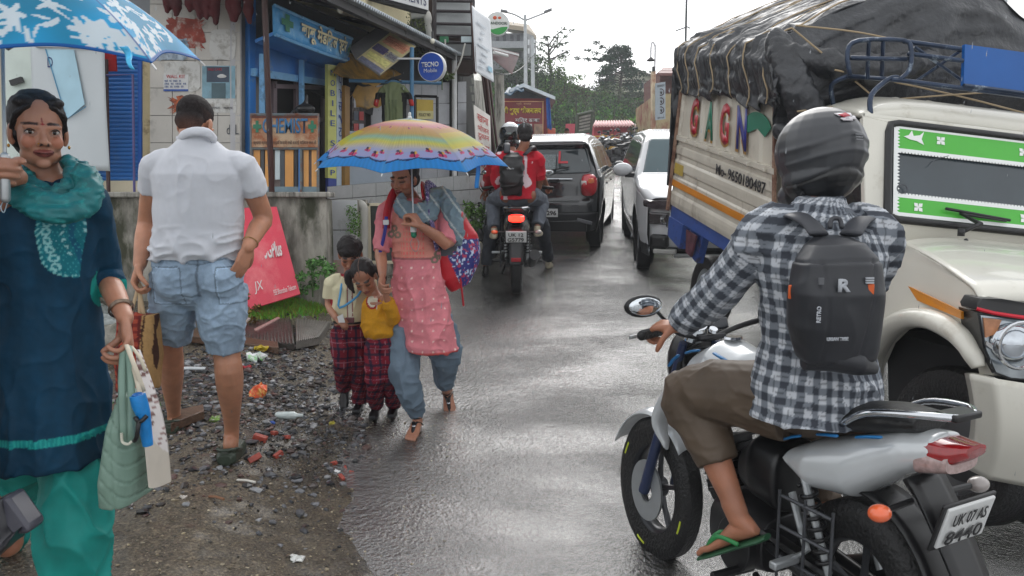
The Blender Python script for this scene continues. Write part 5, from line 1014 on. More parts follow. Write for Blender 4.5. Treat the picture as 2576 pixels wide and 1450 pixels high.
def lp(mb,name,m,parent=None,**k):return mb.build(name,m,parent or hat,**k)
for s in(-1,1):
 tl=MB();tl.loft([(V((s*.60,-.075,.90)),V((.0,0,0.001)),V((.001,0,0))),(V((s*.66,-.03,.89)),V((.085,0,0)),V((0,0,.135))),(V((s*.67,.03,.90)),V((.11,0,0)),V((0,0,.155))),(V((s*.70,.12,.90)),V((.09,0,0)),V((0,0,.12)))],n=20,ex=3.2);q=lp(tl,'tail_light',mat('tail_red',(188,20,34),rough=.12,coat=1,var=.15),smooth=60)
 MB().loft([(V((s*.62,-.062,.93)),V((.03,0,0)),V((0,0,.028))),(V((s*.62,-.03,.93)),V((.05,0,0)),V((0,0,.045)))],n=16,ex=3).build('clear_lens',mat('lens_white',(226,220,216),rough=.1,coat=1),q).matrix_parent_inverse=Matrix.Identity(4)
 MB().loft([(V((s*.70,-.052,.96)),V((.03,0,0)),V((0,0,.03))),(V((s*.71,-.02,.96)),V((.045,0,0)),V((0,0,.04)))],n=16,ex=3).build('amber_lens',mat('lens_amber',(220,120,70),rough=.1,coat=1),q)
 MB().box((s*.62,-.015,.40),(.22,.03,.05),(0,s*.25,0)).build('reflector_panel',mat('bumper_grey',(96,98,102),rough=.4),hat,bevel=.01)
 mm=MB();mm.ell((s*.95,2.5,1.07),(.10,.06,.07));mm.box((s*.84,2.5,1.04),(.1,.04,.03));mm.build('door_mirror',blk,hat,smooth=180)
 MB().box((s*.845,1.2,.86),(.02,.16,.025)).box((s*.845,2.1,.86),(.02,.16,.025)).build('door_handle',blk,hat,bevel=.006)
lp(MB().box((0,-.045,.52),(.50,.012,.115)),'number_plate',M_['white'],bevel=.004)
text('lettering','7 CD 99296',M_['black'],hat,(-.22,-.053,.487),(1,0,0),(0,0,1),.066,width=.45,bold=.03)
lp(MB().tube([(-.45,.0,.985),(0,-.05,.99),(.45,.0,.985)],.012,n=8),'trim_strip',M_['chrome']);lp(MB().box((.2,-.055,.97),(.14,.01,.04)).box((-.1,-.06,.80),(.2,.008,.02)),'badge',mat('badge_dark',(14,15,17),rough=.3))
lp(MB().tube([(-.55,-.028,.685),(0,-.085,.685),(.55,-.028,.685)],.008,n=6),'panel_gap',M_['black'])
lp(MB().tube([(0,.0,1.09),(.28,.06,1.13),(.4,.09,1.15)],.01,n=6),'rear_wiper',M_['black'])
q=(.17,.04,1.21);MB().box((.26,.095,1.285),(.028,.012,.17),(-.45,0,0)).box((.315,.062,1.212),(.13,.012,.03),(-.45,0,0)).build('learner_mark',mat('learner_red',(200,40,56),rough=.4),hat)
MB().box((-.02,.09,1.22),(.46,.012,.22),(-.45,0,0)).build('frosted_patch',mat('frost',(120,130,132),rough=.4,var=.5,vs=60),hat,bevel=.004)
MB().box((0,.16,1.495),(1.1,.1,.02)).build('spoiler_lip',wht,hat,bevel=.01)
lp(MB().box((0,.02,.33),(1.3,.05,.16)),'diffuser',M_['black'],bevel=.02)
def wf_s(y,z):
 w=.90-.16*max(0,(y-3.6)/.7)**2-.05*max(0,(.5-y)/.5)**2
 if z<.5:w*=.95+.05*max(0,(z-.25)/.25)
 if z>1.05:w-=(z-1.05)*.36+max(0,z-1.5)**1.5*.9
 return w
sils=[(.10,.3),(-.02,.5),(0,.9),(.08,1.1),(.4,1.5),(.6,1.62),(1.4,1.66),(2.2,1.63),(2.5,1.55),(3.2,1.12),(3.9,1.03),(4.2,.93),(4.28,.75),(4.31,.5),(4.24,.3)]
def sx(c):
 if c.y>2.3 and 1.15<c.z<1.56 and abs(c.x)<wf_s(c.y,c.z)-.07:return 'windscreen'
 if c.y>3.9 and.60<c.z<.90 and abs(c.x)<.52:return 'grille'
 if c.y>3.9 and c.z<.36:return 'lower_bumper'
 if c.y<.6 and 1.12<c.z<1.45 and abs(c.x)<wf_s(c.y,c.z)-.1:return 'rear_window'
 return 'body'
def ssd(c):
 if c.z<.38:return 'lower_bumper'
 if 1.08<c.z<1.5 and.5<c.y<3.0-(c.z-1.1)*1.2:return 'side_window'
 return 'body'
sg_=mat('suv_glass',(62,84,90),rough=.1,spec=.4,var=.15,vs=2)
SX,SY=P(1735,500,8.5).x,8.55
suv=car('suv_car','white sport utility car facing the street behind the loaded pickup',(SX+.72,SY+4.28,float(zroad(SY))+.02+.47),math.pi-.085,sils,wf_s,sx,ssd,{'body':wht,'windscreen':sg_,'grille':mat('grille_dark',(28,30,32),rough=.3),'lower_bumper':mat('bumper_black'),'rear_window':sg_,'side_window':glassd},(.85,3.45),.36,-math.atan(.11))
for s in(-1,1):
 tl=MB();tl.loft([(V((s*.64,4.27,.86)),V((.16,-.06*s,0)),V((0,0,.05))),(V((s*.68,4.12,.86)),V((.17,-.08*s,0)),V((0,0,.06)))],n=20,ex=4);q=tl.build('head_lamp',mat('suv_lamp',(70,62,66),rough=.12,coat=1,var=.4,vs=12),suv,smooth=60)
 MB().box((s*.66,4.17,.70),(.24,.16,.14),(0,0,-s*.35)).build('fog_lamp_housing',mat('suv_lamp2',(50,44,46),rough=.2,coat=1,var=.3,vs=15),suv,bevel=.02)
 MB().lathe([(0,0),(.05,.01),(.055,.03)],(s*.62,4.265,.70),(0,1,0),n=20).build('fog_lamp',M_['chrome'],suv)
 MB().box((s*.66,4.20,.43),(.22,.14,.17),(0,0,-s*.3)).build('air_intake',M_['black'],suv,bevel=.04);MB().box((s*.60,4.25,.32),(.26,.1,.05),(0,0,-s*.3)).build('skid_trim',mat('skid_silver',(176,176,172),rough=.3),suv,bevel=.01)
 mm=MB();mm.ell((s*1.03,2.92,1.17),(.13,.07,.09));mm.build('door_mirror',wht,suv,smooth=180);MB().box((s*.9,2.93,1.10),(.2,.06,.06)).build('mirror_stalk',M_['black'],suv,bevel=.01)
MB().tube([(-.62,4.19,.62),(-.45,4.30,.60),(0,4.36,.60),(.45,4.30,.60),(.62,4.19,.62)],.022,n=8,sub=3).build('chrome_strip',M_['chrome'],suv)
for k in range(4):MB().tube([(-.45,4.29,.66+.06*k),(0,4.335,.66+.06*k),(.45,4.29,.66+.06*k)],.012,n=6).build('grille_bar',M_['chrome'],suv)
MB().box((0,4.36,.5),(.5,.012,.11)).build('number_plate',M_['white'],suv)
MB().tube([(-.5,4.27,.27),(.5,4.27,.27)],.025,n=8).build('front_guard',M_['steel'],suv)
def motorcycle(name,label,loc,rot,body,accent,plate_txt=None,lit=False,detail=True,group=None,steer=0,zs=1.0,tailm=None,dash=None):
 t=thing(name,label,'motorcycle',loc,rot,local=True,group=group)
 if zs!=1:t.scale=(1,1,zs)
 bk=M_['black'];al=mat('engine_metal',(46,46,48),rough=.35,metal=.5,var=.3,vs=15);fr=mat('frame_black',(24,24,26),rough=.35)
 al2=mat('alloy_dark',(52,54,58),rough=.35,metal=.3)
 wheel(t,V((0,0,.31)),(0,1,0),.31,.12,spokes=5,rimm=al2,name='rear_wheel');wheel(t,V((1.28,0,.31)),(-steer,1,0),.305,.10,spokes=5,rimm=al2,name='front_wheel')
 for s in(-1,1):
  MB().tube([(1.28,s*.085,.31),(1.17,s*.085,.56),(.99,s*.085,.98)],[.026,.024,.018],n=10).build('fork_leg',al if not detail else mat('fork_blue_grey',(40,52,84),rough=.3),t,smooth=60)
 MB().lathe([(.05,-.005),(.13,-.005),(.13,.005),(.05,.005)],V((1.28,.07,.31)),(0,1,0),n=30).build('brake_disc',M_['steel'],t)
 ff=MB();ff.grid(lambda a,b:V((1.28+.345*math.cos(.5+a*1.9),(b-.5)*.14,.31+.345*math.sin(.5+a*1.9)))-V((0,0,abs(b-.5)**2*.08)),16,6);ff.build('front_mudguard',body,t,smooth=180,solid=.006)
 tk=MB();tk.loft([(V((.98,0,.83)),V((0,.07,0)),V((-.02,0,.05))),(V((.92,0,.87)),V((0,.13,0)),V((0,0,.09))),(V((.78,0,.90)),V((0,.155,0)),V((0,0,.12))),(V((.62,0,.88)),V((0,.145,0)),V((0,0,.105))),(V((.48,0,.83)),V((0,.10,0)),V((0,0,.06)))],n=24)
 for s in(-1,1):tk.tube([(.80,s*.13,.88),(.95,s*.15,.80),(1.05,s*.155,.68),(1.0,s*.15,.58)],[.06,.055,.045,.02],n=10,sub=4,flat=.7,dome=True)
 tko=organic('fuel_tank',tk,.012,body,t,4)
 MB().lathe([(0,.008),(.035,.008),(.04,0)],V((.76,0,1.02)),(0,0,1),n=20).build('filler_cap',M_['chrome'],t)
 st=MB();st.loft([(V((.54,0,.80)),V((0,.08,0)),V((0,0,.03))),(V((.40,0,.80)),V((0,.13,0)),V((0,0,.045))),(V((.22,0,.81)),V((0,.14,0)),V((0,0,.045))),(V((.12,0,.86)),V((0,.13,0)),V((0,0,.05))),(V((-.10,0,.90)),V((0,.115,0)),V((0,0,.045))),(V((-.24,0,.915)),V((0,.09,0)),V((0,0,.03)))],n=20)
 organic('seat',st,.012,mat('seat_vinyl',(20,20,21),rough=.45,bump=.2,bs=100),t,3)
 tc=MB();tc.loft([(V((.30,0,.70)),V((0,.12,0)),V((0,0,.03))),(V((.18,0,.70)),V((0,.145,0)),V((0,0,.085))),(V((0,0,.735)),V((0,.14,0)),V((0,0,.10))),(V((-.18,0,.82)),V((0,.11,0)),V((0,0,.07))),(V((-.30,0,.85)),V((0,.08,0)),V((0,0,.05)))],n=24,ex=2.4)
 organic('tail_cowl',tc,.010,tailm or body,t,4)
 sh=MB();sh.loft([(V((.34,0,.60)),V((0,.12,0)),V((0,0,.12))),(V((.48,0,.62)),V((0,.13,0)),V((0,0,.12))),(V((.58,0,.60)),V((0,.10,0)),V((0,0,.07)))],n=20,ex=3);organic('side_cover',sh,.014,fr,t,2)
 tlm=mat('tail_lamp_lit' if lit else 'tail_lamp',(255,40,26)if lit else(150,20,26),rough=.15,emit=5 if lit else 0,coat=1,var=.2,vs=40)
 tl=MB();tl.loft([(V((-.26,0,.845)),V((0,.085,0)),V((0,0,.045))),(V((-.34,0,.85)),V((0,.075,0)),V((0,0,.036))),(V((-.40,0,.87)),V((0,.045,0)),V((0,0,.016)))],n=20,ex=3);tl.build('tail_light',tlm,t,smooth=60)
 if not lit:MB().loft([(V((-.25,0,.825)),V((0,.09,0)),V((0,0,.05))),(V((-.355,0,.83)),V((0,.073,0)),V((0,0,.03)))],n=18,ex=3).build('tail_lens',mat('lens_smoky',(176,150,146),rough=.1,coat=1,var=.3,vs=60),t,smooth=60)
 for s in(-1,1):MB().tube([(.02,s*.12,.87),(-.10,s*.135,.93),(-.28,s*.10,.955),(-.36,s*.04,.955)],.011,n=8,sub=4).build('grab_rail',M_['chrome']if detail else bk,t,smooth=180)
 MB().box((-.33,0,.955),(.08,.12,.02)).build('grab_rail_bridge',bk,t,bevel=.006)
 rf=MB();rf.grid(lambda a,b:V((lerp(-.22,-.50,a),(b-.5)*(.16-.02*a),lerp(.76,.40,a**1.15))),12,4);rf.build('rear_mudguard',bk,t,solid=.012)
 rh=MB();rh.grid(lambda a,b:V((.36*math.cos(1.2+a*1.6),(b-.5)*.15,.31+.36*math.sin(1.2+a*1.6))),14,4);rh.build('inner_mudguard',bk,t,solid=.01)
 pl=MB().box((-.38,0,.67),(.012,.21,.125),(0,-.32,0)).build('number_plate',M_['white'],t,bevel=.004);MB().box((-.37,0,.67),(.012,.235,.145),(0,-.32,0)).build('plate_frame',bk,t,bevel=.004)
 if plate_txt:
  ud=V((-.31,0,.95));a,b=plate_txt
  text('lettering',a,bk,pl,V((-.393,.078,.674)),(0,-1,0),ud,.038,width=.15,bold=.01).matrix_parent_inverse=Matrix.Identity(4)
  text('lettering',b,bk,pl,V((-.375,.088,.619)),(0,-1,0),ud,.042,width=.165,bold=.01).matrix_parent_inverse=Matrix.Identity(4)
 MB().box((-.50,0,.455),(.012,.10,.04)).build('reflector',mat('reflector_red',(150,24,34),rough=.2),t,bevel=.004)
 for s in(-1,1):
  MB().tube([(-.24,s*.07,.70),(-.25,s*.19,.70)],.010,n=8).build('indicator_stalk',bk,t)
  MB().ell((-.255,s*.225,.70),(.036,.036,.024)).build('indicator',mat('lens_orange',(230,100,50),rough=.15,coat=1)if(s==1 and detail)else mat('lens_dull',(150,142,138),rough=.15,coat=1),t,smooth=180)
 en=MB();en.loft([(V((.38,0,.36)),V((0,.13,0)),V((0,0,.10))),(V((.55,0,.36)),V((0,.15,0)),V((0,0,.13))),(V((.72,0,.36)),V((0,.12,0)),V((0,0,.10)))],n=20,ex=3);en.cyl((.5,-.17,.35),(.5,.17,.35),.10,n=24);en.build('crankcase',al,t,smooth=40,bevel=.005)
 cy=MB()
 for k in range(7):cy.box((.69+.03*k*.45,0,.48+.028*k),(.16,.19,.012),(0,.25,0))
 cy.box((.74,0,.56),(.12,.14,.2),(0,.25,0));cy.build('cylinder',al,t)
 MB().tube([(.86,-.04,.56),(.95,-.06,.40),(.80,-.14,.24),(.35,-.16,.24)],.022,n=10,sub=4).build('exhaust_pipe',al,t,smooth=180);MB().tube([(.34,-.16,.25),(.1,-.17,.33),(-.28,-.19,.47)],[.035,.05,.055],n=16).build('silencer',bk,t,smooth=60)
 for s in(-1,1):
  MB().tube([(.42,s*.09,.38),(0,s*.10,.31),(-.04,s*.10,.31)],.022,n=8).build('swing_arm',fr,t,smooth=60)
  MB().tube([(.03,s*.115,.36),(.20,s*.12,.70)],.014,n=8).build('shock_rod',M_['steel'],t);sp=MB();sp.tube([V((.06+.11*k/60,s*.115,.42+.22*k/60))+V((.03*math.cos(k*.75),.03*math.sin(k*.75),0))for k in range(61)],.007,n=6);sp.build('shock_spring',bk,t,smooth=180)
  MB().tube([(.46,s*.10,.27),(.47,s*.28,.27)],.018,n=8).build('foot_peg',M_['black'],t);MB().tube([(.24,s*.12,.60),(.14,s*.13,.44),(.15,s*.2,.42)],.014,n=8).build('pillion_bracket',M_['steel'],t);MB().box((.15,s*.22,.42),(.035,.11,.025)).build('pillion_peg',M_['steel'],t,bevel=.006)
  MB().tube([(.92,s*.02,1.0),(.93,s*.14,1.03),(.84,s*.26,1.07),(.80,s*.40,1.06)],[.012,.012,.012,.012],n=8,sub=4).build('handlebar',bk,t,smooth=180);MB().tube([(.83,s*.29,1.067),(.80,s*.405,1.06)],.019,n=12,dome=True).build('grip',M_['rubber'],t,smooth=180)
  MB().tube([(.86,s*.27,1.06),(.88,s*.33,1.05),(.865,s*.42,1.045)],.007,n=6,sub=3).build('lever',M_['steel'],t)
  mz=1.15 if detail and not lit else 1.23;MB().tube([(.87,s*.22,1.07),(.90,s*.25,mz-.05),(.88,s*.30,mz-.01)],.007,n=6,sub=3).build('mirror_stem',bk,t);rot_=Euler((0,-.15,-s*.25)).to_matrix()
  mh=MB();mh.ell((.885,s*.35,mz),(.022,.078,.042),rot_);mh.build('mirror_shell',bk,t,smooth=180);MB().ell((.868,s*.35,mz),(.012,.068,.033),rot_).build('mirror_glass',mat('mirror_glass',(220,226,230),rough=.04,metal=1,var=0),t,smooth=180)
 MB().tube([(.42,.12,.26),(.25,.15,.2),(.12,.16,.19)],.012,n=8).build('side_stand',bk,t)
 MB().tube([(0,.10,.38),(.44,.10,.42),(.5,.1,.40)],.03,n=8,flat=.5).build('chain_guard',bk,t)
 hd=MB();hd.loft([(V((1.0,0,.90)),V((0,.10,0)),V((0,0,.11))),(V((1.08,0,.90)),V((0,.10,0)),V((0,0,.12))),(V((1.14,0,.88)),V((0,.07,0)),V((0,0,.09)))],n=20,ex=2.6);organic('headlamp_cowl',hd,.012,body if not detail else bk,t,3)
 MB().ell((1.145,0,.87),(.02,.06,.065)).build('headlamp',M_['chrome'],t,smooth=180)
 MB().lathe([(0,.02),(.055,.018),(.065,0),(.06,-.04)],V((.97,.05,1.045)),(-.45,0,.9),n=24).build('speedometer',M_['chrome'],t,smooth=50);MB().box((.975,-.07,1.04),(.05,.10,.05),(0,.5,0)).build('display',mat('display_dark',(40,44,50),rough=.1),t,bevel=.008);MB().box((.93,0,1.0),(.07,.14,.02),(0,.3,0)).build('top_yoke',al,t,bevel=.006)
 MB().lathe([(0,.012),(.018,.012),(.02,0)],V((.90,0,1.03)),(-.4,0,.9),n=14).build('ignition',M_['chrome'],t)
 if detail:
  for(z0,zz)in((.30,.30),(.40,.40),(.50,.50),(.60,.60)):MB().tube([(.24,.17,z0),(-.02,.18,zz)],.006,n=6).build('guard_rod',mat('rod_dark',(70,72,76),rough=.35,metal=.4),t)
  for x0 in(.24,.11,-.02):MB().tube([(x0,.175,.62),(x0,.175,.28)],.006,n=6).build('guard_rod',mat('rod_dark',(70,72,76),rough=.35,metal=.4),t)
  for k in range(3):MB().tube([(.95-.1*k,.03+.02*k,.98),(1.0,.07,.93),(.96-.03*k,.09,.80),(.8,.1,.7)],.006,n=5,sub=4).build('control_cable',bk,t,smooth=180)
 if dash:
  for(xa,za,xb,zb,yy)in((.99,.90,.93,.945,.152),(.87,.965,.79,.985,.150),(.70,.985,.62,.97,.135),(.10,.825,.02,.838,.142),(-.06,.85,-.15,.87,.128),(.26,.775,.19,.80,.145)):
   MB().tube([(xa,yy,za),((xa+xb)/2,yy+.004,(za+zb)/2+.002),(xb,yy,zb)],.010,n=6,flat=.5,dome=True).build('blue_dash',dash,t,smooth=180)
  for an in(.4,1.9,3.4,4.9):MB().tube([V((1.28,.047,.31))+V((.26*math.cos(an+k*.06),0,.26*math.sin(an+k*.06)))for k in range(5)],.006,n=5).build('rim_tape',mat('lime_tape',(200,214,60),rough=.4),t)
 return t
FB0=V((1.112,2.215,-.075));FBA=math.atan2(.888,-.46)
silv=mat('silver_bike_paint',(202,206,208),rough=.25,coat=.8,metal=.15,var=.06)
fbike=motorcycle('motorcycle','silver and black motorcycle with blue dashes in the right foreground',FB0,(0,0,FBA),silv,None,('UK 07 AS','8440'),zs=1.02,dash=mat('dash_blue',(20,110,170),rough=.35),steer=.0);fbike.scale=(.79,1.0,1.03)
RB0=V((P(1300,600,7.95).x,7.95,float(zroad(7.95))+.01));RBA=math.pi/2-.02
rbike=motorcycle('motorcycle','black motorcycle with its red tail lamp lit, carrying two people behind the black car',RB0,(0,-math.atan(.1),RBA),mat('black_bike_paint',(26,26,28),rough=.25,coat=.8),None,('UK 12','G5779'),lit=True,steer=.0)
motorcycle('motorcycle','dark parked motorcycle facing left of the two riders by the plinth',V((P(1236,600,9.6).x,9.75,float(zroad(9.8))+.02)),(0,0,math.radians(-78)),mat('black_bike_paint'),None,None,detail=False)
pk_=motorcycle('motorcycle','dark parked motorcycle at the left of the parked row up the street',V((P(1580,400,24).x,24,float(zroad(24)))),(0,.0,math.radians(205)),mat('black_bike_paint'),None,None,detail=False,group='motorcycles parked up the street')
def copy_tree(o,parent=None):
 c=o.copy();COL.objects.link(c)
 if parent is not None:c.parent=parent
 for ch in list(o.children):copy_tree(ch,c)
 return c
for k,(u,Y,a,lb)in enumerate(((1602,24.6,190,'second parked motorcycle from the left up the street'),(1622,25.2,215,'third parked motorcycle from the left, nearly hidden by the white car'),(1598,27.5,240,'parked motorcycle furthest back in front of the blue stall'))):
 c=copy_tree(pk_);c.location=(P(u,400,Y).x,Y,float(zroad(Y)));c.rotation_euler=(0,0,math.radians(a));c['label']=lb
skm=mat('skin',attr=True,rough=.45,var=.1,vs=25,sss=.15,bump=.12,bs=260,dist=.003)
hairm=mat('black_hair',(26,20,20),rough=.6,var=.3,vs=20,bump=.7,bs=90,dist=.006,stretch=(3,3,.6))
eyew=mat('eye_white',(176,168,162),rough=.2,var=0);irism=mat('iris_dark',(26,16,12),rough=.12,var=0)
def ridge(co,sc,seed,amp,ex=2):
 co=co+np.stack([vnoise(co*9,seed+50+k)for k in(0,1,2)],-1)*.035
 return((1-np.abs(vnoise(co*np.array(sc),seed)))**ex-.4)*amp
def folds(amp=.01,sc=(14,14,4),seed=1,fine=.003):
 return lambda co,n:ridge(co,sc,seed,amp,3)+ridge(co,np.array(sc)*2.3,seed+9,amp*.45)+fbm(co*30,seed+3,2)*fine
def gY(u,v):
 Y=np.arange(1.5,14,.01);p=np.array([P(u,v,y)for y in(1.5,13.99)]);q=p[0]+(p[1]-p[0])*((Y-1.5)/12.49)[:,None]
 h=np.maximum(zground(q[:,0],Y),zroad(Y));k=np.nonzero(q[:,2]<=h)[0];return float(Y[k[0]])if len(k)else 8.
class Head:
 def __init__(s,c,fwd,up=(0,0,1),k=1.0):
  s.c=V(c);f=V(fwd).normalized();x=f.cross(V(up)).normalized();u=x.cross(f).normalized();s.R=rotm(x,f,u);s.k=k
 def p(s,x,y,z):return s.c+s.R@V((x,y,z))*s.k
 def d(s,x,y,z):return s.R@V((x,y,z))
 def loc(s,co):return(co-np.array(s.c))@np.array(s.R)/s.k
 def e(s,mb,c,r):mb.ell(s.p(*c),V(r)*s.k,s.R,nu=20,nv=14)
 def t(s,mb,pts,r,**k):mb.tube([s.p(*q)for q in pts],[x*s.k for x in r],n=10,dome=True,**k)
 def build(s,mb,mouth=0.0):
  s.e(mb,(0,-.018,.036),(.073,.092,.080));s.e(mb,(0,.022,-.015),(.061,.064,.088));s.e(mb,(0,.030,-.072),(.047,.048,.038));s.e(mb,(0,.064,-.099),(.020,.018,.016))
  for q in(-1,1):
   s.e(mb,(q*.036,.060,-.032),(.021,.019,.025));s.e(mb,(q*.040,.015,-.072),(.016,.032,.024));s.e(mb,(q*.075,-.008,-.012),(.008,.018,.031))
   s.e(mb,(q*.071,-.004,-.035),(.008,.010,.012));s.t(mb,[(q*.048,.070,.014),(q*.03,.081,.018),(q*.010,.082,.013)],[.006,.008,.007])
   s.t(mb,[(q*.046,.071,.004),(q*.032,.084,.008),(q*.018,.080,.003)],[.003,.0045,.003]);s.t(mb,[(q*.044,.072,-.011),(q*.031,.080,-.014),(q*.019,.079,-.010)],[.003,.004,.003])
   s.e(mb,(q*.0125,.092,-.038),(.0085,.010,.0075))
  s.t(mb,[(0,.080,.012),(0,.088,-.012),(0,.103,-.033)],[.007,.0085,.0105])
  w=.0235+mouth*.006;up_=.004*mouth*2
  s.t(mb,[(-w,.074,-.064+up_),(-.010,.088,-.062),(0,.090,-.063),(.010,.088,-.062),(w,.074,-.064+up_)],[.003,.0055,.005,.0055,.003]);s.t(mb,[(-w+.004,.074,-.068+up_),(0,.087,-.0735),(w-.004,.074,-.068+up_)],[.003,.0072,.003])
  s.mw=w;s.mu=up_
 def neck(s,mb,base,r=.054):mb.tube([s.p(0,-.022,-.02),s.p(0,-.020,-.085),lerp(s.p(0,-.02,-.085),V(base),.6),V(base)],[r*.9*s.k,r*.95*s.k,r*s.k,r*1.25*s.k],n=18,sub=3,dome=True)
 def color(s,co,col,lip=(150,72,70),bindi=False,brow=True,stub=0):
  q=s.loc(co);x,y,z=q[:,0],q[:,1],q[:,2];near=(np.abs(x)<.09)&(y>.03)&(np.abs(z)<.13)
  zc=-.0655+s.mu*(np.abs(x)/s.mw)**2;m=near&(np.abs(x)<s.mw+.002)&(np.abs(z-zc)<.0115*np.sqrt(np.clip(1-(x/(s.mw+.003))**2,0,1)))&(y>.07)
  col[m]=lip;m2=m&(np.abs(z-(zc-.001))<.0016);col[m2]=(70,28,28)
  if brow:
   b=near&(np.abs(x)>.012)&(np.abs(x)<.052)&(np.abs(z-(.0235-.9*(np.abs(np.abs(x)-.034))**1.6))<.0042);col[b]=col[b]*.25+np.array([8,5,5])
  if bindi:col[near&((x**2+(z-.022)**2)<.004**2)]=(150,10,20);col[near&(np.abs(x)<.0025)&(z>.03)&(z<.040)]=(120,20,24)
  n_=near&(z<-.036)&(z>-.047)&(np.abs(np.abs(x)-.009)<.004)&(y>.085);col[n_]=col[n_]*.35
  c_=near&(((np.abs(x)-.040)**2+(z+.03)**2)<.02**2);col[c_]=col[c_]*np.array([1.04,.95,.93])
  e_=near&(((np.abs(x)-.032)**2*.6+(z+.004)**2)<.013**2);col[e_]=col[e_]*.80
  if stub:col[near&(z<-.05)&~m]*=.85
  return col
 def eyes(s,par,look=(0,0),closed=False):
  for q in(-1,1):
   if not closed:
    mb=MB();s.e(mb,(q*.032,.0725,-.0025),(.0128,.011,.0068));o=mb.build('eye',eyew,par,smooth=180)
    mb=MB();s.e(mb,(q*.032+look[0],.0790,-.002+look[1]),(.0062,.0055,.0066));mb.build('iris',irism,o,smooth=180)
   mb=MB();s.t(mb,[(q*.0465,.071,-.002-(.004 if closed else 0)),(q*.040,.081,.0052-(.009 if closed else 0)),(q*.030,.0855,.0064-(.011 if closed else 0)),(q*.0185,.080,.0005-(.004 if closed else 0))],[.0012,.0019,.0019,.0012],sub=3);mb.build('eyelash',irism,par,smooth=180)
def hand(mb,w,d,n,side,curl=(20,25,20),k=1.0,thumb=(.5,.3),spread=.0,tcurl=20,order=1):
 """palm at the end of wrist w, along d, palm facing n; side = +1/-1 picks the thumb edge (lat = d x n)"""
 w=V(w);d=V(d).normalized();n=(V(n)-d*V(n).dot(d)).normalized();lat=d.cross(n)*side
 kn=[]
 for i,(o,L,fl)in enumerate(((.027,.084,(.040,.025,.020)),(.009,.088,(.045,.028,.021)),(-.009,.084,(.041,.026,.020)),(-.026,.076,(.032,.020,.018)))):
  a=w+d*.012*k+lat*o*.55*k;b=w+d*L*k+lat*o*k-n*.004*k;mb.tube([a,lerp(a,b,.5),b],[.013*k,.0125*k,.0105*k],n=10,dome=True)
  p=b;dd=(d+lat*(o*spread*8)).normalized();r=(.0092,.0094,.0090,.0080)[i]*k;pts=[p];ang=0
  cu=curl[i]if isinstance(curl[0],(tuple,list))else curl
  for j in range(3):
   ang+=math.radians(cu[j]);q=dd*math.cos(ang)+n*math.sin(ang);p=p+q*fl[j]*k;pts.append(p)
  mb.tube(pts,[r*1.05,r,r*.94,r*.8],n=10,sub=3,dome=True)
 mb.ell(w+d*.045*k+n*.003*k,(.034*k,.014*k,.046*k),rotm(lat,n,d));mb.ell(w+d*.03*k+lat*.022*k+n*.010*k,(.016*k,.014*k,.03*k),rotm(lat,n,d))
 a=w+d*.018*k+lat*.026*k+n*.004*k;q=(lat*thumb[0]+d*(1-thumb[0]*.6)+n*thumb[1]).normalized();b=a+q*.040*k;q2=(q+n*math.sin(math.radians(tcurl))-lat*.35*math.sin(math.radians(tcurl))).normalized();c=b+q2*.032*k;q3=(q2+n*.25*math.sin(math.radians(tcurl))-lat*.25).normalized()
 mb.tube([a,b,c,c+q3*.022*k],[.0145*k,.0118*k,.0112*k,.0088*k],n=10,sub=3,dome=True)
def foot(mb,ank,toe_dir,k=1.0,up=V((0,0,1)),toes=True):
 f=V(toe_dir).normalized();u=(up-f*up.dot(f)).normalized();x=f.cross(u);a=V(ank)
 mb.tube([a+u*.05*k,a-u*.0*k,a-f*.02*k-u*.045*k],[.034*k,.036*k,.030*k],n=14,dome=True)
 mb.loft([(a-f*.045*k-u*.055*k,x*.02*k,u*.018*k),(a-f*.02*k-u*.045*k,x*.030*k,u*.030*k),(a+f*.03*k-u*.04*k,x*.033*k,u*.034*k),(a+f*.09*k-u*.055*k,x*.040*k,u*.022*k),(a+f*.14*k-u*.063*k,x*.042*k,u*.015*k),(a+f*.155*k-u*.065*k,x*.036*k,u*.010*k)],n=18)
 if toes:
  for i,(o,L,r)in enumerate(((-.028,.045,.0115),(-.008,.045,.009),(.008,.04,.0085),(.021,.034,.008),(.033,.026,.0078))):
   b=a+f*.145*k+x*o*k-u*.064*k;mb.tube([b,b+f*L*.55*k+u*.004*k,b+f*L*k-u*.004*k],[r*k,r*k,r*.9*k],n=8,dome=True)
def TL(rings,X,F):return[(c,V(X).normalized()*a,V(F).normalized()*b)for c,a,b in rings]
def body_fin(root,mb,vox,base,head=None,extra=None,**k):
 base=np.array(base,float)
 def cf(co):
  c=np.tile(base,(len(co),1))*(1+.07*fbm(co*12,5,2))[:,None]
  if head is not None:c=head.color(co,c,**k)
  if extra:c=extra(co,c)
  return c
 return organic('body',mb,vox,skm,root,3,col=cf)
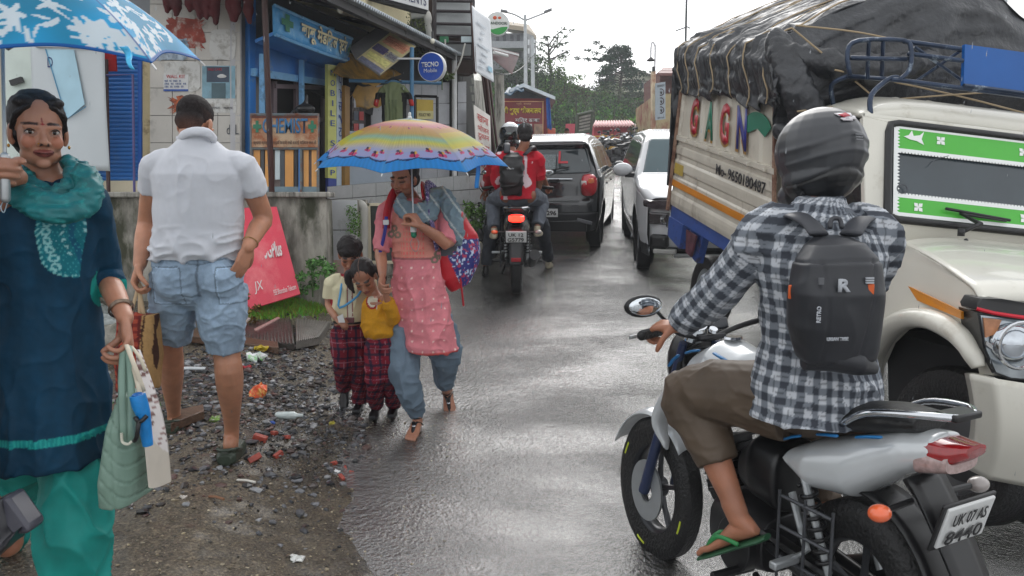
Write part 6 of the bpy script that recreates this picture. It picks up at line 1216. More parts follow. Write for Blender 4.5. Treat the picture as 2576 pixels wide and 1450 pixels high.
def umbrella(name,label,apex,axis,Rr,H,colfn,hand_end,twist=0.0,ribs=8,sag=.06,flaps=(),tip=True,solidm=None):
 t=thing(name,label,'umbrella',apex);ax=V(axis).normalized();x,y,d=frame(ax);nA,nR=ribs*60,150
 vs,uv=[],[]
 for j in range(nR+1):
  r=j/nR
  for i in range(nA):
   a=2*math.pi*i/nA;ph=(i%60)/60;valley=math.sin(math.pi*ph)
   rr=Rr*r*(1-.10*valley*r**3);h=-H*(.18*r+.82*r**2.3)+sag*.35*valley*r*r-.0*valley
   an=a+twist;vs.append(V(apex)+(x*math.cos(an)+y*math.sin(an))*rr*(1-.035*valley)+ax*h);uv.append((i/nA*ribs,r,ph))
 fs=[(j*nA+i,j*nA+(i+1)%nA,(j+1)*nA+(i+1)%nA,(j+1)*nA+i)for j in range(nR)for i in range(nA)]
 me=bpy.data.meshes.new('canopy');me.from_pydata([tuple(v)for v in vs],[],fs);me.polygons.foreach_set('use_smooth',[True]*len(fs));U=np.array(uv)
 paint(me,lambda co:colfn(U[:,0],U[:,1],U[:,2]));me.materials.append(solidm);o=bpy.data.objects.new('canopy',me);link(o,t)
 md=o.modifiers.new('solid','SOLIDIFY');md.thickness=.0015
 for i in range(ribs):
  an=2*math.pi*i/ribs+twist;q=x*math.cos(an)+y*math.sin(an);pts=[V(apex)+q*Rr*r+ax*(-H*(.18*r+.82*r**2.3)-.004)for r in np.linspace(.04,1.0,9)]
  MB().tube(pts,.0025,n=6).build('rib',M_['steel'],t);MB().tube([V(apex)-ax*(H*.95+.04),pts[4]-ax*.003],.0022,n=5).build('stretcher',M_['steel'],t)
  MB().tube([pts[-1],pts[-1]+(pts[-1]-pts[-2]).normalized()*.016],.003,n=6,dome=True).build('rib_tip',M_['white'],t)
 MB().tube([V(apex),V(hand_end)],.005,n=10).build('shaft',M_['steel'],t)
 if tip:MB().lathe([(.012,-.004),(.014,.006),(.008,.012),(.008,.03),(.004,.034)],apex,ax,n=16).build('cap',M_['white'],t)
 return t,(x,y,d)
ubm=mat('umbrella_cloth',attr=True,rough=.45,var=.05,vs=8,sheen=.1)
nn_=ubm.node_tree;bs1=nn_.nodes['Principled BSDF'];tr=nn_.nodes.new('ShaderNodeBsdfTranslucent');mxs=nn_.nodes.new('ShaderNodeMixShader');mxs.inputs[0].default_value=.62
nn_.links.new(bs1.inputs['Base Color'].links[0].from_socket,tr.inputs['Color']);nn_.links.new(bs1.outputs[0],mxs.inputs[1]);nn_.links.new(tr.outputs[0],mxs.inputs[2]);nn_.links.new(mxs.outputs[0],nn_.nodes['Material Output'].inputs[0])
def rain(u,r,ph):
 st=[(0,(236,226,190)),(.08,(150,190,215)),(.16,(226,206,90)),(.26,(236,190,170)),(.36,(222,136,150)),(.44,(206,150,60)),(.56,(200,165,70)),(.63,(150,200,185)),(.70,(226,220,90)),(.76,(214,206,190)),(.82,(176,186,230)),(.885,(190,190,235)),(.9,(28,150,226)),(1,(40,166,236))]
 k=np.floor(u).astype(int);rr=r+.03*np.sin(u*2.1+1.3)*(r<.8)
 c=np.stack([np.interp(rr,[s[0]for s in st],[s[1][i]for s in st])for i in range(3)],-1)
 yel=(k%3==1)[:,None]&((rr>.5)&(rr<.74))[:,None];c=np.where(yel,c*.45+np.array([226,216,20])*.55,c)
 c=c*.86+30.;c=c*(1-.07*((np.sin(u*2*math.pi*22)>.3)&(r>.28)&(r<.76)))[:,None]
 edge=.885+.022*np.abs(np.sin(ph*math.pi*3.5));c=np.where(((r>edge))[:,None],np.array([50.,166,234])*(1+.03*np.sin(ph*90))[:,None],c);c=np.where((np.abs(r-edge)<.007)[:,None],np.array([24.,40,110]),c)
 for(pu,pr,s)in((.2,.84,1),(.38,.80,.9),(.62,.85,1.1),(.84,.81,.9),(.1,.80,.7),(.3,.40,.7),(.7,.42,.7)):
  for(ox,oy,rx,ry,cc)in((-.03,.012,.035,.022,(226,90,150)),(.03,.012,.035,.018,(206,60,120)),(-.02,-.018,.022,.018,(240,200,90)),(.028,-.02,.022,.016,(60,50,90)),(0,0,.008,.03,(50,30,60))):
   m=((ph-pu-ox*s)/(rx*s))**2+((r-pr-oy*s)/(ry*s))**2<1;c=np.where(m[:,None],np.array(cc,float),c)
 c=np.where(((ph<.018)|(ph>.982))[:,None]&(r>.1)[:,None],c*.86+24,c);return c
UA=P(1031,298,4.42);um,_=umbrella('umbrella','open rainbow striped umbrella with a bright blue butterfly border',UA,(.015,-.13,1),.585,.265,rain,P(1041,582,4.30),twist=.12,solidm=ubm)
MB().tube([P(1039,548,4.30),P(1040,578,4.30),P(1041,592,4.30)],[.013,.016,.018],n=14,dome=True).build('handle',mat('handle_green',(24,120,90),rough=.25,var=.5,vs=60),um)
MB().tube([P(1040,572,4.29),P(1040,584,4.29)],.0185,n=14).build('handle_band',M_['white'],um)
MB().tube([P(1042,594,4.3),P(1032,615,4.28),P(1046,634,4.27),P(1054,612,4.28),P(1042,594,4.3)],.002,n=5,sub=5).build('wrist_strap',mat('strap_grey',(150,140,140)),um)
sp=MB();sp.grid(lambda a,b:P(lerp(1196,1206,b)+math.sin(a*5)*2,lerp(405,474,a),4.25+.02*b),14,3);sp.build('closing_strap',mat('strap_blue',(34,130,206),rough=.5),um,solid=.003)
def flow(u,r,ph):
 n_=len(u);c=np.tile(np.array([52.,204,250]),(n_,1));an=u/8*2*math.pi;X,Y_=r*np.cos(an),r*np.sin(an)
 w=.9+.1*vnoise(np.stack([X*6,Y_*6,X*0],-1),4);c*=w[:,None]
 rg=np.random.default_rng(12);m=np.zeros(n_,bool)
 for _ in range(270):
  cr=math.sqrt(rg.uniform(.03,1.0));ca=rg.uniform(0,2*math.pi);cx,cy=cr*math.cos(ca),cr*math.sin(ca);R0=rg.uniform(.045,.08);ro=rg.uniform(0,6.28);dx,dy=X-cx,Y_-cy;q=np.hypot(dx,dy);th=np.arctan2(dy,dx)+ro
  if rg.random()<.55:m|=q<R0*(.35+.65*np.abs(np.cos(th*2.5))**1.6)
  else:
   a,b=dx*math.cos(ro)+dy*math.sin(ro),-dx*math.sin(ro)+dy*math.cos(ro);b=b-a*a*4;m|=(a/(R0*1.1))**2+(b/.016)**2<1;m|=((a-.02)/(R0*.6))**2+((b-.03-(a)*.8)/.013)**2<1
 c[m]=(240,248,252);k=(ph<.012)|(ph>.988);c[k]=(40,110,190);c[r>.985]=(24,120,200);return c
UB=P(2,-128,2.14);ub,_=umbrella('umbrella','open sky blue umbrella with white flowers held by the woman in dark teal',UB,(.13,-.19,1),.51,.24,flow,P(14,500,1.93),twist=.30,solidm=ubm)
sp=MB();sp.grid(lambda a,b:lerp(P(300+22*b,118,1.95),P(332+8*b,176,1.93),a)+V((0,.01*math.sin(a*6),0)),12,3);sp.build('closing_strap',mat('strap_sky',(70,180,226),rough=.5,var=.3,vs=40),ub,solid=.003)
MB().tube([P(12,395,1.935),P(14,500,1.93)],.012,n=12,dome=True).build('handle',M_['steel'],ub)
MB().tube([P(13,500,2.03),P(2,520,2.0),P(10,535,2.0),P(20,505,2.02)],.0015,n=5,sub=5).build('wrist_strap',mat('pale_cord',(190,210,220)),ub)
wt=thing('person','woman in a dark teal tunic and bright teal scarf walking under the blue flowered umbrella','person',P(130,1600,2.2))
hd=Head(P(97,330,2.14),(.84,-1,-.12),k=.91);sb=MB();hd.build(sb,.35);nb=P(118,452,2.17);hd.neck(sb,nb,.050)
X_,F_=V((1,.35,0)),V((.35,-1,0));Yb=2.17
sb.loft(TL([(P(128,1000,Yb),.13,.10),(P(122,760,Yb),.115,.085),(P(118,600,Yb),.13,.10),(P(117,500,Yb),.15,.08),(P(117,465,Yb),.10,.06)],X_,F_))
sL,eL,wL=P(218,500,2.16),P(266,690,2.28),P(315,800,2.13)
sb.tube([P(160,480,2.17),sL,lerp(sL,eL,.5),eL,lerp(eL,wL,.4),wL],[.05,.048,.042,.036,.034,.024],n=14,sub=3,dome=True)
hand(sb,wL,(P(322,868,2.10)-wL),(-.75,-.3,.0),1,curl=(38,55,40),thumb=(.35,.5),tcurl=35)
sR,eR,wR=P(8,505,2.18),P(-85,640,2.16),P(10,434,1.93)+V((-.024,.088,-.01))
sb.tube([P(60,485,2.17),sR,lerp(sR,eR,.5),eR,lerp(eR,wR,.5),wR],[.05,.048,.040,.036,.033,.025],n=14,sub=3,dome=True)
hand(sb,wR,V((-.05,-.95,.12)),(1,-.05,0),1,curl=((62,75,40),(66,78,42),(70,80,44),(76,82,45)),thumb=(.2,.7),tcurl=30)
for a,b,c in((P(185,1000,2.2),P(195,1330,2.1),P(190,1610,2.16)),(P(70,1000,2.2),P(45,1300,2.45),P(10,1420,2.85))):
 sb.tube([a,b,c],[.035,.035,.030],n=14,sub=3,dome=True);foot(sb,c,(0,-1,-.1),toes=False)
SK1=(174,124,100)
body_fin(wt,sb,.0042,SK1,hd,lip=(132,68,62),bindi=True);hd.eyes(wt,(.001,0))
hm=MB();hd.e(hm,(0,-.030,.046),(.081,.092,.084));hd.e(hm,(0,-.06,-.02),(.072,.06,.07));hd.e(hm,(-.054,-.034,.0),(.024,.046,.055));hd.e(hm,(.054,-.034,.0),(.024,.046,.055));hd.e(hm,(0,-.115,-.04),(.045,.035,.04));hd.e(hm,(-.036,.022,.088),(.034,.034,.018));hd.e(hm,(.036,.022,.088),(.034,.034,.018))
hd.t(hm,[(-.03,.06,.075),(-.065,.045,.05),(-.074,.008,.01),(-.066,-.03,-.04)],[.006,.008,.006,.006]);hd.t(hm,[(.03,.06,.075),(.065,.045,.05),(.074,.008,.01),(.066,-.03,-.04)],[.006,.008,.006,.006])
organic('hair',hm,.0045,hairm,wt,2,disp=lambda co,n:ridge(hd.loc(co),(60,18,60),3,.003))
for q in(-1,1):mb=MB();hd.e(mb,(q*.081,.0,-.048),(.004,.004,.006));mb.build('earring',mat('gold',(190,140,60),rough=.3,metal=.9),wt,smooth=180)
mb=MB();hd.e(mb,(.016,.101,-.036),(.0025,.0025,.0025));mb.build('nose_stud',mat('gold'),wt,smooth=180)
km=MB();km.loft(TL([(P(128,1152,2.17),.172,.165),(P(130,1080,2.18),.167,.16),(P(130,960,2.18),.158,.135),(P(126,860,2.18),.142,.125),(P(121,760,2.17),.128,.108),(P(118,660,2.16),.134,.118),(P(117,580,2.15),.146,.125),(P(117,520,2.16),.155,.105),(P(118,478,2.17),.125,.075),(P(118,458,2.17),.06,.055)],X_,F_),n=40)
km.tube([P(170,492,2.17),sL,lerp(sL,eL,.55),eL,lerp(eL,wL,.28)],[.060,.058,.053,.046,.044],n=16,sub=3);km.tube([P(50,492,2.17),sR,lerp(sR,eR,.5),eR,lerp(eR,wR,.4)],[.062,.060,.052,.05,.05],n=16,sub=3)
cuff=lerp(eL,wL,.28);cdir=(wL-eL).normalized()
hz0,hz1,hz2=P(0,1103,2.05).z,P(0,1121,2.05).z,P(0,1150,2.05).z
def kcol(co):
 x,y,z=co.T;c=np.tile(np.array([11.,54,78]),(len(co),1))*(1+.12*fbm(co*np.array([20,20,3]),6,2))[:,None]
 c[(z<hz0)&(z>hz1)]=(18,132,134)
 m=(z<hz0)&(z>hz1)&(np.sin(x*700)>.3);c[m]=(40,160,150)
 cd=(co-np.array(cuff))@np.array(cdir);c[(cd>-.002)&(np.linalg.norm(co-np.array(cuff),axis=1)<.07)]=(24,146,138)
 cx=P(152,600,2.03).x;zt,zb=P(0,525,2.03).z,P(0,706,2.03).z;u=(x-cx)/.070;v=(zt-z)/(zt-zb)
 inside=(np.abs(u)<1)&(v>0)&(v<1)&(y<2.12)&(((np.abs(u)**2.4+np.clip((v-.68)/.32,0,1)**2.2)<1));c[inside]=(22,112,126)
 dots=(np.sin(u*24)>.25)&(np.sin(v*62+u*3)>.35);c[inside&dots&(np.abs(u)>.16)&(np.abs(u)<.42)&(v<.7)]=(150,200,204)
 rim=(np.abs(u)**2.4+np.clip((v-.68)/.32,0,1)**2.2);c[inside&(rim>.78)&(np.sin(v*80+u*30)>0)]=(126,190,190)
 for k in range(7):
  for su in(-.68,.68):q=np.hypot((u-su*(1-.1*(k>4))),(v-.08-.125*k)*2.45);c[inside&(q<.15)&(q>.07)]=(140,196,198)
 c[inside&(np.abs(u)<.07)&(v<.8)]=(20,90,120);c[inside&(np.sin(u*50+v*10)*np.sin(v*70)>.75)]=(60,150,156)
 return c
organic('tunic',km,.005,mat('teal_cotton',attr=True,rough=.75,var=.12,vs=40,bump=.25,bs=350,sheen=.3,dist=.003),wt,5,disp=lambda co,n:ridge(co,(13,13,2.2),4,.014,3)*sstep(co[:,2],1.5,.9)[0:]+ridge(co,(16,16,13),8,.007,3)+fbm(co*40,2,2)*.0015,col=kcol)
sc=MB()
def L3(*q):return[P(*a)for a in q]
sc.tube(L3((32,425,2.24),(20,470,2.05),(62,515,1.99),(130,540,1.965),(196,535,1.985),(238,490,2.06),(222,430,2.2),(150,410,2.26),(70,408,2.27)),[.018,.018,.022,.024,.024,.022,.018,.016,.016],n=12,sub=4,closed=True)
sc.tube(L3((52,425,2.2),(40,462,2.06),(80,492,2.01),(140,512,1.99),(196,500,2.01),(224,462,2.07),(200,425,2.17)),[.02,.022,.024,.026,.027,.025,.022],n=12,sub=4,dome=True)
sc.tube(L3((66,425,2.16),(70,455,2.07),(120,487,2.04),(170,475,2.05),(186,436,2.10),(170,405,2.17)),[.018,.02,.022,.024,.024,.018],n=12,sub=4,dome=True);sc.tube(L3((210,440,2.05),(226,480,2.03),(214,520,2.01)),[.03,.034,.03],n=12,sub=3,dome=True)
organic('scarf',sc,.005,mat('teal_scarf',(14,108,112),rough=.55,var=.35,vs=14,dirt=(34,140,138),ds=30,dth=.6,sheen=.3),wt,3,disp=lambda co,n:ridge(co,(16,16,90),5,.009,2)+ridge(co,(40,40,190),15,.003,2))
sm_=MB();sm_.tube(L3((185,1040,2.2),(186,1200,2.16),(186,1330,2.12),(188,1450,2.13),(190,1560,2.15)),[.07,.088,.098,.092,.055],n=20,sub=4,dome=True);sm_.tube(L3((75,1040,2.22),(45,1180,2.32),(25,1290,2.5),(8,1400,2.8)),[.07,.075,.07,.05],n=20,sub=4,dome=True);sm_.ell(P(128,1040,2.2),(.12,.09,.09))
organic('salwar',sm_,.006,mat('teal_salwar',(8,142,134),rough=.7,var=.12,vs=20,sheen=.2,bump=.15,bs=300,dist=.002),wt,3,disp=lambda co,n:ridge(co,(17,17,3),7,.020,3)+ridge(co,(9,9,12),17,.008,3)+.003)
MB().lathe([(.031,-.008),(.036,0),(.031,.008)],lerp(eL,wL,.80),cdir,n=24).build('bracelet',mat('bracelet',(120,104,90),rough=.3,metal=.6,var=.5,vs=60),wt)
bag=thing('handbag','sage green quilted handbag hanging from the teal woman hand','handbag',P(322,1250,2.08))
gm_=mat('sage_leather',(120,148,134),rough=.45,var=.12,vs=8)
b_=MB();b_.loft([(P(322,1250,2.10),V((.046,-.01,0)),V((.01,.10,0))),(P(320,1190,2.10),V((.048,0,0)),V((0,.11,0))),(P(326,1060,2.10),V((.032,0,0)),V((0,.10,0))),(P(330,985,2.10),V((.012,0,0)),V((0,.07,0)))],n=28,ex=3.4)
organic('bag_body',b_,.005,gm_,bag,3,disp=lambda co,n:-.004*(np.abs(np.sin((co[:,2]+(co[:,0])*1.1)*62))<.18)-.003*(np.abs(co[:,0]-P(326,1150,2.1).x)<.004))
for a,b,c in(((312,870,2.08),(306,960,2.02),(312,1110,1.99)),((322,872,2.08),(330,960,2.02),(330,1110,1.99)),((318,870,2.10),(322,950,2.16),(330,1040,2.2))):
 q=MB();q.tube([P(*a),P(*b),P(*c)],.010,n=8,sub=3,flat=.45);q.build('handle',gm_,bag,smooth=180)
MB().tube([P(306,1090,1.985),P(308,1112,1.985),P(322,1118,1.98),P(332,1110,1.985)],.004,n=8,sub=3).build('strap_ring',mat('strap_cream',(206,206,190)),bag)
tote=thing('tote_bag','white and brown paisley cloth tote beside the sage green handbag','bag',P(385,1210,2.12))
tq=[P(372,1222,2.06),P(430,1212,2.16),P(360,890,2.14),P(338,880,2.10)]
def tote_f(a,b,off):
 l=lerp(P(340,880,2.09),P(374,1224,2.06),a);r=lerp(P(352,880,2.14),P(430,1212,2.17),min(1,a*1.0));bulge=.02*math.sin(math.pi*a);return lerp(l,r,b)+V((bulge*b,0,0))+V((-.0,-1,0))*off
tb_=MB();g0=[[tote_f(i/40,j/16,.012*math.sin(math.pi*j/16)*math.sin(math.pi*i/40)+.003)for j in range(17)]for i in range(41)];tb_.grid(lambda a,b:tote_f(a,b,.03*math.sin(math.pi*b)**.7*min(1,a*2)),60,26);tb_.grid(lambda a,b:tote_f(a,b,-.03*math.sin(math.pi*b)**.7*min(1,a*2)-.002),60,26)
def pais(co):
 c=np.tile(np.array([214.,208,206]),(len(co),1));q=np.stack([co[:,0]*42,co[:,1]*0,co[:,2]*42],-1);f=q-np.floor(q)-.5;r_=np.hypot(f[:,0]*1.1,f[:,2]*.9);h=vnoise(np.floor(q)*3.3,8);m=(r_<.30+.1*h)&(r_>.10)&(h>-.5);c[m]=(118,88,84);c[(np.abs(np.sin(co[:,2]*260)*np.sin(co[:,0]*260))>.88)]=(150,120,116)
 lo=co[:,0]<(P(362,1000,2.1).x+(P(0,1000,2.1).z-co[:,2])*.17);c[lo]=(196,188,176);return c
tb_.build('cloth',mat('paisley_cloth',attr=True,rough=.8,var=.08,vs=12),tote,smooth=180,col=pais)
for a,b,c in(((318,868,2.06),(338,920,2.02),(362,985,2.03)),((330,872,2.09),(352,900,2.08),(366,935,2.08)),((322,870,2.08),(345,960,2.02),(356,1010,2.02))):MB().tube([P(*a),P(*b),P(*c)],.0065,n=8,sub=3,flat=.4).build('handle',mat('tote_handle',(206,196,176),rough=.7),tote,smooth=180)
ru=thing('rolled_umbrella','small rolled bright blue umbrella tucked in the paisley tote','umbrella',P(356,1060,1.99))
MB().tube([P(346,995,1.985),P(352,1018,1.985),P(360,1040,1.99),P(372,1120,2.0)],[.021,.022,.019,.014],n=18).build('roll',mat('roll_blue',(24,128,200),rough=.4,var=.2,vs=40),ru,smooth=60);MB().lathe([(.015,.001),(.013,.003),(.006,.001),(0,.003)],P(346,994,1.985),(P(346,990,1.98)-P(352,1018,1.985)),n=20).build('cap',mat('cap_blue',(20,90,160),rough=.4),ru)
MB().tube([P(340,1050,1.97),P(352,1062,1.965),P(370,1046,1.975)],.006,n=8,sub=3).tube([P(350,1058,1.965),P(344,1100,1.96),P(338,1110,1.97)],.006,n=8,sub=2).build('tie',M_['black'],ru,smooth=180)
MY=3.5
mp_=thing('person','man in white polo shirt and light denim shorts walking away with a checked bag','person',P(500,1160,MY))
hd=Head(P(493,313,3.52),(.06,.86,-.42),k=1.0);sb=MB();hd.build(sb);hd.neck(sb,P(496,385,3.50),.056)
X_,F_=V((1,0,0)),V((0,1,0))
sb.loft(TL([(P(495,720,MY),.17,.11),(P(497,600,MY),.16,.11),(P(500,480,MY-.01),.165,.11),(P(500,420,MY-.02),.15,.08),(P(496,380,MY-.03),.08,.06)],X_,F_))
a=[P(392,412,3.46),P(372,560,3.56),P(352,665,3.42)];sb.tube([P(440,418,3.46),a[0]+V((.012,0,-.02)),lerp(a[0],a[1],.5),a[1],lerp(a[1],a[2],.35),a[2]],[.04,.046,.050,.046,.046,.030],n=16,sub=3,dome=True);hand(sb,a[2],P(343,708,3.40)-a[2],(.9,.1,0),1,curl=(40,60,40),k=1.05,thumb=(.3,.5))
b=[P(612,414,3.46),P(662,548,3.58),P(624,622,3.42)];sb.tube([P(560,418,3.46),b[0]+V((-.012,0,-.02)),lerp(b[0],b[1],.5),b[1],lerp(b[1],b[2],.35),b[2]],[.04,.046,.050,.046,.044,.030],n=16,sub=3,dome=True);hand(sb,b[2],P(606,668,3.40)-b[2],(-.7,.6,.1),1,curl=(18,25,20),k=1.05,thumb=(.5,.3))
yR,yL=gY(578,1160),gY(437,1080)
lgR=[P(560,760,3.5),P(570,885,3.50),P(577,950,3.50),P(583,1075,yR),P(580,1128,yR)];lgL=[P(440,760,3.5),P(430,855,3.6),P(430,920,3.7),P(437,1035,yL),P(438,1062,yL)]
sb.tube(lgR,[.085,.062,.066,.037,.037],n=18,sub=4,dome=True);sb.tube(lgL,[.085,.056,.062,.035,.034],n=18,sub=4,dome=True)
foot(sb,P(580,1120,yR),(-.15,1,-.1),toes=False);foot(sb,P(438,1050,yL+.02),(-.1,1,-.1),toes=False)
sb.ell(P(580,1118,yR-.02),(.036,.045,.045))
body_fin(mp_,sb,.0055,(184,130,102),hd)
hm=MB();hd.e(hm,(0,-.024,.044),(.079,.094,.082));hd.e(hm,(0,-.062,-.015),(.066,.046,.055));hd.e(hm,(0,.02,.075),(.06,.06,.045))
def hcol(co):
 q=hd.loc(co);c=np.tile(np.array([34.,28,28]),(len(co),1));f=np.clip((-.005-q[:,2])/.06,0,1)+.35*np.clip((np.abs(q[:,0])-.055)/.02,0,1)*(q[:,2]<.04);return c+np.clip(f,0,1)[:,None]*np.array([78,48,34])*.8+(vnoise(co*420,3)*8)[:,None]
organic('hair',hm,.005,mat('short_hair',attr=True,rough=.7,var=.3,vs=200,bump=.8,bs=400,dist=.004),mp_,2,disp=lambda co,n:fbm(co*160,4,2)*.0016*(hd.loc(co)[:,2]>0),col=hcol)
pm=MB();pm.loft(TL([(P(496,652,3.48),.214,.150),(P(496,630,3.48),.218,.155),(P(500,575,3.48),.206,.148),(P(502,500,3.48),.206,.150),(P(503,440,3.47),.222,.142),(P(502,408,3.46),.200,.115),(P(498,376,3.45),.135,.09),(P(496,352,3.44),.082,.07),(P(496,340,3.42),.066,.062)],X_,F_),n=44)
pm.tube([P(440,405,3.46),a[0]+V((.0,0,-.012)),lerp(a[0],a[1],.46)+V((.0,0,0))],[.055,.062,.063],n=18,sub=3);pm.tube([P(560,405,3.46),b[0]+V((0,0,-.012)),lerp(b[0],b[1],.52)+V((.0,0,0))],[.055,.062,.063],n=18,sub=3)
wm_=mat('white_polo_cotton',(206,208,214),rough=.8,var=.04,vs=30,bump=.25,bs=420,sheen=.2,dist=.002)
zh=P(0,600,3.4).z
organic('polo_shirt',pm,.006,wm_,mp_,4,disp=lambda co,n:ridge(co,(9,9,3.2),31,.011,3)+ridge(co,(7,7,26),33,.020,4)*sstep(co[:,2],zh+.10,zh-.06)+ridge(co,(15,15,11),5,.004,3))
cl_=MB();cl_.tube([P(452,352,3.42),P(466,338,3.375),P(496,331,3.36),P(524,337,3.375),P(540,352,3.42),P(532,350,3.50),P(496,346,3.55),P(460,350,3.50)],[.011]*8,n=10,sub=4,closed=True,flat=2.0);organic('collar',cl_,.005,wm_,mp_,3,disp=lambda co,n:fbm(co*20,3)*.003)
dm=MB();dm.loft(TL([(P(497,735,3.5),.20,.15),(P(497,700,3.49),.212,.155),(P(496,645,3.49),.205,.14)],X_,F_),n=36);dm.tube([P(445,720,3.5),P(437,780,3.52),P(432,846,3.58)],[.118,.108,.092],n=20,sub=3);dm.tube([P(553,720,3.48),P(560,800,3.48),P(562,885,3.49)],[.122,.112,.084],n=20,sub=3)
dm.ell(P(497,728,3.49),(.16,.13,.10))
for u in(445,552):dm.ell(P(u,705,3.42),(.10,.09,.11))
def dcol(co):
 c=np.tile(np.array([150.,170,190]),(len(co),1))*(1+.10*fbm(co*np.array([9,9,9]),2,3))[:,None];u=co[:,0];z=co[:,2];back=co[:,1]<3.5
 for(uu,v0,v1,w)in((414,672,770,44),(586,672,770,44)):
  x0,x1=P(uu-w,700,3.35).x,P(uu+w,700,3.35).x;z0,z1=P(0,v1,3.35).z,P(0,v0,3.35).z;e=np.minimum.reduce([u-x0,x1-u,z-z0,z1-z]);c[back&(e>0)&(e<.006)]*=.72;c[back&(e>.006)&(e<.010)]*=1.15
 xm=P(497,700,3.35).x;c[back&(np.abs(u-xm)<.005)&(z>P(0,745,3.4).z)]*=.75;zt=P(0,668,3.35).z;c[back&(np.abs(z-zt-.25*np.abs(u-xm))<.004)]*=.75;return c
organic('denim_shorts',dm,.006,mat('washed_denim',attr=True,rough=.85,var=.1,vs=60,bump=.35,bs=500,dist=.002),mp_,3,disp=lambda co,n:ridge(co,(10,10,15),12,.012,4)+ridge(co,(24,24,30),14,.007,3),col=dcol)
for q_,(u0,v0,yy)in enumerate(((580,1146,yR),(438,1072,yL))):
 cg=MB();o=P(u0,v0,yy);g_=float(zground(np.array([o.x]),np.array([o.y]))[0]);o.z=max(o.z,g_+.03)if q_==0 else o.z
 cg.loft([(o+V((0,-.085,-.005)),V((.035,0,0)),V((0,0,.028))),(o+V((0,-.06,.0)),V((.052,0,0)),V((0,0,.036))),(o+V((-.005,.03,.0)),V((.056,0,0)),V((0,0,.045))),(o+V((-.015,.12,.0)),V((.055,0,0)),V((0,0,.045))),(o+V((-.02,.19,-.01)),V((.035,0,0)),V((0,0,.025)))],n=22,ex=2.8);cg.tube([o+V((-.05,.03,.02)),o+V((-.045,-.05,.045)),o+V((0,-.088,.05)),o+V((.045,-.05,.045)),o+V((.05,.03,.02))],.010,n=8,sub=3)
 organic('clog',cg,.005,mat('dark_green_rubber',(56,66,54),rough=.4,var=.1),mp_,2,disp=lambda co,n:-.003*(np.abs(np.sin(co[:,2]*210))<.3))
MB().lathe([(.034,-.003),(.038,0),(.034,.003)],lerp(b[1],b[2],.85),b[2]-b[1],n=24).build('bangle',mat('brass',(190,150,100),rough=.3,metal=.8),mp_)
jb=thing('jute_bag','jute shopping bag with red checks carried by the man in white','bag',P(350,975,3.35))
q=MB();q.loft([(P(352,975,3.36),V((.082,0,0)),V((0,.10,0))),(P(350,900,3.36),V((.092,0,0)),V((0,.12,0))),(P(348,790,3.36),V((.088,0,0)),V((0,.06,0)))],n=28,ex=3)
def jcol(co):
 c=np.tile(np.array([178.,140,92]),(len(co),1));x=co[:,0];z=co[:,2];xm=P(362,880,3.3).x;m=x<xm;c[m]=(170,74,54);c[m&(np.sin(z*190)>.2)]=(126,44,36);c[m&(np.sin(x*190)>.55)]=(96,36,34)
 for u in(366,386):c[np.abs(x-P(u,880,3.3).x)<.004]=(70,44,34)
 return c
organic('bag_body',q,.007,mat('jute',attr=True,rough=.85,var=.15,vs=60,bump=.4,bs=300),jb,2,col=jcol,disp=lambda co,n:ridge(co,(9,9,4),3,.014,3))
for p,r in(((350,712),(330,790)),((346,712),(362,795)),((352,715),(352,795))):MB().tube([P(*p,3.40),P((p[0]+r[0])/2,750,3.37),P(*r,3.35)],.009,n=8,sub=3,flat=.5).build('handle',mat('jute_handle',(184,158,124),rough=.8),jb,smooth=180)
KY=4.5
wp=thing('person','young woman in a pink tunic holding the rainbow umbrella and a child hand','person',P(1050,1075,KY))
hd=Head(P(1016,447,4.47),(-.42,-.86,-.30),up=(.12,0,1),k=.98);sb=MB();hd.build(sb);hd.neck(sb,P(1046,515,4.55),.048)
X_,F_=V((1,.05,-.04)),V((.02,-1,0))
sb.loft(TL([(P(1062,760,KY),.15,.10),(P(1050,640,KY),.115,.085),(P(1048,560,KY),.13,.09),(P(1047,515,KY+.02),.15,.07)],X_,F_))
sA,eA,wA=P(972,530,4.5),P(958,632,4.42),P(962,692,4.28);sb.tube([P(1010,515,4.52),sA,eA,lerp(eA,wA,.4),wA],[.045,.045,.036,.034,.023],n=14,sub=3,dome=True);hand(sb,wA,P(956,722,4.22)-wA,(.5,-.3,-.4),-1,curl=(45,50,35),k=.95)
sB,eB,wB=P(1122,530,4.5),P(1128,612,4.40),P(1060,570,4.26);sb.tube([P(1085,515,4.52),sB,eB,lerp(eB,wB,.4),wB],[.045,.045,.038,.035,.024],n=14,sub=3,dome=True);hand(sb,wB,V((-.6,.0,.75)),(-.55,.3,-.35),1,curl=((60,75,45),(62,78,45),(66,80,45),(70,82,45)),k=.98,thumb=(.25,.7))
y1,y2=gY(1046,1078),4.75
lf=[P(1020,780,4.5),P(1018,920,4.38),P(1048,1046,y1)];rf_=[P(1095,780,4.52),P(1120,900,4.55),P(1124,985,4.82)]
sb.tube(lf,[.06,.042,.033],n=14,sub=3,dome=True);sb.tube(rf_,[.06,.042,.033],n=14,sub=3,dome=True)
foot(sb,P(1049,1050,y1+.0),(-.12,-1,-.12),k=.98);foot(sb,P(1124,982,4.80),(.15,-.55,-.85),k=.98,up=V((0,-.7,.3)))
body_fin(wp,sb,.0048,(172,120,96),hd,lip=(140,76,72));hd.eyes(wp,(0,-.003),closed=True)
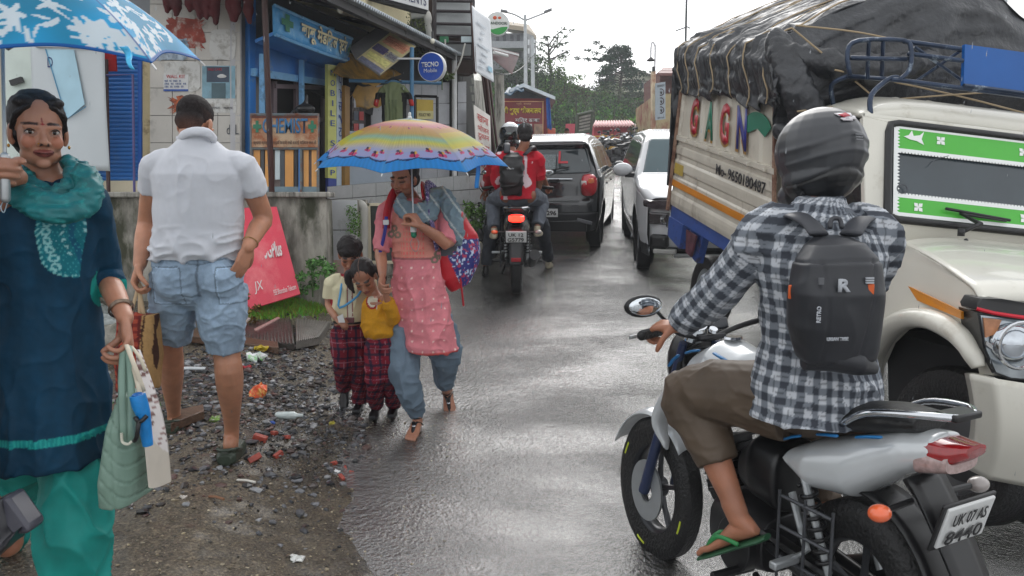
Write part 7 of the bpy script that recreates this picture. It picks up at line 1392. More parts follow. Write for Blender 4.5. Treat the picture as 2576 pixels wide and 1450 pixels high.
hm=MB();hd.e(hm,(0,-.030,.044),(.081,.090,.083));hd.e(hm,(0,-.055,-.02),(.072,.06,.065));hd.e(hm,(-.055,-.015,0),(.026,.035,.05));hd.e(hm,(.055,-.015,0),(.026,.035,.05));hd.e(hm,(.03,-.12,-.01),(.04,.035,.04));organic('hair',hm,.006,hairm,wp,2,disp=lambda co,n:ridge(hd.loc(co),(60,18,60),3,.003))
km=MB();km.loft(TL([(P(1080,884,4.42),.172,.10),(P(1072,820,4.44),.168,.115),(P(1056,740,4.46),.160,.12),(P(1047,660,4.47),.142,.108),(P(1044,600,4.47),.142,.110),(P(1044,550,4.48),.155,.10),(P(1046,515,4.51),.12,.075),(P(1047,500,4.53),.06,.05)],X_,F_),n=40)
km.tube([P(1000,520,4.51),sA,lerp(sA,eA,.5),eA],[.058,.060,.055,.05],n=16,sub=3);km.tube([P(1095,522,4.51),sB,lerp(sB,eB,.6),lerp(eB,wB,.08)],[.058,.062,.06,.058],n=16,sub=3)
def pcol(co):
 c=np.tile(np.array([212.,128,136]),(len(co),1))*(1+.06*fbm(co*15,3,2))[:,None];x,y,z=co.T;u=1288+1860*x/y;cx=P(1040,600,4.4).x;fr=y<4.47;dx=x-cx;zt,zb=P(0,535,4.4).z,P(0,652,4.4).z
 yk=fr&(np.abs(dx+.005)<.125)&(z<zt)&(z>zb);c[yk]=(206,136,122);c[yk&(np.sin(dx*330)>.2)&(np.sin(z*220)>-.3)&(np.abs(dx)<.07)]=(222,112,104);c[yk&(np.abs(z-zb)<.008)]=(150,96,96)
 for(uu,vv)in((990,575),(982,590),(1000,592),(1100,640),(1110,650),(1092,655)):
  q=P(uu,vv,4.38);r_=np.hypot(x-q.x,z-q.z);c[fr&(r_<.022)&(r_>.009)]=(126,116,100)
 g=np.stack([x*16,z*16],-1);f=np.hypot(*(g-np.floor(g)-.5).T);c[fr&(f<.085)&(z<zb)]=(240,210,200);zh_=P(0,880,4.42).z;c[z<zh_-.0]=(206,90,90);return c
organic('tunic',km,.006,mat('pink_cotton',attr=True,rough=.75,var=.08,vs=40,bump=.2,bs=350,sheen=.2,dist=.002),wp,4,disp=lambda co,n:ridge(co,(11,11,3),44,.018,3)*sstep(co[:,2],1.35,1.0)+ridge(co,(12,12,18),46,.011,3),col=pcol)
sm_=MB();sm_.ell(P(1060,770,4.52),(.17,.12,.16));sm_.tube(L3((1022,800,4.5),(1012,900,4.42),(1030,980,4.36),(1046,1040,y1+.02)),[.115,.105,.072,.048],n=20,sub=4);sm_.tube(L3((1095,800,4.52),(1118,880,4.54),(1118,935,4.68),(1124,972,4.8)),[.11,.10,.075,.05],n=20,sub=4)
organic('salwar',sm_,.007,mat('grey_blue_cotton',(104,122,138),rough=.75,var=.1,vs=20,sheen=.2),wp,3,disp=lambda co,n:ridge(co,(13,13,3.4),51,.020,3)+ridge(co,(9,9,16),52,.012,3))
dp=MB();dp.tube(L3((1010,500,4.42),(1008,525,4.38),(1040,548,4.36),(1082,545,4.38),(1090,505,4.45)),[.03,.036,.04,.04,.034],n=12,sub=4,dome=True);dp.tube(L3((1012,512,4.38),(1045,530,4.36),(1076,520,4.4)),[.03,.04,.04],n=12,sub=4,dome=True);dp.tube(L3((1075,505,4.44),(1110,488,4.5),(1135,530,4.44),(1150,590,4.42),(1152,612,4.42)),[.035,.045,.055,.045,.02],n=14,sub=4,dome=True)
def dupc(co):
 c=np.tile(np.array([116.,136,146]),(len(co),1));c[(np.sin(co[:,0]*60+co[:,2]*45)>.93)]=(176,186,186);return c
organic('dupatta',dp,.006,mat('dupatta_cloth',attr=True,rough=.7,var=.15,vs=20,sheen=.3),wp,3,disp=lambda co,n:ridge(co,(26,26,34),61,.014,2),col=dupc)
def sandal(par,a,f,u,k=1.0):
 f=V(f).normalized();u=(V(u)-f*V(u).dot(f)).normalized();x=f.cross(u);mb=MB();mb.loft([(a-f*.065*k-u*.082*k,x*.02*k,u*.009),(a-f*.04*k-u*.084*k,x*.034*k,u*.010),(a+f*.05*k-u*.084*k,x*.034*k,u*.009),(a+f*.13*k-u*.084*k,x*.046*k,u*.009),(a+f*.19*k-u*.084*k,x*.034*k,u*.008)],n=20,ex=2.3);mb.build('sandal_sole',mat('sandal_tan',(150,96,66),rough=.5),par,smooth=50)
 mb=MB();mb.tube([a+x*.036*k+f*.0-u*.05*k,a+f*.05*k-u*.012*k+x*.01,a+f*.12*k-u*.045*k,a+f*.15*k-u*.06*k-x*.008],.010*k,n=8,sub=4,flat=.5);mb.tube([a-x*.036*k+f*.0-u*.05*k,a+f*.05*k-u*.012*k-x*.01,a+f*.12*k-u*.045*k],.010*k,n=8,sub=4,flat=.5);mb.tube([a+x*.03*k+u*.0,a-f*.04*k+u*.0,a-x*.03*k+u*.0,a+f*.04*k+u*.005],.008*k,n=8,sub=4,closed=True,flat=.5);mb.build('sandal_strap',M_['black'],par,smooth=180)
 MB().ell(a+f*.085*k-u*.022*k,(.014,.014,.008)).build('sandal_buckle',M_['chrome'],par)
sandal(wp,P(1049,1050,y1),(-.12,-1,-.12),(0,0,1),.98);sandal(wp,P(1124,982,4.80),(.15,-.55,-.85),(0,-.7,.3),.98)
sbg=thing('school_bag','big red and purple patterned school bag on the young woman shoulder','backpack',P(1150,735,4.55))
q=MB();q.loft([(P(1160,722,4.62),V((.06,.02,.03)),V((0,.08,0))),(P(1150,690,4.62),V((.12,.04,.03)),V((0,.12,0))),(P(1148,640,4.62),V((.145,.04,.02)),V((0,.13,0))),(P(1146,590,4.62),V((.135,.04,.0)),V((0,.12,0))),(P(1126,535,4.62),V((.10,.03,0)),V((0,.10,0))),(P(1100,488,4.64),V((.05,.02,0)),V((0,.06,0)))],n=28,ex=2.5)
def bcol(co):
 x,y,z=co.T;u=1288+1860*x/y;v=500+1860*(1.5-z)/y;c=np.tile(np.array([186.,24,40]),(len(co),1));m=(u>1128+(v-640)*-.3*(v<660))&(v>600)&(u>1128+(v-650)*.45);c[m]=(44,48,120)
 h=vnoise(co*78,5);c[m&(h>.32)]=(190,206,230);h2=vnoise(co*78,9);c[m&(h2>.42)]=(176,56,90);g=(np.abs(v-622-(u-1100)*.02)<9)&(u<1150);c[g|((v>608)&(v<640+(1150-u)*.12)&(u<1140))]=(72,76,84);c[(np.abs((v-560)*.55+(u-1160))<5)&(v<600)]=(120,104,100);return c
organic('bag_body',q,.006,mat('school_bag_cloth',attr=True,rough=.6,var=.1),sbg,3,col=bcol,disp=lambda co,n:fbm(co*9,7)*.007)
for pts,m in((L3((1100,480,4.56),(1076,465,4.48),(1080,520,4.38),(1092,590,4.38),(1100,625,4.42)),mat('patterned_strap',(70,60,120),rough=.6,var=.6,vs=60,dirt=(200,190,220),ds=70,dth=.56)),(L3((1080,486,4.54),(1064,468,4.48),(1066,500,4.40)),mat('strap_red',(176,24,40),rough=.6)),(L3((1020,480,4.52),(992,484,4.46),(975,530,4.40),(972,575,4.40)),mat('strap_red'))):
 MB().tube(pts,.030,n=10,sub=4,flat=.3,up=V((1,0,0))).build('shoulder_strap',m,sbg,smooth=180)
MB().tube(L3((972,545,4.37),(968,585,4.37),(955,640,4.38)),.010,n=8,sub=3,flat=.4).build('blue_webbing',mat('webbing_blue',(40,40,130),rough=.5),sbg);MB().box(P(971,560,4.365),(.036,.012,.03)).build('buckle',M_['white'],sbg,bevel=.004);MB().tube([P(1158,700,4.5),P(1163,742,4.5),P(1166,770,4.52)],.006,n=6).build('loose_strap',mat('strap_red'),sbg)
plaid_m=mat('plaid_cloth',attr=True,rough=.8,var=.08)
def plaid(co,base=(112,26,40),k=1.0):
 x=co[:,0]+co[:,1]*.6;z=co[:,2];c=np.tile(np.array(base,float),(len(co),1));s=2*math.pi/.062
 c[np.sin(x*s)>.72]=(52,26,48);c[np.sin(z*s)>.72]=(56,26,46);c[(np.sin(x*s)>.72)&(np.sin(z*s)>.72)]=(24,22,44);c[(np.abs(np.sin(x*s*.5+.6))<.06)]=(150,100,110);c[(np.abs(np.sin(z*s*.5+.6))<.06)]=(140,90,104);return c
def shoe(par,o,f,k=1.0,m=None,up=V((0,0,1))):
 f=V(f).normalized();u=(up-f*up.dot(f)).normalized();x=f.cross(u);mb=MB();mb.loft([(o-f*.06*k,x*.022*k,u*.035*k),(o-f*.04*k,x*.034*k,u*.045*k),(o+f*.03*k-u*.0,x*.038*k,u*.042*k),(o+f*.09*k-u*.01*k,x*.042*k,u*.030*k),(o+f*.14*k-u*.016*k,x*.030*k,u*.018*k)],n=18,ex=2.4);mb.tube([o-f*.02*k+u*.03*k,o-f*.02*k+u*.07*k],[.036*k,.033*k],n=12)
 return organic('shoe',mb,.006*max(k,.8),m or mat('black_shoe',(24,24,27),rough=.3),par,2)
by=thing('person','small boy in cream school shirt and red plaid trousers looking down','person',P(885,1030,4.65))
BY=4.62;hd=Head(P(881,640,BY),(.10,-.84,-.52),k=.93);sb=MB();hd.build(sb);hd.neck(sb,P(882,700,BY+.05),.045)
sb.loft(TL([(P(880,830,BY),.095,.08),(P(880,740,BY),.10,.075),(P(882,705,BY),.09,.06)],(1,0,0),(0,-1,0)))
a_=[P(838,715,BY),P(828,766,BY),P(845,800,BY-.14)];sb.tube([P(860,705,BY)]+a_,[.034,.036,.028,.02],n=12,sub=3,dome=True);hand(sb,a_[2],(.6,-.3,-.4),(0,.6,-.8),1,curl=(35,40,30),k=.68)
b2=[P(926,716,BY),P(938,766,BY+.02),P(942,800,BY-.1)];sb.tube([P(905,705,BY)]+b2,[.034,.036,.028,.02],n=12,sub=3,dome=True);hand(sb,b2[2],(0,-.2,-1),(-1,0,0),1,curl=(30,35,25),k=.68)
yb1,yb2=4.85,gY(905,1032)
for pts in(L3((862,830,BY),(864,915,BY-.05),(868,975,yb1)),L3((900,830,BY),(905,920,BY),(905,1005,yb2))):sb.tube(pts,[.06,.045,.03],n=12,sub=3,dome=True)
body_fin(by,sb,.005,(166,116,92),hd,lip=(140,80,76));hd.eyes(by,closed=True)
hm=MB();hd.e(hm,(0,-.018,.044),(.084,.094,.084));hd.e(hm,(0,.045,.055),(.060,.042,.036));hd.e(hm,(0,-.06,-.01),(.07,.05,.05));organic('hair',hm,.006,hairm,by,2,disp=lambda co,n:ridge(hd.loc(co),(90,90,30),3,.008,2))
kk=MB();kk.loft(TL([(P(880,806,BY),.108,.09),(P(879,770,BY),.120,.10),(P(880,725,BY),.122,.09),(P(882,700,BY+.01),.085,.06),(P(882,690,BY+.02),.045,.045)],(1,0,0),(0,-1,0)),n=32);kk.tube([P(860,708,BY),a_[0],lerp(a_[0],a_[1],.75)],[.05,.056,.052],n=14,sub=2);kk.tube([P(905,708,BY),b2[0],lerp(b2[0],b2[1],.75)],[.05,.056,.052],n=14,sub=2)
def scol(co):
 c=np.tile(np.array([206.,200,168]),(len(co),1));x,y,z=co.T;xm=P(880,750,BY-.09).x;c[(np.abs(x-xm)<.018)&(y<BY-.03)&(z<P(0,710,BY).z)]=(206,204,190);c[(np.abs(np.abs(x-xm)-.014)<.003)&(y<BY-.03)]=(120,30,40)
 for e in(lerp(a_[0],a_[1],.75),lerp(b2[0],b2[1],.75)):r_=np.linalg.norm(co-np.array(e),axis=1);c[(r_<.066)&(z<e.z+.006)]=(150,30,44)
 c[(z>P(0,700,BY).z)&(np.hypot(x-P(882,700,BY).x,y-BY-.02)<.068)]=(140,30,42);return c
organic('school_shirt',kk,.006,mat('cream_shirt',attr=True,rough=.8,var=.05),by,3,col=scol,disp=lambda co,n:ridge(co,(14,14,9),71,.010,3))
mb=MB();mb.loft(TL([(P(880,811,BY),.104,.088),(P(880,801,BY),.106,.090)],(1,0,0),(0,-1,0)),n=30);mb.build('belt',M_['black'],by);MB().box(P(880,806,BY-.10),(.055,.012,.034)).build('buckle',mat('buckle_maroon',(110,70,74),rough=.3,metal=.3),by,bevel=.004)
tr_=MB();tr_.ell(P(880,835,BY),(.115,.095,.09));tr_.tube(L3((860,830,BY),(863,910,BY-.05),(868,972,yb1)),[.075,.064,.052],n=16,sub=3);tr_.tube(L3((900,830,BY),(906,920,BY),(906,1004,yb2)),[.075,.066,.056],n=16,sub=3);organic('plaid_trousers',tr_,.006,plaid_m,by,3,col=plaid,disp=lambda co,n:ridge(co,(12,12,16),73,.012,3))
shoe(by,P(868,988,yb1),(0,-.6,-.8),.8,up=V((0,-.5,.5)));shoe(by,P(905,1022,yb2),(0,-1,0),.8)
ly=mat('lanyard_blue',(70,150,200),rough=.5);MB().tube(L3((862,700,BY-.03),(856,740,BY-.115),(854,775,BY-.12),(900,745,BY-.12),(915,712,BY-.05)),.007,n=8,sub=3,flat=.4).build('lanyard',ly,by,smooth=180)
pc=MB();pc.prism(L3((848,797,4.44),(862,790,4.44),(868,812,4.44),(852,812,4.44)),(0,.004,0));o=pc.build('paper_card',M_['white']);tag(o,'small white card held by the boy in cream shirt','card')
gl_=thing('person','little girl in mustard sweater and plaid trousers holding the woman hand','person',P(960,1040,4.45))
GY=4.42;hd=Head(P(917,697,GY),(.02,-.76,-.62),up=(-.15,0,1),k=.90);sb=MB();hd.build(sb);hd.neck(sb,P(945,752,GY+.05),.042)
sb.loft(TL([(P(960,870,GY),.08,.07),(P(955,790,GY),.085,.07),(P(950,758,GY),.075,.055)],(1,0,0),(0,-1,0)))
a_=[P(980,766,GY),P(990,802,GY-.06),P(970,742,GY-.13)];sb.tube([P(962,755,GY)]+a_,[.03,.034,.026,.019],n=12,sub=3,dome=True);hand(sb,a_[2],(-.4,-.1,.9),(0,-.8,.2),1,curl=(35,45,30),k=.62)
b2=[P(930,768,GY),P(924,815,GY+.02),P(930,852,GY-.02)];sb.tube([P(940,758,GY)]+b2,[.03,.034,.026,.019],n=12,sub=3,dome=True);hand(sb,b2[2],(.1,-.1,-1),(1,0,0),1,curl=(30,35,25),k=.62)
yg1,yg2=gY(946,1045),gY(990,1042)
for pts in(L3((945,870,GY),(944,950,GY-.04),(945,1015,yg1)),L3((975,870,GY),(984,950,GY),(990,1012,yg2))):sb.tube(pts,[.055,.042,.03],n=12,sub=3,dome=True)
body_fin(gl_,sb,.005,(164,114,90),hd,lip=(140,80,76));hd.eyes(gl_,closed=True)
hm=MB();hd.e(hm,(0,-.024,.042),(.081,.090,.083));hd.e(hm,(0,-.06,-.01),(.07,.05,.05))
for q in(-1,1):hd.t(hm,[(q*.070,-.03,.04),(q*.105,-.02,.03),(q*.118,.0,-.03),(q*.105,.03,-.10)],[.018,.026,.026,.010],sub=3)
organic('hair',hm,.006,hairm,gl_,2,disp=lambda co,n:ridge(hd.loc(co),(90,30,30),3,.005,2));MB().tube([hd.p(0,y_,z_)for y_,z_ in((.075,.07),(.02,.128),(-.06,.125))],.002,n=5,sub=4).build('hair_parting',mat('parting_skin',(120,90,76)),gl_)
for q in(-1,1):m_=MB();hd.e(m_,(q*.085,-.028,.038),(.014,.02,.02));m_.build('hair_band',M_['white'],gl_,smooth=180)
kk=MB();kk.loft(TL([(P(957,848,GY),.090,.08),(P(956,835,GY),.105,.09),(P(955,795,GY),.102,.085),(P(952,765,GY),.088,.065),(P(948,750,GY+.02),.05,.045)],(1,0,0),(0,-1,0)),n=32);kk.tube([P(965,762,GY),a_[0],a_[1],lerp(a_[1],a_[2],.75)],[.042,.05,.045,.036],n=14,sub=3);kk.tube([P(938,765,GY),b2[0],b2[1],lerp(b2[1],b2[2],.8)],[.042,.05,.042,.034],n=14,sub=3)
def ycol(co):
 c=np.tile(np.array([196.,140,34]),(len(co),1));q=P(940,752,GY);r_=np.hypot(co[:,0]-q.x,(co[:,2]-q.z)*.7);c[(r_<.040)&(r_>.030)&(co[:,1]<GY)]=(150,40,44);c[(r_<=.03)&(co[:,1]<GY)]=(206,200,180);return c
organic('sweater',kk,.006,mat('knit_wool',attr=True,rough=.9,var=.08,vs=60,bump=.5,bs=220,sheen=.4),gl_,3,col=ycol,disp=lambda co,n:ridge(co,(12,12,14),81,.010,3))
tr_=MB();tr_.ell(P(960,868,GY),(.10,.085,.08));tr_.tube(L3((944,870,GY),(943,950,GY-.04),(945,1018,yg1)),[.066,.058,.048],n=16,sub=3);tr_.tube(L3((976,870,GY),(986,950,GY),(990,1015,yg2)),[.066,.058,.048],n=16,sub=3);organic('plaid_trousers',tr_,.006,plaid_m,gl_,3,col=lambda co:plaid(co,(116,22,40)),disp=lambda co,n:ridge(co,(12,12,16),83,.011,3))
shoe(gl_,P(945,1036,yg1),(0,-1,0),.78);shoe(gl_,P(990,1032,yg2),(0,-1,0),.78)
rd=thing('person','helmeted rider in a checked shirt with a black backpack on the silver motorcycle','person',P(2030,1040,2.3))
jean=None
def BK(x,y,z):c,s=math.cos(FBA),math.sin(FBA);x*=.79;return V((FB0.x+c*x-s*y,FB0.y+s*x+c*y,FB0.z+z*1.03))
P0=P
def P(u,v,Y):return P0(u,v,Y+.08)
BX,BYv=V((math.cos(FBA),math.sin(FBA),0)),V((-math.sin(FBA),math.cos(FBA),0))
hd=Head(P(2057,400,2.34),(-.28,.94,-.10),k=1.02);sb=MB();hd.build(sb);hd.neck(sb,P(2060,530,2.30),.060)
hipc=P(2050,985,2.27);XR=V((1,.12,0)).normalized();FR=V((-.12,1,0)).normalized()
sb.loft(TL([(hipc,.12,.09),(P(2052,850,2.27),.13,.09),(P(2058,680,2.25),.14,.10),(P(2062,585,2.24),.12,.07)],XR,FR))
sL,eL,wL=P(1925,590,2.26),P(1800,722,2.48),P(1668,790,2.56);gripL=BK(.815,.34,1.065);wL=gripL+V((.075,-.055,.035));eL=lerp(sL,wL,.5)+V((-.03,.0,-.06))
sb.tube([P(1980,590,2.28),sL,eL,wL],[.04,.046,.046,.030],n=16,sub=4,dome=True);hand(sb,wL,gripL-wL+V((-.03,.02,.015)),(.0,.35,-1),1,curl=((35,62,50),(40,65,50),(45,68,50),(50,70,50)),thumb=(.6,.5))
sR,gripR=P(2200,600,2.30),BK(.815,-.34,1.065);wR=gripR+V((.0,-.075,.04));eR=lerp(sR,wR,.45)+V((.09,.02,-.06));sb.tube([P(2140,590,2.28),sR,eR,wR],[.04,.046,.046,.030],n=16,sub=4,dome=True);hand(sb,wR,gripR-wR+V((0,.03,.015)),(0,.3,-1),-1,curl=(45,65,50))
kL,aL=P(1738,1000,2.52),P(1856,1292,2.32);hL=P(1985,1010,2.28);sb.tube([hL,lerp(hL,kL,.5)+V((0,0,.01)),kL,lerp(kL,aL,.35),aL],[.085,.075,.060,.058,.036],n=18,sub=4,dome=True)
fd=(P(1768,1388,2.42)-P(1890,1350,2.30)).normalized();foot(sb,aL+V((0,0,-.012)),fd,k=1.02)
kR,aR=BK(.62,-.26,.78),BK(.42,-.24,.36);hR=P(2110,1010,2.32);sb.tube([hR,kR,aR],[.105,.065,.038],n=16,sub=4,dome=True);foot(sb,aR,BX,toes=False)
body_fin(rd,sb,.0052,(164,110,84),None)
hl_=MB();hd.e(hl_,(0,-.012,.020),(.130,.150,.138));hd.e(hl_,(0,-.02,-.07),(.118,.128,.09));hd.e(hl_,(0,.04,-.11),(.095,.11,.06))
def hdis(co,n):
 q=hd.loc(co);x,y,z=q.T;a=z-.055+.45*np.abs(x)**1.2;r1=np.exp(-((a)/.008)**2)*(y<.02)*.0035;b=z-.005+2.0*x*x;r2=np.exp(-((b)/.008)**2)*(y<.0)*.004;c=z+.045+3.2*x*x;r3=-np.exp(-(c/.006)**2)*(y<.02)*.006;d=-np.clip((-.055-z-2.5*x*x+.012)/.05,0,1)*(y<-.03)*.018;return r1+r2+r3+d
def hlcol(co):
 q=hd.loc(co);x,y,z=q.T;c=np.tile(np.array([56.,58,62]),(len(co),1));c[(z<-.045-3.2*x*x+.0)&(y<.04)]=(26,27,29);c[((x-.02)/.045)**2+((z-.10)/.016)**2+.4*np.sin(x*200)<1]=(190,60,60)if False else(56,58,62);return c
ho=organic('helmet',hl_,.0045,mat('matt_helmet',attr=True,rough=.38,var=.06,coat=.15),rd,6,disp=hdis,col=hlcol)
def HS(x,z,off=.003):
 y=-.012-.150*math.sqrt(max(0,1-(x/.130)**2-((z-.02)/.138)**2));return hd.p(x,y-off,z)
mb=MB()
for(x0,z0,w,h,c)in((.0,.118,.032,.005,0),(.014,.108,.026,.005,0),(-.004,.100,.022,.004,0)):mb.add([HS(x0-w,z0,.004),HS(x0+w,z0+.004,.004),HS(x0+w*.7,z0-h*2,.004),HS(x0-w*.8,z0-h*2,.004)],[(0,1,2,3)])
mb.build('white_emblem',mat('emblem_white',(200,196,200),rough=.4),ho,solid=.002);mb=MB();mb.add([HS(-.026,.112,.005),HS(.004,.120,.005),HS(.014,.110,.005),HS(-.012,.103,.005)],[(0,1,2,3)]);mb.build('red_emblem',mat('emblem_red',(170,44,60),rough=.4),ho,solid=.002)
mb=MB()
for k in range(3):mb.add([HS(-.004,.048-.008*k,.011),HS(.022,.048-.008*k,.011),HS(.022,.044-.008*k,.011),HS(-.004,.044-.008*k,.011)],[(0,1,2,3)])
mb.build('vent_mark',mat('vent_mark_grey',(110,112,116),rough=.4),ho,solid=.002)
rs=MB();rs.loft(TL([(P(2046,1048,2.25),.212,.175),(P(2048,1018,2.26),.208,.165),(P(2050,950,2.26),.205,.155),(P(2052,860,2.26),.180,.140),(P(2058,760,2.25),.185,.145),(P(2064,660,2.24),.205,.145),(P(2066,590,2.25),.205,.125),(P(2063,545,2.26),.135,.10),(P(2060,512,2.27),.082,.08),(P(2060,498,2.27),.070,.070)],XR,FR),n=44)
rs.tube([P(1970,585,2.26),sL,lerp(sL,eL,.5),eL,lerp(eL,wL,.5),lerp(eL,wL,.94)],[.085,.085,.074,.066,.058,.046],n=18,sub=4);rs.tube([P(2150,585,2.26),sR,eR,lerp(eR,wR,.9)],[.085,.085,.068,.046],n=18,sub=4)
def check(co):
 armd=np.array((wL-sL).normalized());q=(co-np.array(sL));al_=q@armd;m=(al_>.07)&(co[:,0]<sL.x-.03)
 a1=np.where(m,al_,co[:,2]+.10*co[:,0]);pn=np.cross(armd,[0,0,1]);pn/=np.linalg.norm(pn);a2=np.where(m,q@np.cross(armd,pn)*1.0+.02*(q@pn),np.arctan2(co[:,0]-hipc.x,-(co[:,1]-2.30))*.17)
 s=2*math.pi/.050;f=(np.sin(a1*s)>0)*1.+(np.sin(a2*s)>0)*1.;c=np.where((f==2)[:,None],np.array([62.,66,74]),np.where((f==1)[:,None],np.array([118.,124,132]),np.array([190.,194,200])));th=(np.abs(np.sin(a1*s*.5+.785))<.07)|(np.abs(np.sin(a2*s*.5+.785))<.07);c=np.where(th[:,None]&(f<2)[:,None],c*.72,c);return c
organic('checked_shirt',rs,.0055,mat('check_cotton',attr=True,rough=.8,var=.06,vs=40,bump=.15,bs=400,dist=.002),rd,5,col=check,disp=lambda co,n:ridge(co,(10,10,5),91,.013,3)+ridge(co,(12,12,17),93,.010,3))
co_=MB();co_.tube([P(2018,535,2.20),P(2040,512,2.17),P(2070,506,2.165),P(2100,520,2.19),P(2108,528,2.28),P(2060,520,2.36),P(2012,535,2.28)],.013,n=10,sub=4,closed=True,flat=1.6);pass
brn=mat('brown_wet_cotton',(82,68,54),rough=.6,var=.25,vs=5);tr_=MB();tr_.ell(hipc+V((0,.02,-.03)),(.19,.15,.12));tr_.tube([hL,lerp(hL,kL,.5)+V((0,0,.02)),kL+V((-.01,0,.01)),lerp(kL,aL,.3),lerp(kL,aL,.58)],[.13,.118,.098,.088,.072],n=20,sub=4);tr_.tube([hR,lerp(hR,kR,.5),kR,lerp(kR,aR,.8)],[.13,.11,.09,.07],n=20,sub=4)
organic('trousers',tr_,.0065,brn,rd,3,disp=lambda co,n:ridge(co,(9,9,14),95,.010,3)+ridge(co,(22,22,30),97,.003,3))
fx,fu=fd,V((0,0,1));xx=fd.cross(fu).normalized();uu_=xx.cross(fd).normalized();a0_=aL+V((0,0,-.012));mb=MB();mb.loft([(a0_-fd*.07-uu_*.088,xx*.024,uu_*.009),(a0_-fd*.04-uu_*.090,xx*.036,uu_*.010),(a0_+fd*.05-uu_*.088,xx*.036,uu_*.010),(a0_+fd*.14-uu_*.088,xx*.048,uu_*.009),(a0_+fd*.21-uu_*.088,xx*.034,uu_*.008)],n=20);mb.build('slipper_sole',mat('slipper_green',(34,84,54),rough=.5),rd,smooth=50)
MB().tube([a0_-xx*.042+fd*.02-uu_*.078,a0_-xx*.03+fd*.09-uu_*.035,a0_-xx*.014+fd*.16-uu_*.062,a0_+xx*.01+fd*.10-uu_*.030,a0_+xx*.044+fd*.03-uu_*.078],.008,n=8,sub=4).build('slipper_strap',mat('slipper_strap_green',(40,130,70),rough=.4),rd,smooth=180)
bp=thing('backpack','black backpack with a grey R logo and orange tabs worn by the foreground rider','backpack',P(2100,920,2.05))
bz=[P(2098,925,2.05),P(2101,900,2.03),P(2101,820,2.01),P(2103,735,2.0),P(2101,660,2.01),P(2098,615,2.04),P(2096,592,2.08)]
q=MB();q.loft(TL(list(zip(bz,[.085,.110,.125,.130,.118,.085,.05],[.05,.075,.085,.09,.08,.06,.04])),XR,FR),n=40,ex=2.9)
def bpd(co,n):z=co[:,2];x=(co-np.array(bz[3]))@np.array(XR);zf=P(0,655,1.92).z;return-.005*np.exp(-((z-zf+.08*np.abs(x))/.004)**2)-.004*np.exp(-((np.abs(x)-.075-.1*np.clip(z-1.3,-.2,0))/.005)**2)*(z<zf)+fbm(co*7,4)*.006+ridge(co,(8,8,10),99,.006)
bo=organic('bag_body',q,.005,mat('backpack_nylon',(40,42,47),rough=.42,var=.15,vs=6,bump=.2,bs=500,dist=.002),bp,3,disp=bpd)
def BS(u,v,off=.0):return P(u,v,1.905+off)
zd=V((0,0,1));xd=V((1,.12,0)).normalized();lg=mat('logo_silver',(176,180,186),rough=.35)
text('lettering','R',lg,bp,BS(2106,735),xd,zd,.036,width=.036,bold=.04,ext=.004)
text('lettering','URBAN TRIBE',lg,bp,BS(2078,858),xd,zd,.010,width=.062,bold=.02,ext=.004)
text('lettering','RETRO',lg,bp,BS(2062,812),zd,-xd,.012,width=.045,bold=.02,ext=.004)
for u,v,w,h,m in((2190,728,.018,.030,'tab'),(1992,735,.02,.04,'tab')):MB().box(P(u,v,1.93 if u>2100 else 2.0),(w,.01,h)).build('orange_tab',mat('tab_orange',(206,92,36),rough=.5),bp,bevel=.003)
for v in(700,706,712):MB().box(P(2188,v,1.925),(.022,.006,.004)).build('webbing_loop',lg,bp)
MB().box(P(2066,708,1.908),(.014,.006,.018)).build('patch',mat('patch_grey',(90,92,96)),bp)
stm=mat('strap_nylon',(52,54,60),rough=.5)
for pts in([P(2060,590,2.06),P(2040,565,2.10),P(2010,545,2.14),P(1990,545,2.24),P(1985,575,2.36)],[P(2140,590,2.06),P(2155,566,2.10),P(2170,552,2.16),P(2180,556,2.28),P(2175,590,2.38)]):MB().tube(pts,.032,n=10,sub=4,flat=.3,up=V((0,0,1))).build('shoulder_strap',stm,bp,smooth=180)
MB().tube([P(2088,575,2.06),P(2092,552,2.07),P(2112,552,2.07),P(2118,575,2.06)],.007,n=8,sub=3).build('carry_loop',stm,bp,smooth=180)
q=MB();q.loft([(P(2020,915,2.04),V((0,.03,0)),V((0,0,.02))),(P(2080,890,2.02),V((.0,.07,0)),V((0,0,.05))),(P(2150,905,2.02),V((0,.07,0)),V((0,0,.045))),(P(2200,925,2.05),V((0,.03,0)),V((0,0,.02)))],n=18);organic('base_pouch',q,.006,mat('backpack_nylon'),bp,3)
P=P0
YD,YP=8.45,8.2
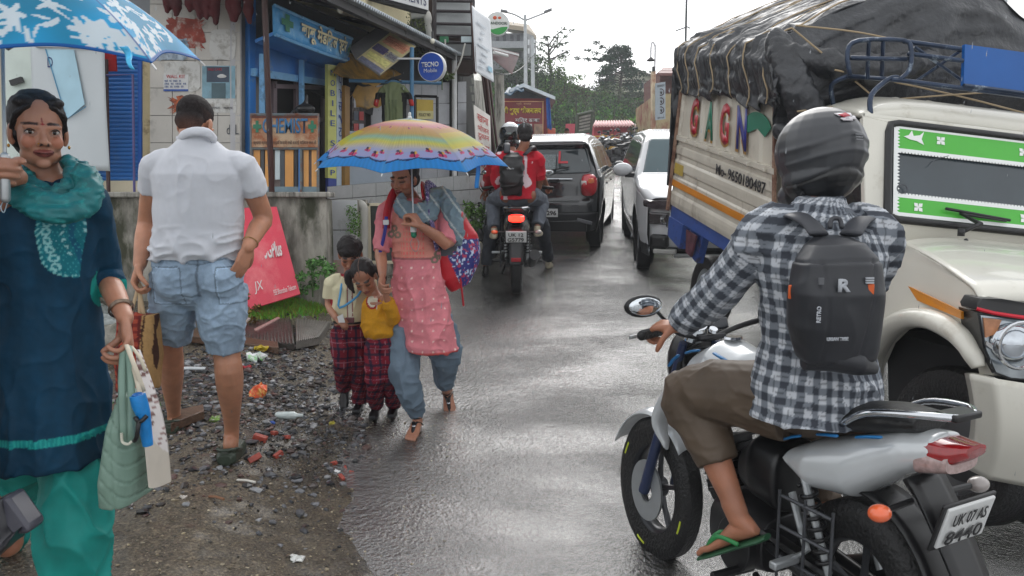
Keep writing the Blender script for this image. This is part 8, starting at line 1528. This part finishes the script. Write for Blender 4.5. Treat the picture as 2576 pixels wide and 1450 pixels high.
def sitter(label,head,skin,shc,jc,joints,shoes,helmet=False,hatt=None):
 t=thing('person',label,'person',joints['hip']-V((0,0,.1)));hd=Head(head,(.05,1,-.12),k=1.0);sb=MB();hd.build(sb);J=joints;hd.neck(sb,J['nb'],.055)
 X,F=V((1,0,0)),V((0,1,0));sb.loft(TL([(J['hip'],.15,.11),(lerp(J['hip'],J['nb'],.5),.14,.10),(lerp(J['hip'],J['nb'],.85),.17,.09)],X,F))
 for s in 'LR':
  sb.tube([J['nb']+V(((-.08 if s=='L' else.08),0,-.03)),J['s'+s],J['e'+s],J['w'+s]],[.05,.052,.04,.028],n=14,sub=3,dome=True);hand(sb,J['w'+s],J['g'+s]-J['w'+s],(0,.3,-1),1 if s=='L' else-1,curl=(40,60,45));sb.tube([J['h'+s],J['k'+s],J['a'+s]],[.09,.058,.036],n=14,sub=3,dome=True)
 body_fin(t,sb,.008,skin,hd)
 ks=MB();ks.loft(TL([(J['hip']+V((0,0,-.06)),.19,.15),(lerp(J['hip'],J['nb'],.4),.18,.14),(lerp(J['hip'],J['nb'],.8),.21,.14),(J['nb']+V((0,0,-.03)),.12,.09),(J['nb']+V((0,0,.02)),.06,.06)],X,F),n=32)
 for s in 'LR':ks.tube([J['nb']+V(((-.1 if s=='L' else.1),0,-.05)),J['s'+s]+V((-.02 if s=='L' else.0,-.03,0)),lerp(J['s'+s],J['e'+s],.6 if s=='R' else 1.0),lerp(J['e'+s],J['w'+s],.0 if s=='R' else.55)],[.07,.078,.07,.062],n=14,sub=3)
 def shcol(co):c=np.tile(np.array(shc,float),(len(co),1));h=vnoise(co*np.array([14,14,9]),4);c[h>.52]=(226,206,212);return c
 organic('shirt',ks,.009,mat('red_print_cloth',attr=True,rough=.75,var=.1),t,3,col=shcol,disp=lambda co,n:ridge(co,(9,9,6),101,.016,3))
 js=MB();js.ell(J['hip']+V((0,.05,-.04)),(.18,.15,.11))
 for s in 'LR':js.tube([J['h'+s],J['k'+s],lerp(J['k'+s],J['a'+s],.5),lerp(J['k'+s],J['a'+s],.95)],[.11,.082,.074,.07],n=16,sub=3)
 organic('jeans',js,.009,mat('jeans_%d'%jc[0],jc,rough=.8,var=.25,vs=8),t,3,disp=lambda co,n:ridge(co,(12,12,14),103,.012,3))
 for s in 'LR':shoe(t,J['a'+s]+V((0,0,-.06)),V((.25 if s=='R' else-.15,1,-.05)),1.05,shoes[0 if s=='L' else 1])
 if helmet:
  m=MB();hd.e(m,(0,-.01,.02),(.13,.145,.14));hd.e(m,(0,.0,-.08),(.115,.125,.07));ho=organic('helmet',m,.008,mat('helmet_white_black',attr=True,rough=.2,coat=1,var=.05),t,3,col=lambda co:np.where((hd.loc(co)[:,2]>.085)[:,None],np.array([214.,218,220]),np.array([26.,30,32])))
  m=MB();hd.e(m,(0,-.10,.0),(.05,.056,.03));m.build('helmet_graphic',mat('helmet_graphic',(120,140,136),rough=.3,var=.6,vs=60),ho)
 else:
  m=MB();hd.e(m,(0,-.020,.048),(.084,.098,.088));hd.e(m,(0,-.06,-.02),(.07,.05,.06));organic('hair',m,.008,hairm,t,2,disp=lambda co,n:ridge(co,(60,60,60),3,.010,2))
 return t
blkshoe=mat('black_boot',(20,20,22),rough=.35);beige=mat('beige_sneaker',(190,180,156),rough=.6,var=.35,vs=20)
yf1,yf2=gY(1220,694),gY(1386,676)
sitter('helmeted driver in red on the black motorcycle with both feet on the road',P(1283,343,8.75),(150,100,76),(160,22,36),(52,56,64),dict(hip=P(1300,505,8.6),nb=P(1290,392,8.7),hL=P(1278,512,8.6),hR=P(1322,512,8.6),kL=P(1240,560,8.75),kR=P(1362,560,8.75),aL=P(1222,672,yf1),aR=P(1380,655,yf2),sL=P(1250,405,8.7),eL=P(1226,455,8.8),wL=P(1222,482,8.95),gL=P(1222,492,9.02),sR=P(1334,405,8.7),eR=P(1362,440,8.8),wR=P(1374,466,8.95),gR=P(1378,474,9.02)),(blkshoe,beige),helmet=True)
sitter('pillion rider in a red shirt with a black backpack, bareheaded, behind the helmeted driver',P(1321,342,8.15),(150,100,76),(190,28,48),(92,98,108),dict(hip=P(1302,488,8.1),nb=P(1312,385,8.15),hL=P(1275,492,8.1),hR=P(1330,492,8.1),kL=P(1240,508,8.4),kR=P(1362,505,8.4),aL=P(1243,578,8.15),aR=P(1352,572,8.15),sL=P(1268,398,8.15),eL=P(1250,450,8.2),wL=P(1262,488,8.35),gL=P(1268,500,8.45),sR=P(1352,400,8.15),eR=P(1358,455,8.2),wR=P(1348,490,8.35),gR=P(1344,500,8.45)),(beige,beige))
bk2=thing('backpack','black daypack on the back of the pillion rider in red','backpack',P(1288,490,7.95))
q=MB();q.loft([(P(1288,492,7.97),V((.10,0,0)),V((0,.06,0))),(P(1287,460,7.94),V((.125,0,0)),V((0,.10,0))),(P(1288,420,7.94),V((.125,0,0)),V((0,.10,0))),(P(1291,396,7.98),V((.095,0,0)),V((0,.07,0))),(P(1293,382,8.02),V((.05,0,0)),V((0,.03,0)))],n=28,ex=2.7);organic('bag_body',q,.009,mat('daypack',(20,19,21),rough=.5,var=.25,vs=8),bk2,3,disp=lambda co,n:ridge(co,(7,7,18),105,.020,2))
for pts in(L3((1275,385,7.98),(1275,362,8.08),(1272,380,8.28)),L3((1320,390,7.98),(1340,370,8.08),(1345,385,8.28))):MB().tube(pts,.035,n=8,sub=3,flat=.35).build('shoulder_strap',mat('strap_nylon'),bk2,smooth=180)
text('lettering','W W',lg,bk2,P(1274,427,7.835),(1,0,0),(0,0,1),.018,width=.08)
pb_=thing('person','passer-by leaving the frame at the left edge, only a dark rubber boot showing','person',P(-60,1440,1.75))
a_=P(18,1365,1.9);kn=P(-150,1120,1.9);hp=P(-330,760,1.85)
sb=MB();h2=Head(hp+V((-.05,0,.78)),(-1,-.1,0));h2.build(sb);h2.neck(sb,hp+V((-.05,0,.52)));sb.loft(TL([(hp,.12,.15),(hp+V((-.03,0,.25)),.10,.14),(hp+V((-.05,0,.48)),.10,.17)],(1,0,0),(0,1,0)));sb.tube([hp,kn,a_],[.09,.06,.04],n=14,sub=3,dome=True);k2=hp+V((-.25,.05,-.42));a2=V((hp.x-.3,hp.y+.05,.32));sb.tube([hp,k2,a2],[.09,.06,.04],n=14,sub=3,dome=True)
for s in(-1,1):w_=hp+V((-.05+s*.18,s*.2,.0));sb.tube([hp+V((-.05,s*.15,.46)),hp+V((-.05,s*.22,.2)),w_],[.05,.042,.03],n=12,sub=3,dome=True);hand(sb,w_,(0,0,-1),(0,-s,0),1)
body_fin(pb_,sb,.008,(150,100,76),h2);m=MB();h2.e(m,(0,-.024,.046),(.083,.096,.086));h2.e(m,(0,-.06,-.02),(.07,.05,.06));organic('hair',m,.007,hairm,pb_,2);q=MB()
for s in(-1,1):q.tube([hp+V((-.05,s*.15,.46)),hp+V((-.05,s*.22,.2)),hp+V((-.05+s*.13,s*.205,.06))],[.07,.058,.048],n=14,sub=3)
q.loft(TL([(hp+V((0,0,-.1)),.15,.19),(hp+V((-.03,0,.25)),.14,.18),(hp+V((-.05,0,.50)),.10,.16)],(1,0,0),(0,1,0)));organic('jacket',q,.01,mat('dark_jacket',(52,54,60),rough=.6),pb_,3);q=MB();q.tube([hp,kn,lerp(kn,a_,.4)],[.12,.09,.075],n=14,sub=3,dome=True);q.tube([hp,k2,lerp(k2,a2,.6)],[.12,.09,.075],n=14,sub=3,dome=True);organic('trousers',q,.01,mat('dark_trousers',(46,48,54),rough=.7),pb_,3)
bt=MB();bt.tube([P(-30,1270,1.9),P(0,1320,1.9),P(14,1360,1.9)],[.062,.055,.05],n=18,sub=3);bt.loft([(P(45,1345,1.86),V((.02,0,.03)),V((0,.035,0))),(P(22,1368,1.88),V((.03,0,.04)),V((0,.042,0))),(P(-10,1395,1.9),V((.03,0,.045)),V((0,.045,0))),(P(-60,1440,1.9),V((.015,0,.03)),V((0,.04,0)))],n=20,ex=2.5);organic('boot',bt,.006,mat('rubber_boot',(40,40,46),rough=.3),pb_,2)
ut=MB();ut.prism(L3((0,1255,1.88),(18,1250,1.88),(72,1328,1.85),(70,1345,1.85),(30,1348,1.86),(-10,1300,1.88)),(0,.07,0));ut.build('boot_cuff',mat('rubber_boot_edge',(70,70,80),rough=.35),pb_,bevel=.012)
t=thing('red_board','red telecom advertising board leaning on the mossy retaining wall','sign',P(690,760,6.3))
ab=[P(560,800,6.0),P(756,740,6.45),P(696,520,6.72),P(556,525,6.6)]
rbm=mat('faded_red_board',(222,62,84),rough=.35,var=.22,vs=1.6,dirt=(236,138,140),ds=1.3,dth=.57,stretch=(1,1,.6))
plate('board',ab,.02,rbm,t,bevel=.003)
wi=mat('board_white_ink',(232,222,220),rough=.4,var=.05)
wr('lettering','airtel 5GPlus',wi,t,ab,.40,.885,.44,.60,.006,bold=.03);wr('lettering','FSE Bharathan Telecom',wi,t,ab,.66,.96,.06,.115,.005);wr('lettering','JX',wi,t,ab,.42,.53,.12,.24,.005)
MB().tube([on(ab,.24+.08*math.cos(a),.40+.10*math.sin(a),.006)for a in np.linspace(.6,5.6,20)],.018,n=6,flat=.3,up=V((0,1,0))).build('swirl_mark',wi,t)
def zg(x,y):return float(zground(np.array([x]),np.array([y]))[0])
def slab(name,label,cat,pts,h,th,m,bars=0,grp=None,lean=0):
 q=[V((x,y,zg(x,y)+h+lean*(i in(2,3))))for i,(x,y)in enumerate(pts)];mb=MB();mb.prism(q,(0,0,th))
 if bars:
  for k in range(bars):a=(k+.5)/bars;mb.tube([lerp(q[0],q[1],a)+V((0,0,th)),lerp(q[3],q[2],a)+V((0,0,th))],.009,n=5)
 o=mb.build(name,m,None,bevel=.004);return tag(o,label,cat,grp)
gm2=mat('wet_grille',(72,68,64),rough=.3,var=.4,vs=12,bump=.4,bs=40)
def at(u,v):y=gY(u,v);p=P(u,v,y);return(p.x,y)
slab('drain_grille','wet ribbed drain slab lying left of the boy, the bigger one','slab',[at(560,866),at(742,885),at(735,822),at(560,826)],.01,.045,gm2,20)
slab('drain_grille','ribbed drain slab nearest the boy legs with a pale worn edge','slab',[at(745,884),at(802,872),at(830,830),at(745,824)],.01,.06,mat('worn_concrete',(112,108,102),rough=.35,var=.3,vs=9,bump=.4),12)
slab('wooden_plank','dark wet plank lying along the front of the drain slabs','plank',[at(470,868),at(702,900),at(700,884),at(470,850)],.02,.05,M_['wood'])
slab('wooden_plank','brown plank under the left foot of the man in white polo','plank',[at(430,1095),at(515,1060),at(512,1042),at(440,1060)],.01,.05,M_['wood'])
slab('thin_strip','pinkish wooden strip lying across the drain slabs','strip',[at(640,858),at(700,826),at(706,829),at(648,863)],.08,.015,mat('pink_wood',(170,130,124),rough=.5))
slab('thin_strip','second pale strip lying on the slab edge nearer the red board','strip',[at(596,850),at(626,828),at(632,831),at(602,855)],.08,.015,mat('pale_wood',(190,176,168),rough=.5))
slab('old_plank','stack of greyish planks behind the tote bag near the teal woman','plank',[at(270,1120),at(380,1080),at(372,1035),at(262,1060)],.0,.09,M_['wood'])
rk=MB();rx,ry_=at(262,872);rk.ell(G(rx,ry_,.1),(.13,.14,.15));rk.ell(G(rx-.12,ry_+.2,.1),(.16,.16,.18));o=organic('rock',rk,.02,mat('pale_rock',(176,182,180),rough=.5,var=.4,vs=9,dirt=(80,86,80),ds=7,dth=.5),None,1,disp=lambda c,n:fbm(c*9,3)*.05);tag(o,'pale broken rock behind the teal woman arm','rock')
wb2=MB();p_=P(320,830,5.2);wb2.ell(V((p_.x,5.2,zg(p_.x,5.2)+.08)),(.3,.2,.14));o=organic('rubble_heap',wb2,.02,M_['concrete'],None,1,disp=lambda c,n:fbm(c*7,6)*.06);tag(o,'grey rubble heap at the foot of the retaining wall','rubble')
def litter(name,label,cat,u,v,size,c,rough=.4,h=.5,spiky=.4,c2=None,grp=None):
 x,y=at(u,v);r=np.random.default_rng(int(u*7+v));mb=MB();mb.ell((x,y,zg(x,y)+size*h*.6),(size,size*.7,size*h),nu=12,nv=8)
 me=mb.mesh(name);q=coords(me);q+=(vnoise(q*(3/size),5)*size*spiky)[:,None]*r.normal(0,1,3)*.6+np.stack([vnoise(q*(2/size),k)for k in(1,2,3)],-1)*size*spiky;me.vertices.foreach_set('co',q.ravel());me.materials.append(mat('litter_%s'%'_'.join(map(str,c)),c,rough=rough,var=.4,vs=2/size*.5,dirt=c2,ds=1.5/size if c2 else 2));o=bpy.data.objects.new(name,me);COL.objects.link(o);return tag(o,label,cat,grp)
litter('plastic_bag','crumpled white and green plastic bag by the drain slabs','bag',645,908,.075,(222,224,226),c2=(110,200,90))
litter('snack_wrapper','orange and yellow snack wrapper on the wet rubble','wrapper',650,1000,.055,(222,84,40),c2=(236,200,110),h=.8)
litter('snack_wrapper','yellow wrapper in the gutter beside the drain slabs','wrapper',655,884,.05,(196,170,30));litter('snack_wrapper','green and white wrapper by the brown plank','wrapper',540,1060,.032,(150,190,90),c2=(214,214,200))
litter('red_wrapper','dark red wrapper next to the crumpled white bag','wrapper',620,930,.035,(170,30,44));litter('yellow_lump','small dull yellow lump near the children feet','litter',836,1068,.022,(176,166,60))
litter('paper_scrap','crumpled white paper scrap in the near foreground gravel','paper',745,1412,.034,(226,226,222),h=.3);litter('paper_scrap','red and white scrap on the gravel edge near the foreground','paper',980,1336,.026,(216,80,74),c2=(226,200,190),h=.25)
litter('paper_scrap','small white scrap in the brick chips','paper',850,1190,.018,(226,226,226));litter('paper_scrap','white scrap below the brick chips left of centre','paper',462,1255,.014,(226,216,206));litter('paper_scrap','blue and white scrap in the rubble','paper',686,1066,.016,(40,84,170));litter('dark_leaf','dark leaf lying on the wet road near the foreground','leaf',1160,1372,.018,(40,42,40),h=.2)
x,y=at(725,1058);o=MB().tube([(x-.06,y,zg(x,y)+.03),(x+.04,y,zg(x,y)+.03),(x+.06,y,zg(x,y)+.03),(x+.085,y,zg(x,y)+.03)],[.024,.025,.012,.011],n=14,dome=True).build('plastic_bottle',mat('clear_bottle',(196,208,206),rough=.1,coat=1,var=.2,vs=30));tag(o,'empty clear plastic bottle lying in the rubble','bottle')
bc=mat('brick_chip',(166,74,60),rough=.5,var=.3,vs=30)
for k,(u,v,s)in enumerate(((655,1108,1.5),(690,1095,1),(720,1105,1),(640,1160,1.4),(870,1180,1),(890,1188,1.2),(905,1170,.8),(840,1170,.8),(700,1150,1.1),(860,1205,.9))):
 x,y=at(u,v);o=MB().box((x,y,zg(x,y)+.006*s),(.05*s,.026*s,.022*s),(.2*k,.3,k*1.3)).build('brick_chip',bc,None,bevel=.003);tag(o,('long red brick chip nearest below the clear bottle, leftmost of three','middle red brick chip of the three below the bottle','rightmost red brick chip of the three below the bottle','flat red brick chip right of the man heel','red brick chip just above the white scrap','red brick chip right of the white scrap','small red brick chip highest in the right group','small red brick chip left of the white scrap','red brick chip alone midway between man and children','red brick chip lowest in the right group')[k],'brick','red brick chips in the gravel')
for k,(u,v,L_,a,lb)in enumerate(((620,1220,.1,-.3,'thin white stick lying in the gravel'),(545,1262,.08,-.4,'small brown stick below the thin white one'),(480,935,.2,.02,'white flattened tube lying by the man left calf'))):
 x,y=at(u,v);z=zg(x,y)+.015;o=MB().tube([(x-L_/2,y-a*L_/2,z),(x,y,z+.004),(x+L_/2,y+a*L_/2,z)],.006 if k<2 else.012,n=6).build('stick',mat('stick_%d'%k,((220,216,206),(140,96,66),(216,222,224))[k],rough=.5));tag(o,lb,'stick')
def blades(name,label,cat,spots,h,n,col,seed,kind=None):
 rg=np.random.default_rng(seed);mb=MB();cl=[]
 for(u,v,Y,w)in spots:
  for _ in range(n):
   p=P(u,v,Y)+V((rg.normal(0,w),rg.normal(0,w*.7),0));p.z=zg(p.x,p.y);d=V((rg.normal(0,.45),rg.normal(0,.45),1)).normalized();k=h*float(rg.uniform(.5,1.2));s=V((.006,0,0));mb.add([p-s,p+s,p+d*k*.6+s*.6,p+d*k+V((0,0,-.1*k))],[(0,1,2,3)]);cl+=[[c*float(rg.uniform(.8,1.2))for c in col]]*4
 o=leafy(name,None,mb,cl);
 if kind:o['kind']=kind
 return tag(o,label,cat)
blades('grass_patch','bright green grass at the foot of the red board','grass',[(u,v+8,gY(u,v+8),.07)for u in range(640,836,18)for v in(790-(u-640)//6,775-(u-640)//6)],.065,200,(122,160,62),1,'stuff')
blades('grass_patch','low grass behind the teal woman bags','grass',[(282,1000,4.0,.1),(288,960,4.1,.1)],.10,220,(84,130,40),2,'stuff')
def plant(label,c,r,n,size,col,seed):
 rg=np.random.default_rng(seed);t=thing('leafy_plant',label,'plant',c-V((0,0,r)));mb=MB();cl=[]
 for _ in range(9):leafclump(mb,cl,c+V((rg.normal(0,r*.5),rg.normal(0,r*.3),rg.normal(0,r*.45))),(r*.4,r*.4,r*.35),n,size,rg,col)
 leafy('foliage',t,mb,cl);MB().tube([c-V((0,0,r*1.3)),c],.008,n=5).build('stem',mat('green_stem',(70,96,50)),t)
plant('bushy weed growing at the foot of the retaining wall right of the red board',P(785,690,6.6),.16,60,.022,(92,136,74),3);plant('leafy weed at the road edge left of the two riders',P(1195,548,9.0),.2,50,.03,(96,130,66),4);plant('small creeper beside the white post and round blue sign',P(1112,195,9.6),.12,40,.02,(80,96,56),5)
plant('reddish weed at the lower corner of the red board',P(612,775,5.9),.10,30,.022,(120,100,56),6)
rg=np.random.default_rng(4);mb=MB()
for _ in range(420):
 y=float(rg.uniform(1.6,9));x=float(rg.uniform(-.75,.75))*y;z=float(rg.uniform(.3,3.2));r=.0008*y**.5;L_=.014
 mb.add([(x-r,y,z),(x,y-r,z),(x+r,y,z),(x,y+r,z),(x+.001,y,z+L_),(x,y,z-L_*.4)],[(0,1,4),(1,2,4),(2,3,4),(3,0,4),(1,0,5),(2,1,5),(3,2,5),(0,3,5)])
o=mb.build('raindrops',mat('rain_water',(200,205,210),rough=.1,spec=.8,trans=.6,var=0));o['kind']='stuff';tag(o,'fine raindrops falling over the whole street','rain')
hz=MB().box((0,45,7),(150,130,34)).build('haze',None)
hz.data.materials.clear();hm_=bpy.data.materials.new('rain_haze');hm_.use_nodes=True;nh=hm_.node_tree;nh.nodes.clear();vo_=nh.nodes.new('ShaderNodeVolumePrincipled');oo=nh.nodes.new('ShaderNodeOutputMaterial')
vo_.inputs['Density'].default_value=.0026;vo_.inputs['Color'].default_value=(.9,.93,.96,1);nh.links.new(vo_.outputs[0],oo.inputs['Volume']);hz.data.materials.append(hm_);hz['kind']='stuff';tag(hz,'thin rain haze softening the far hillside','haze')
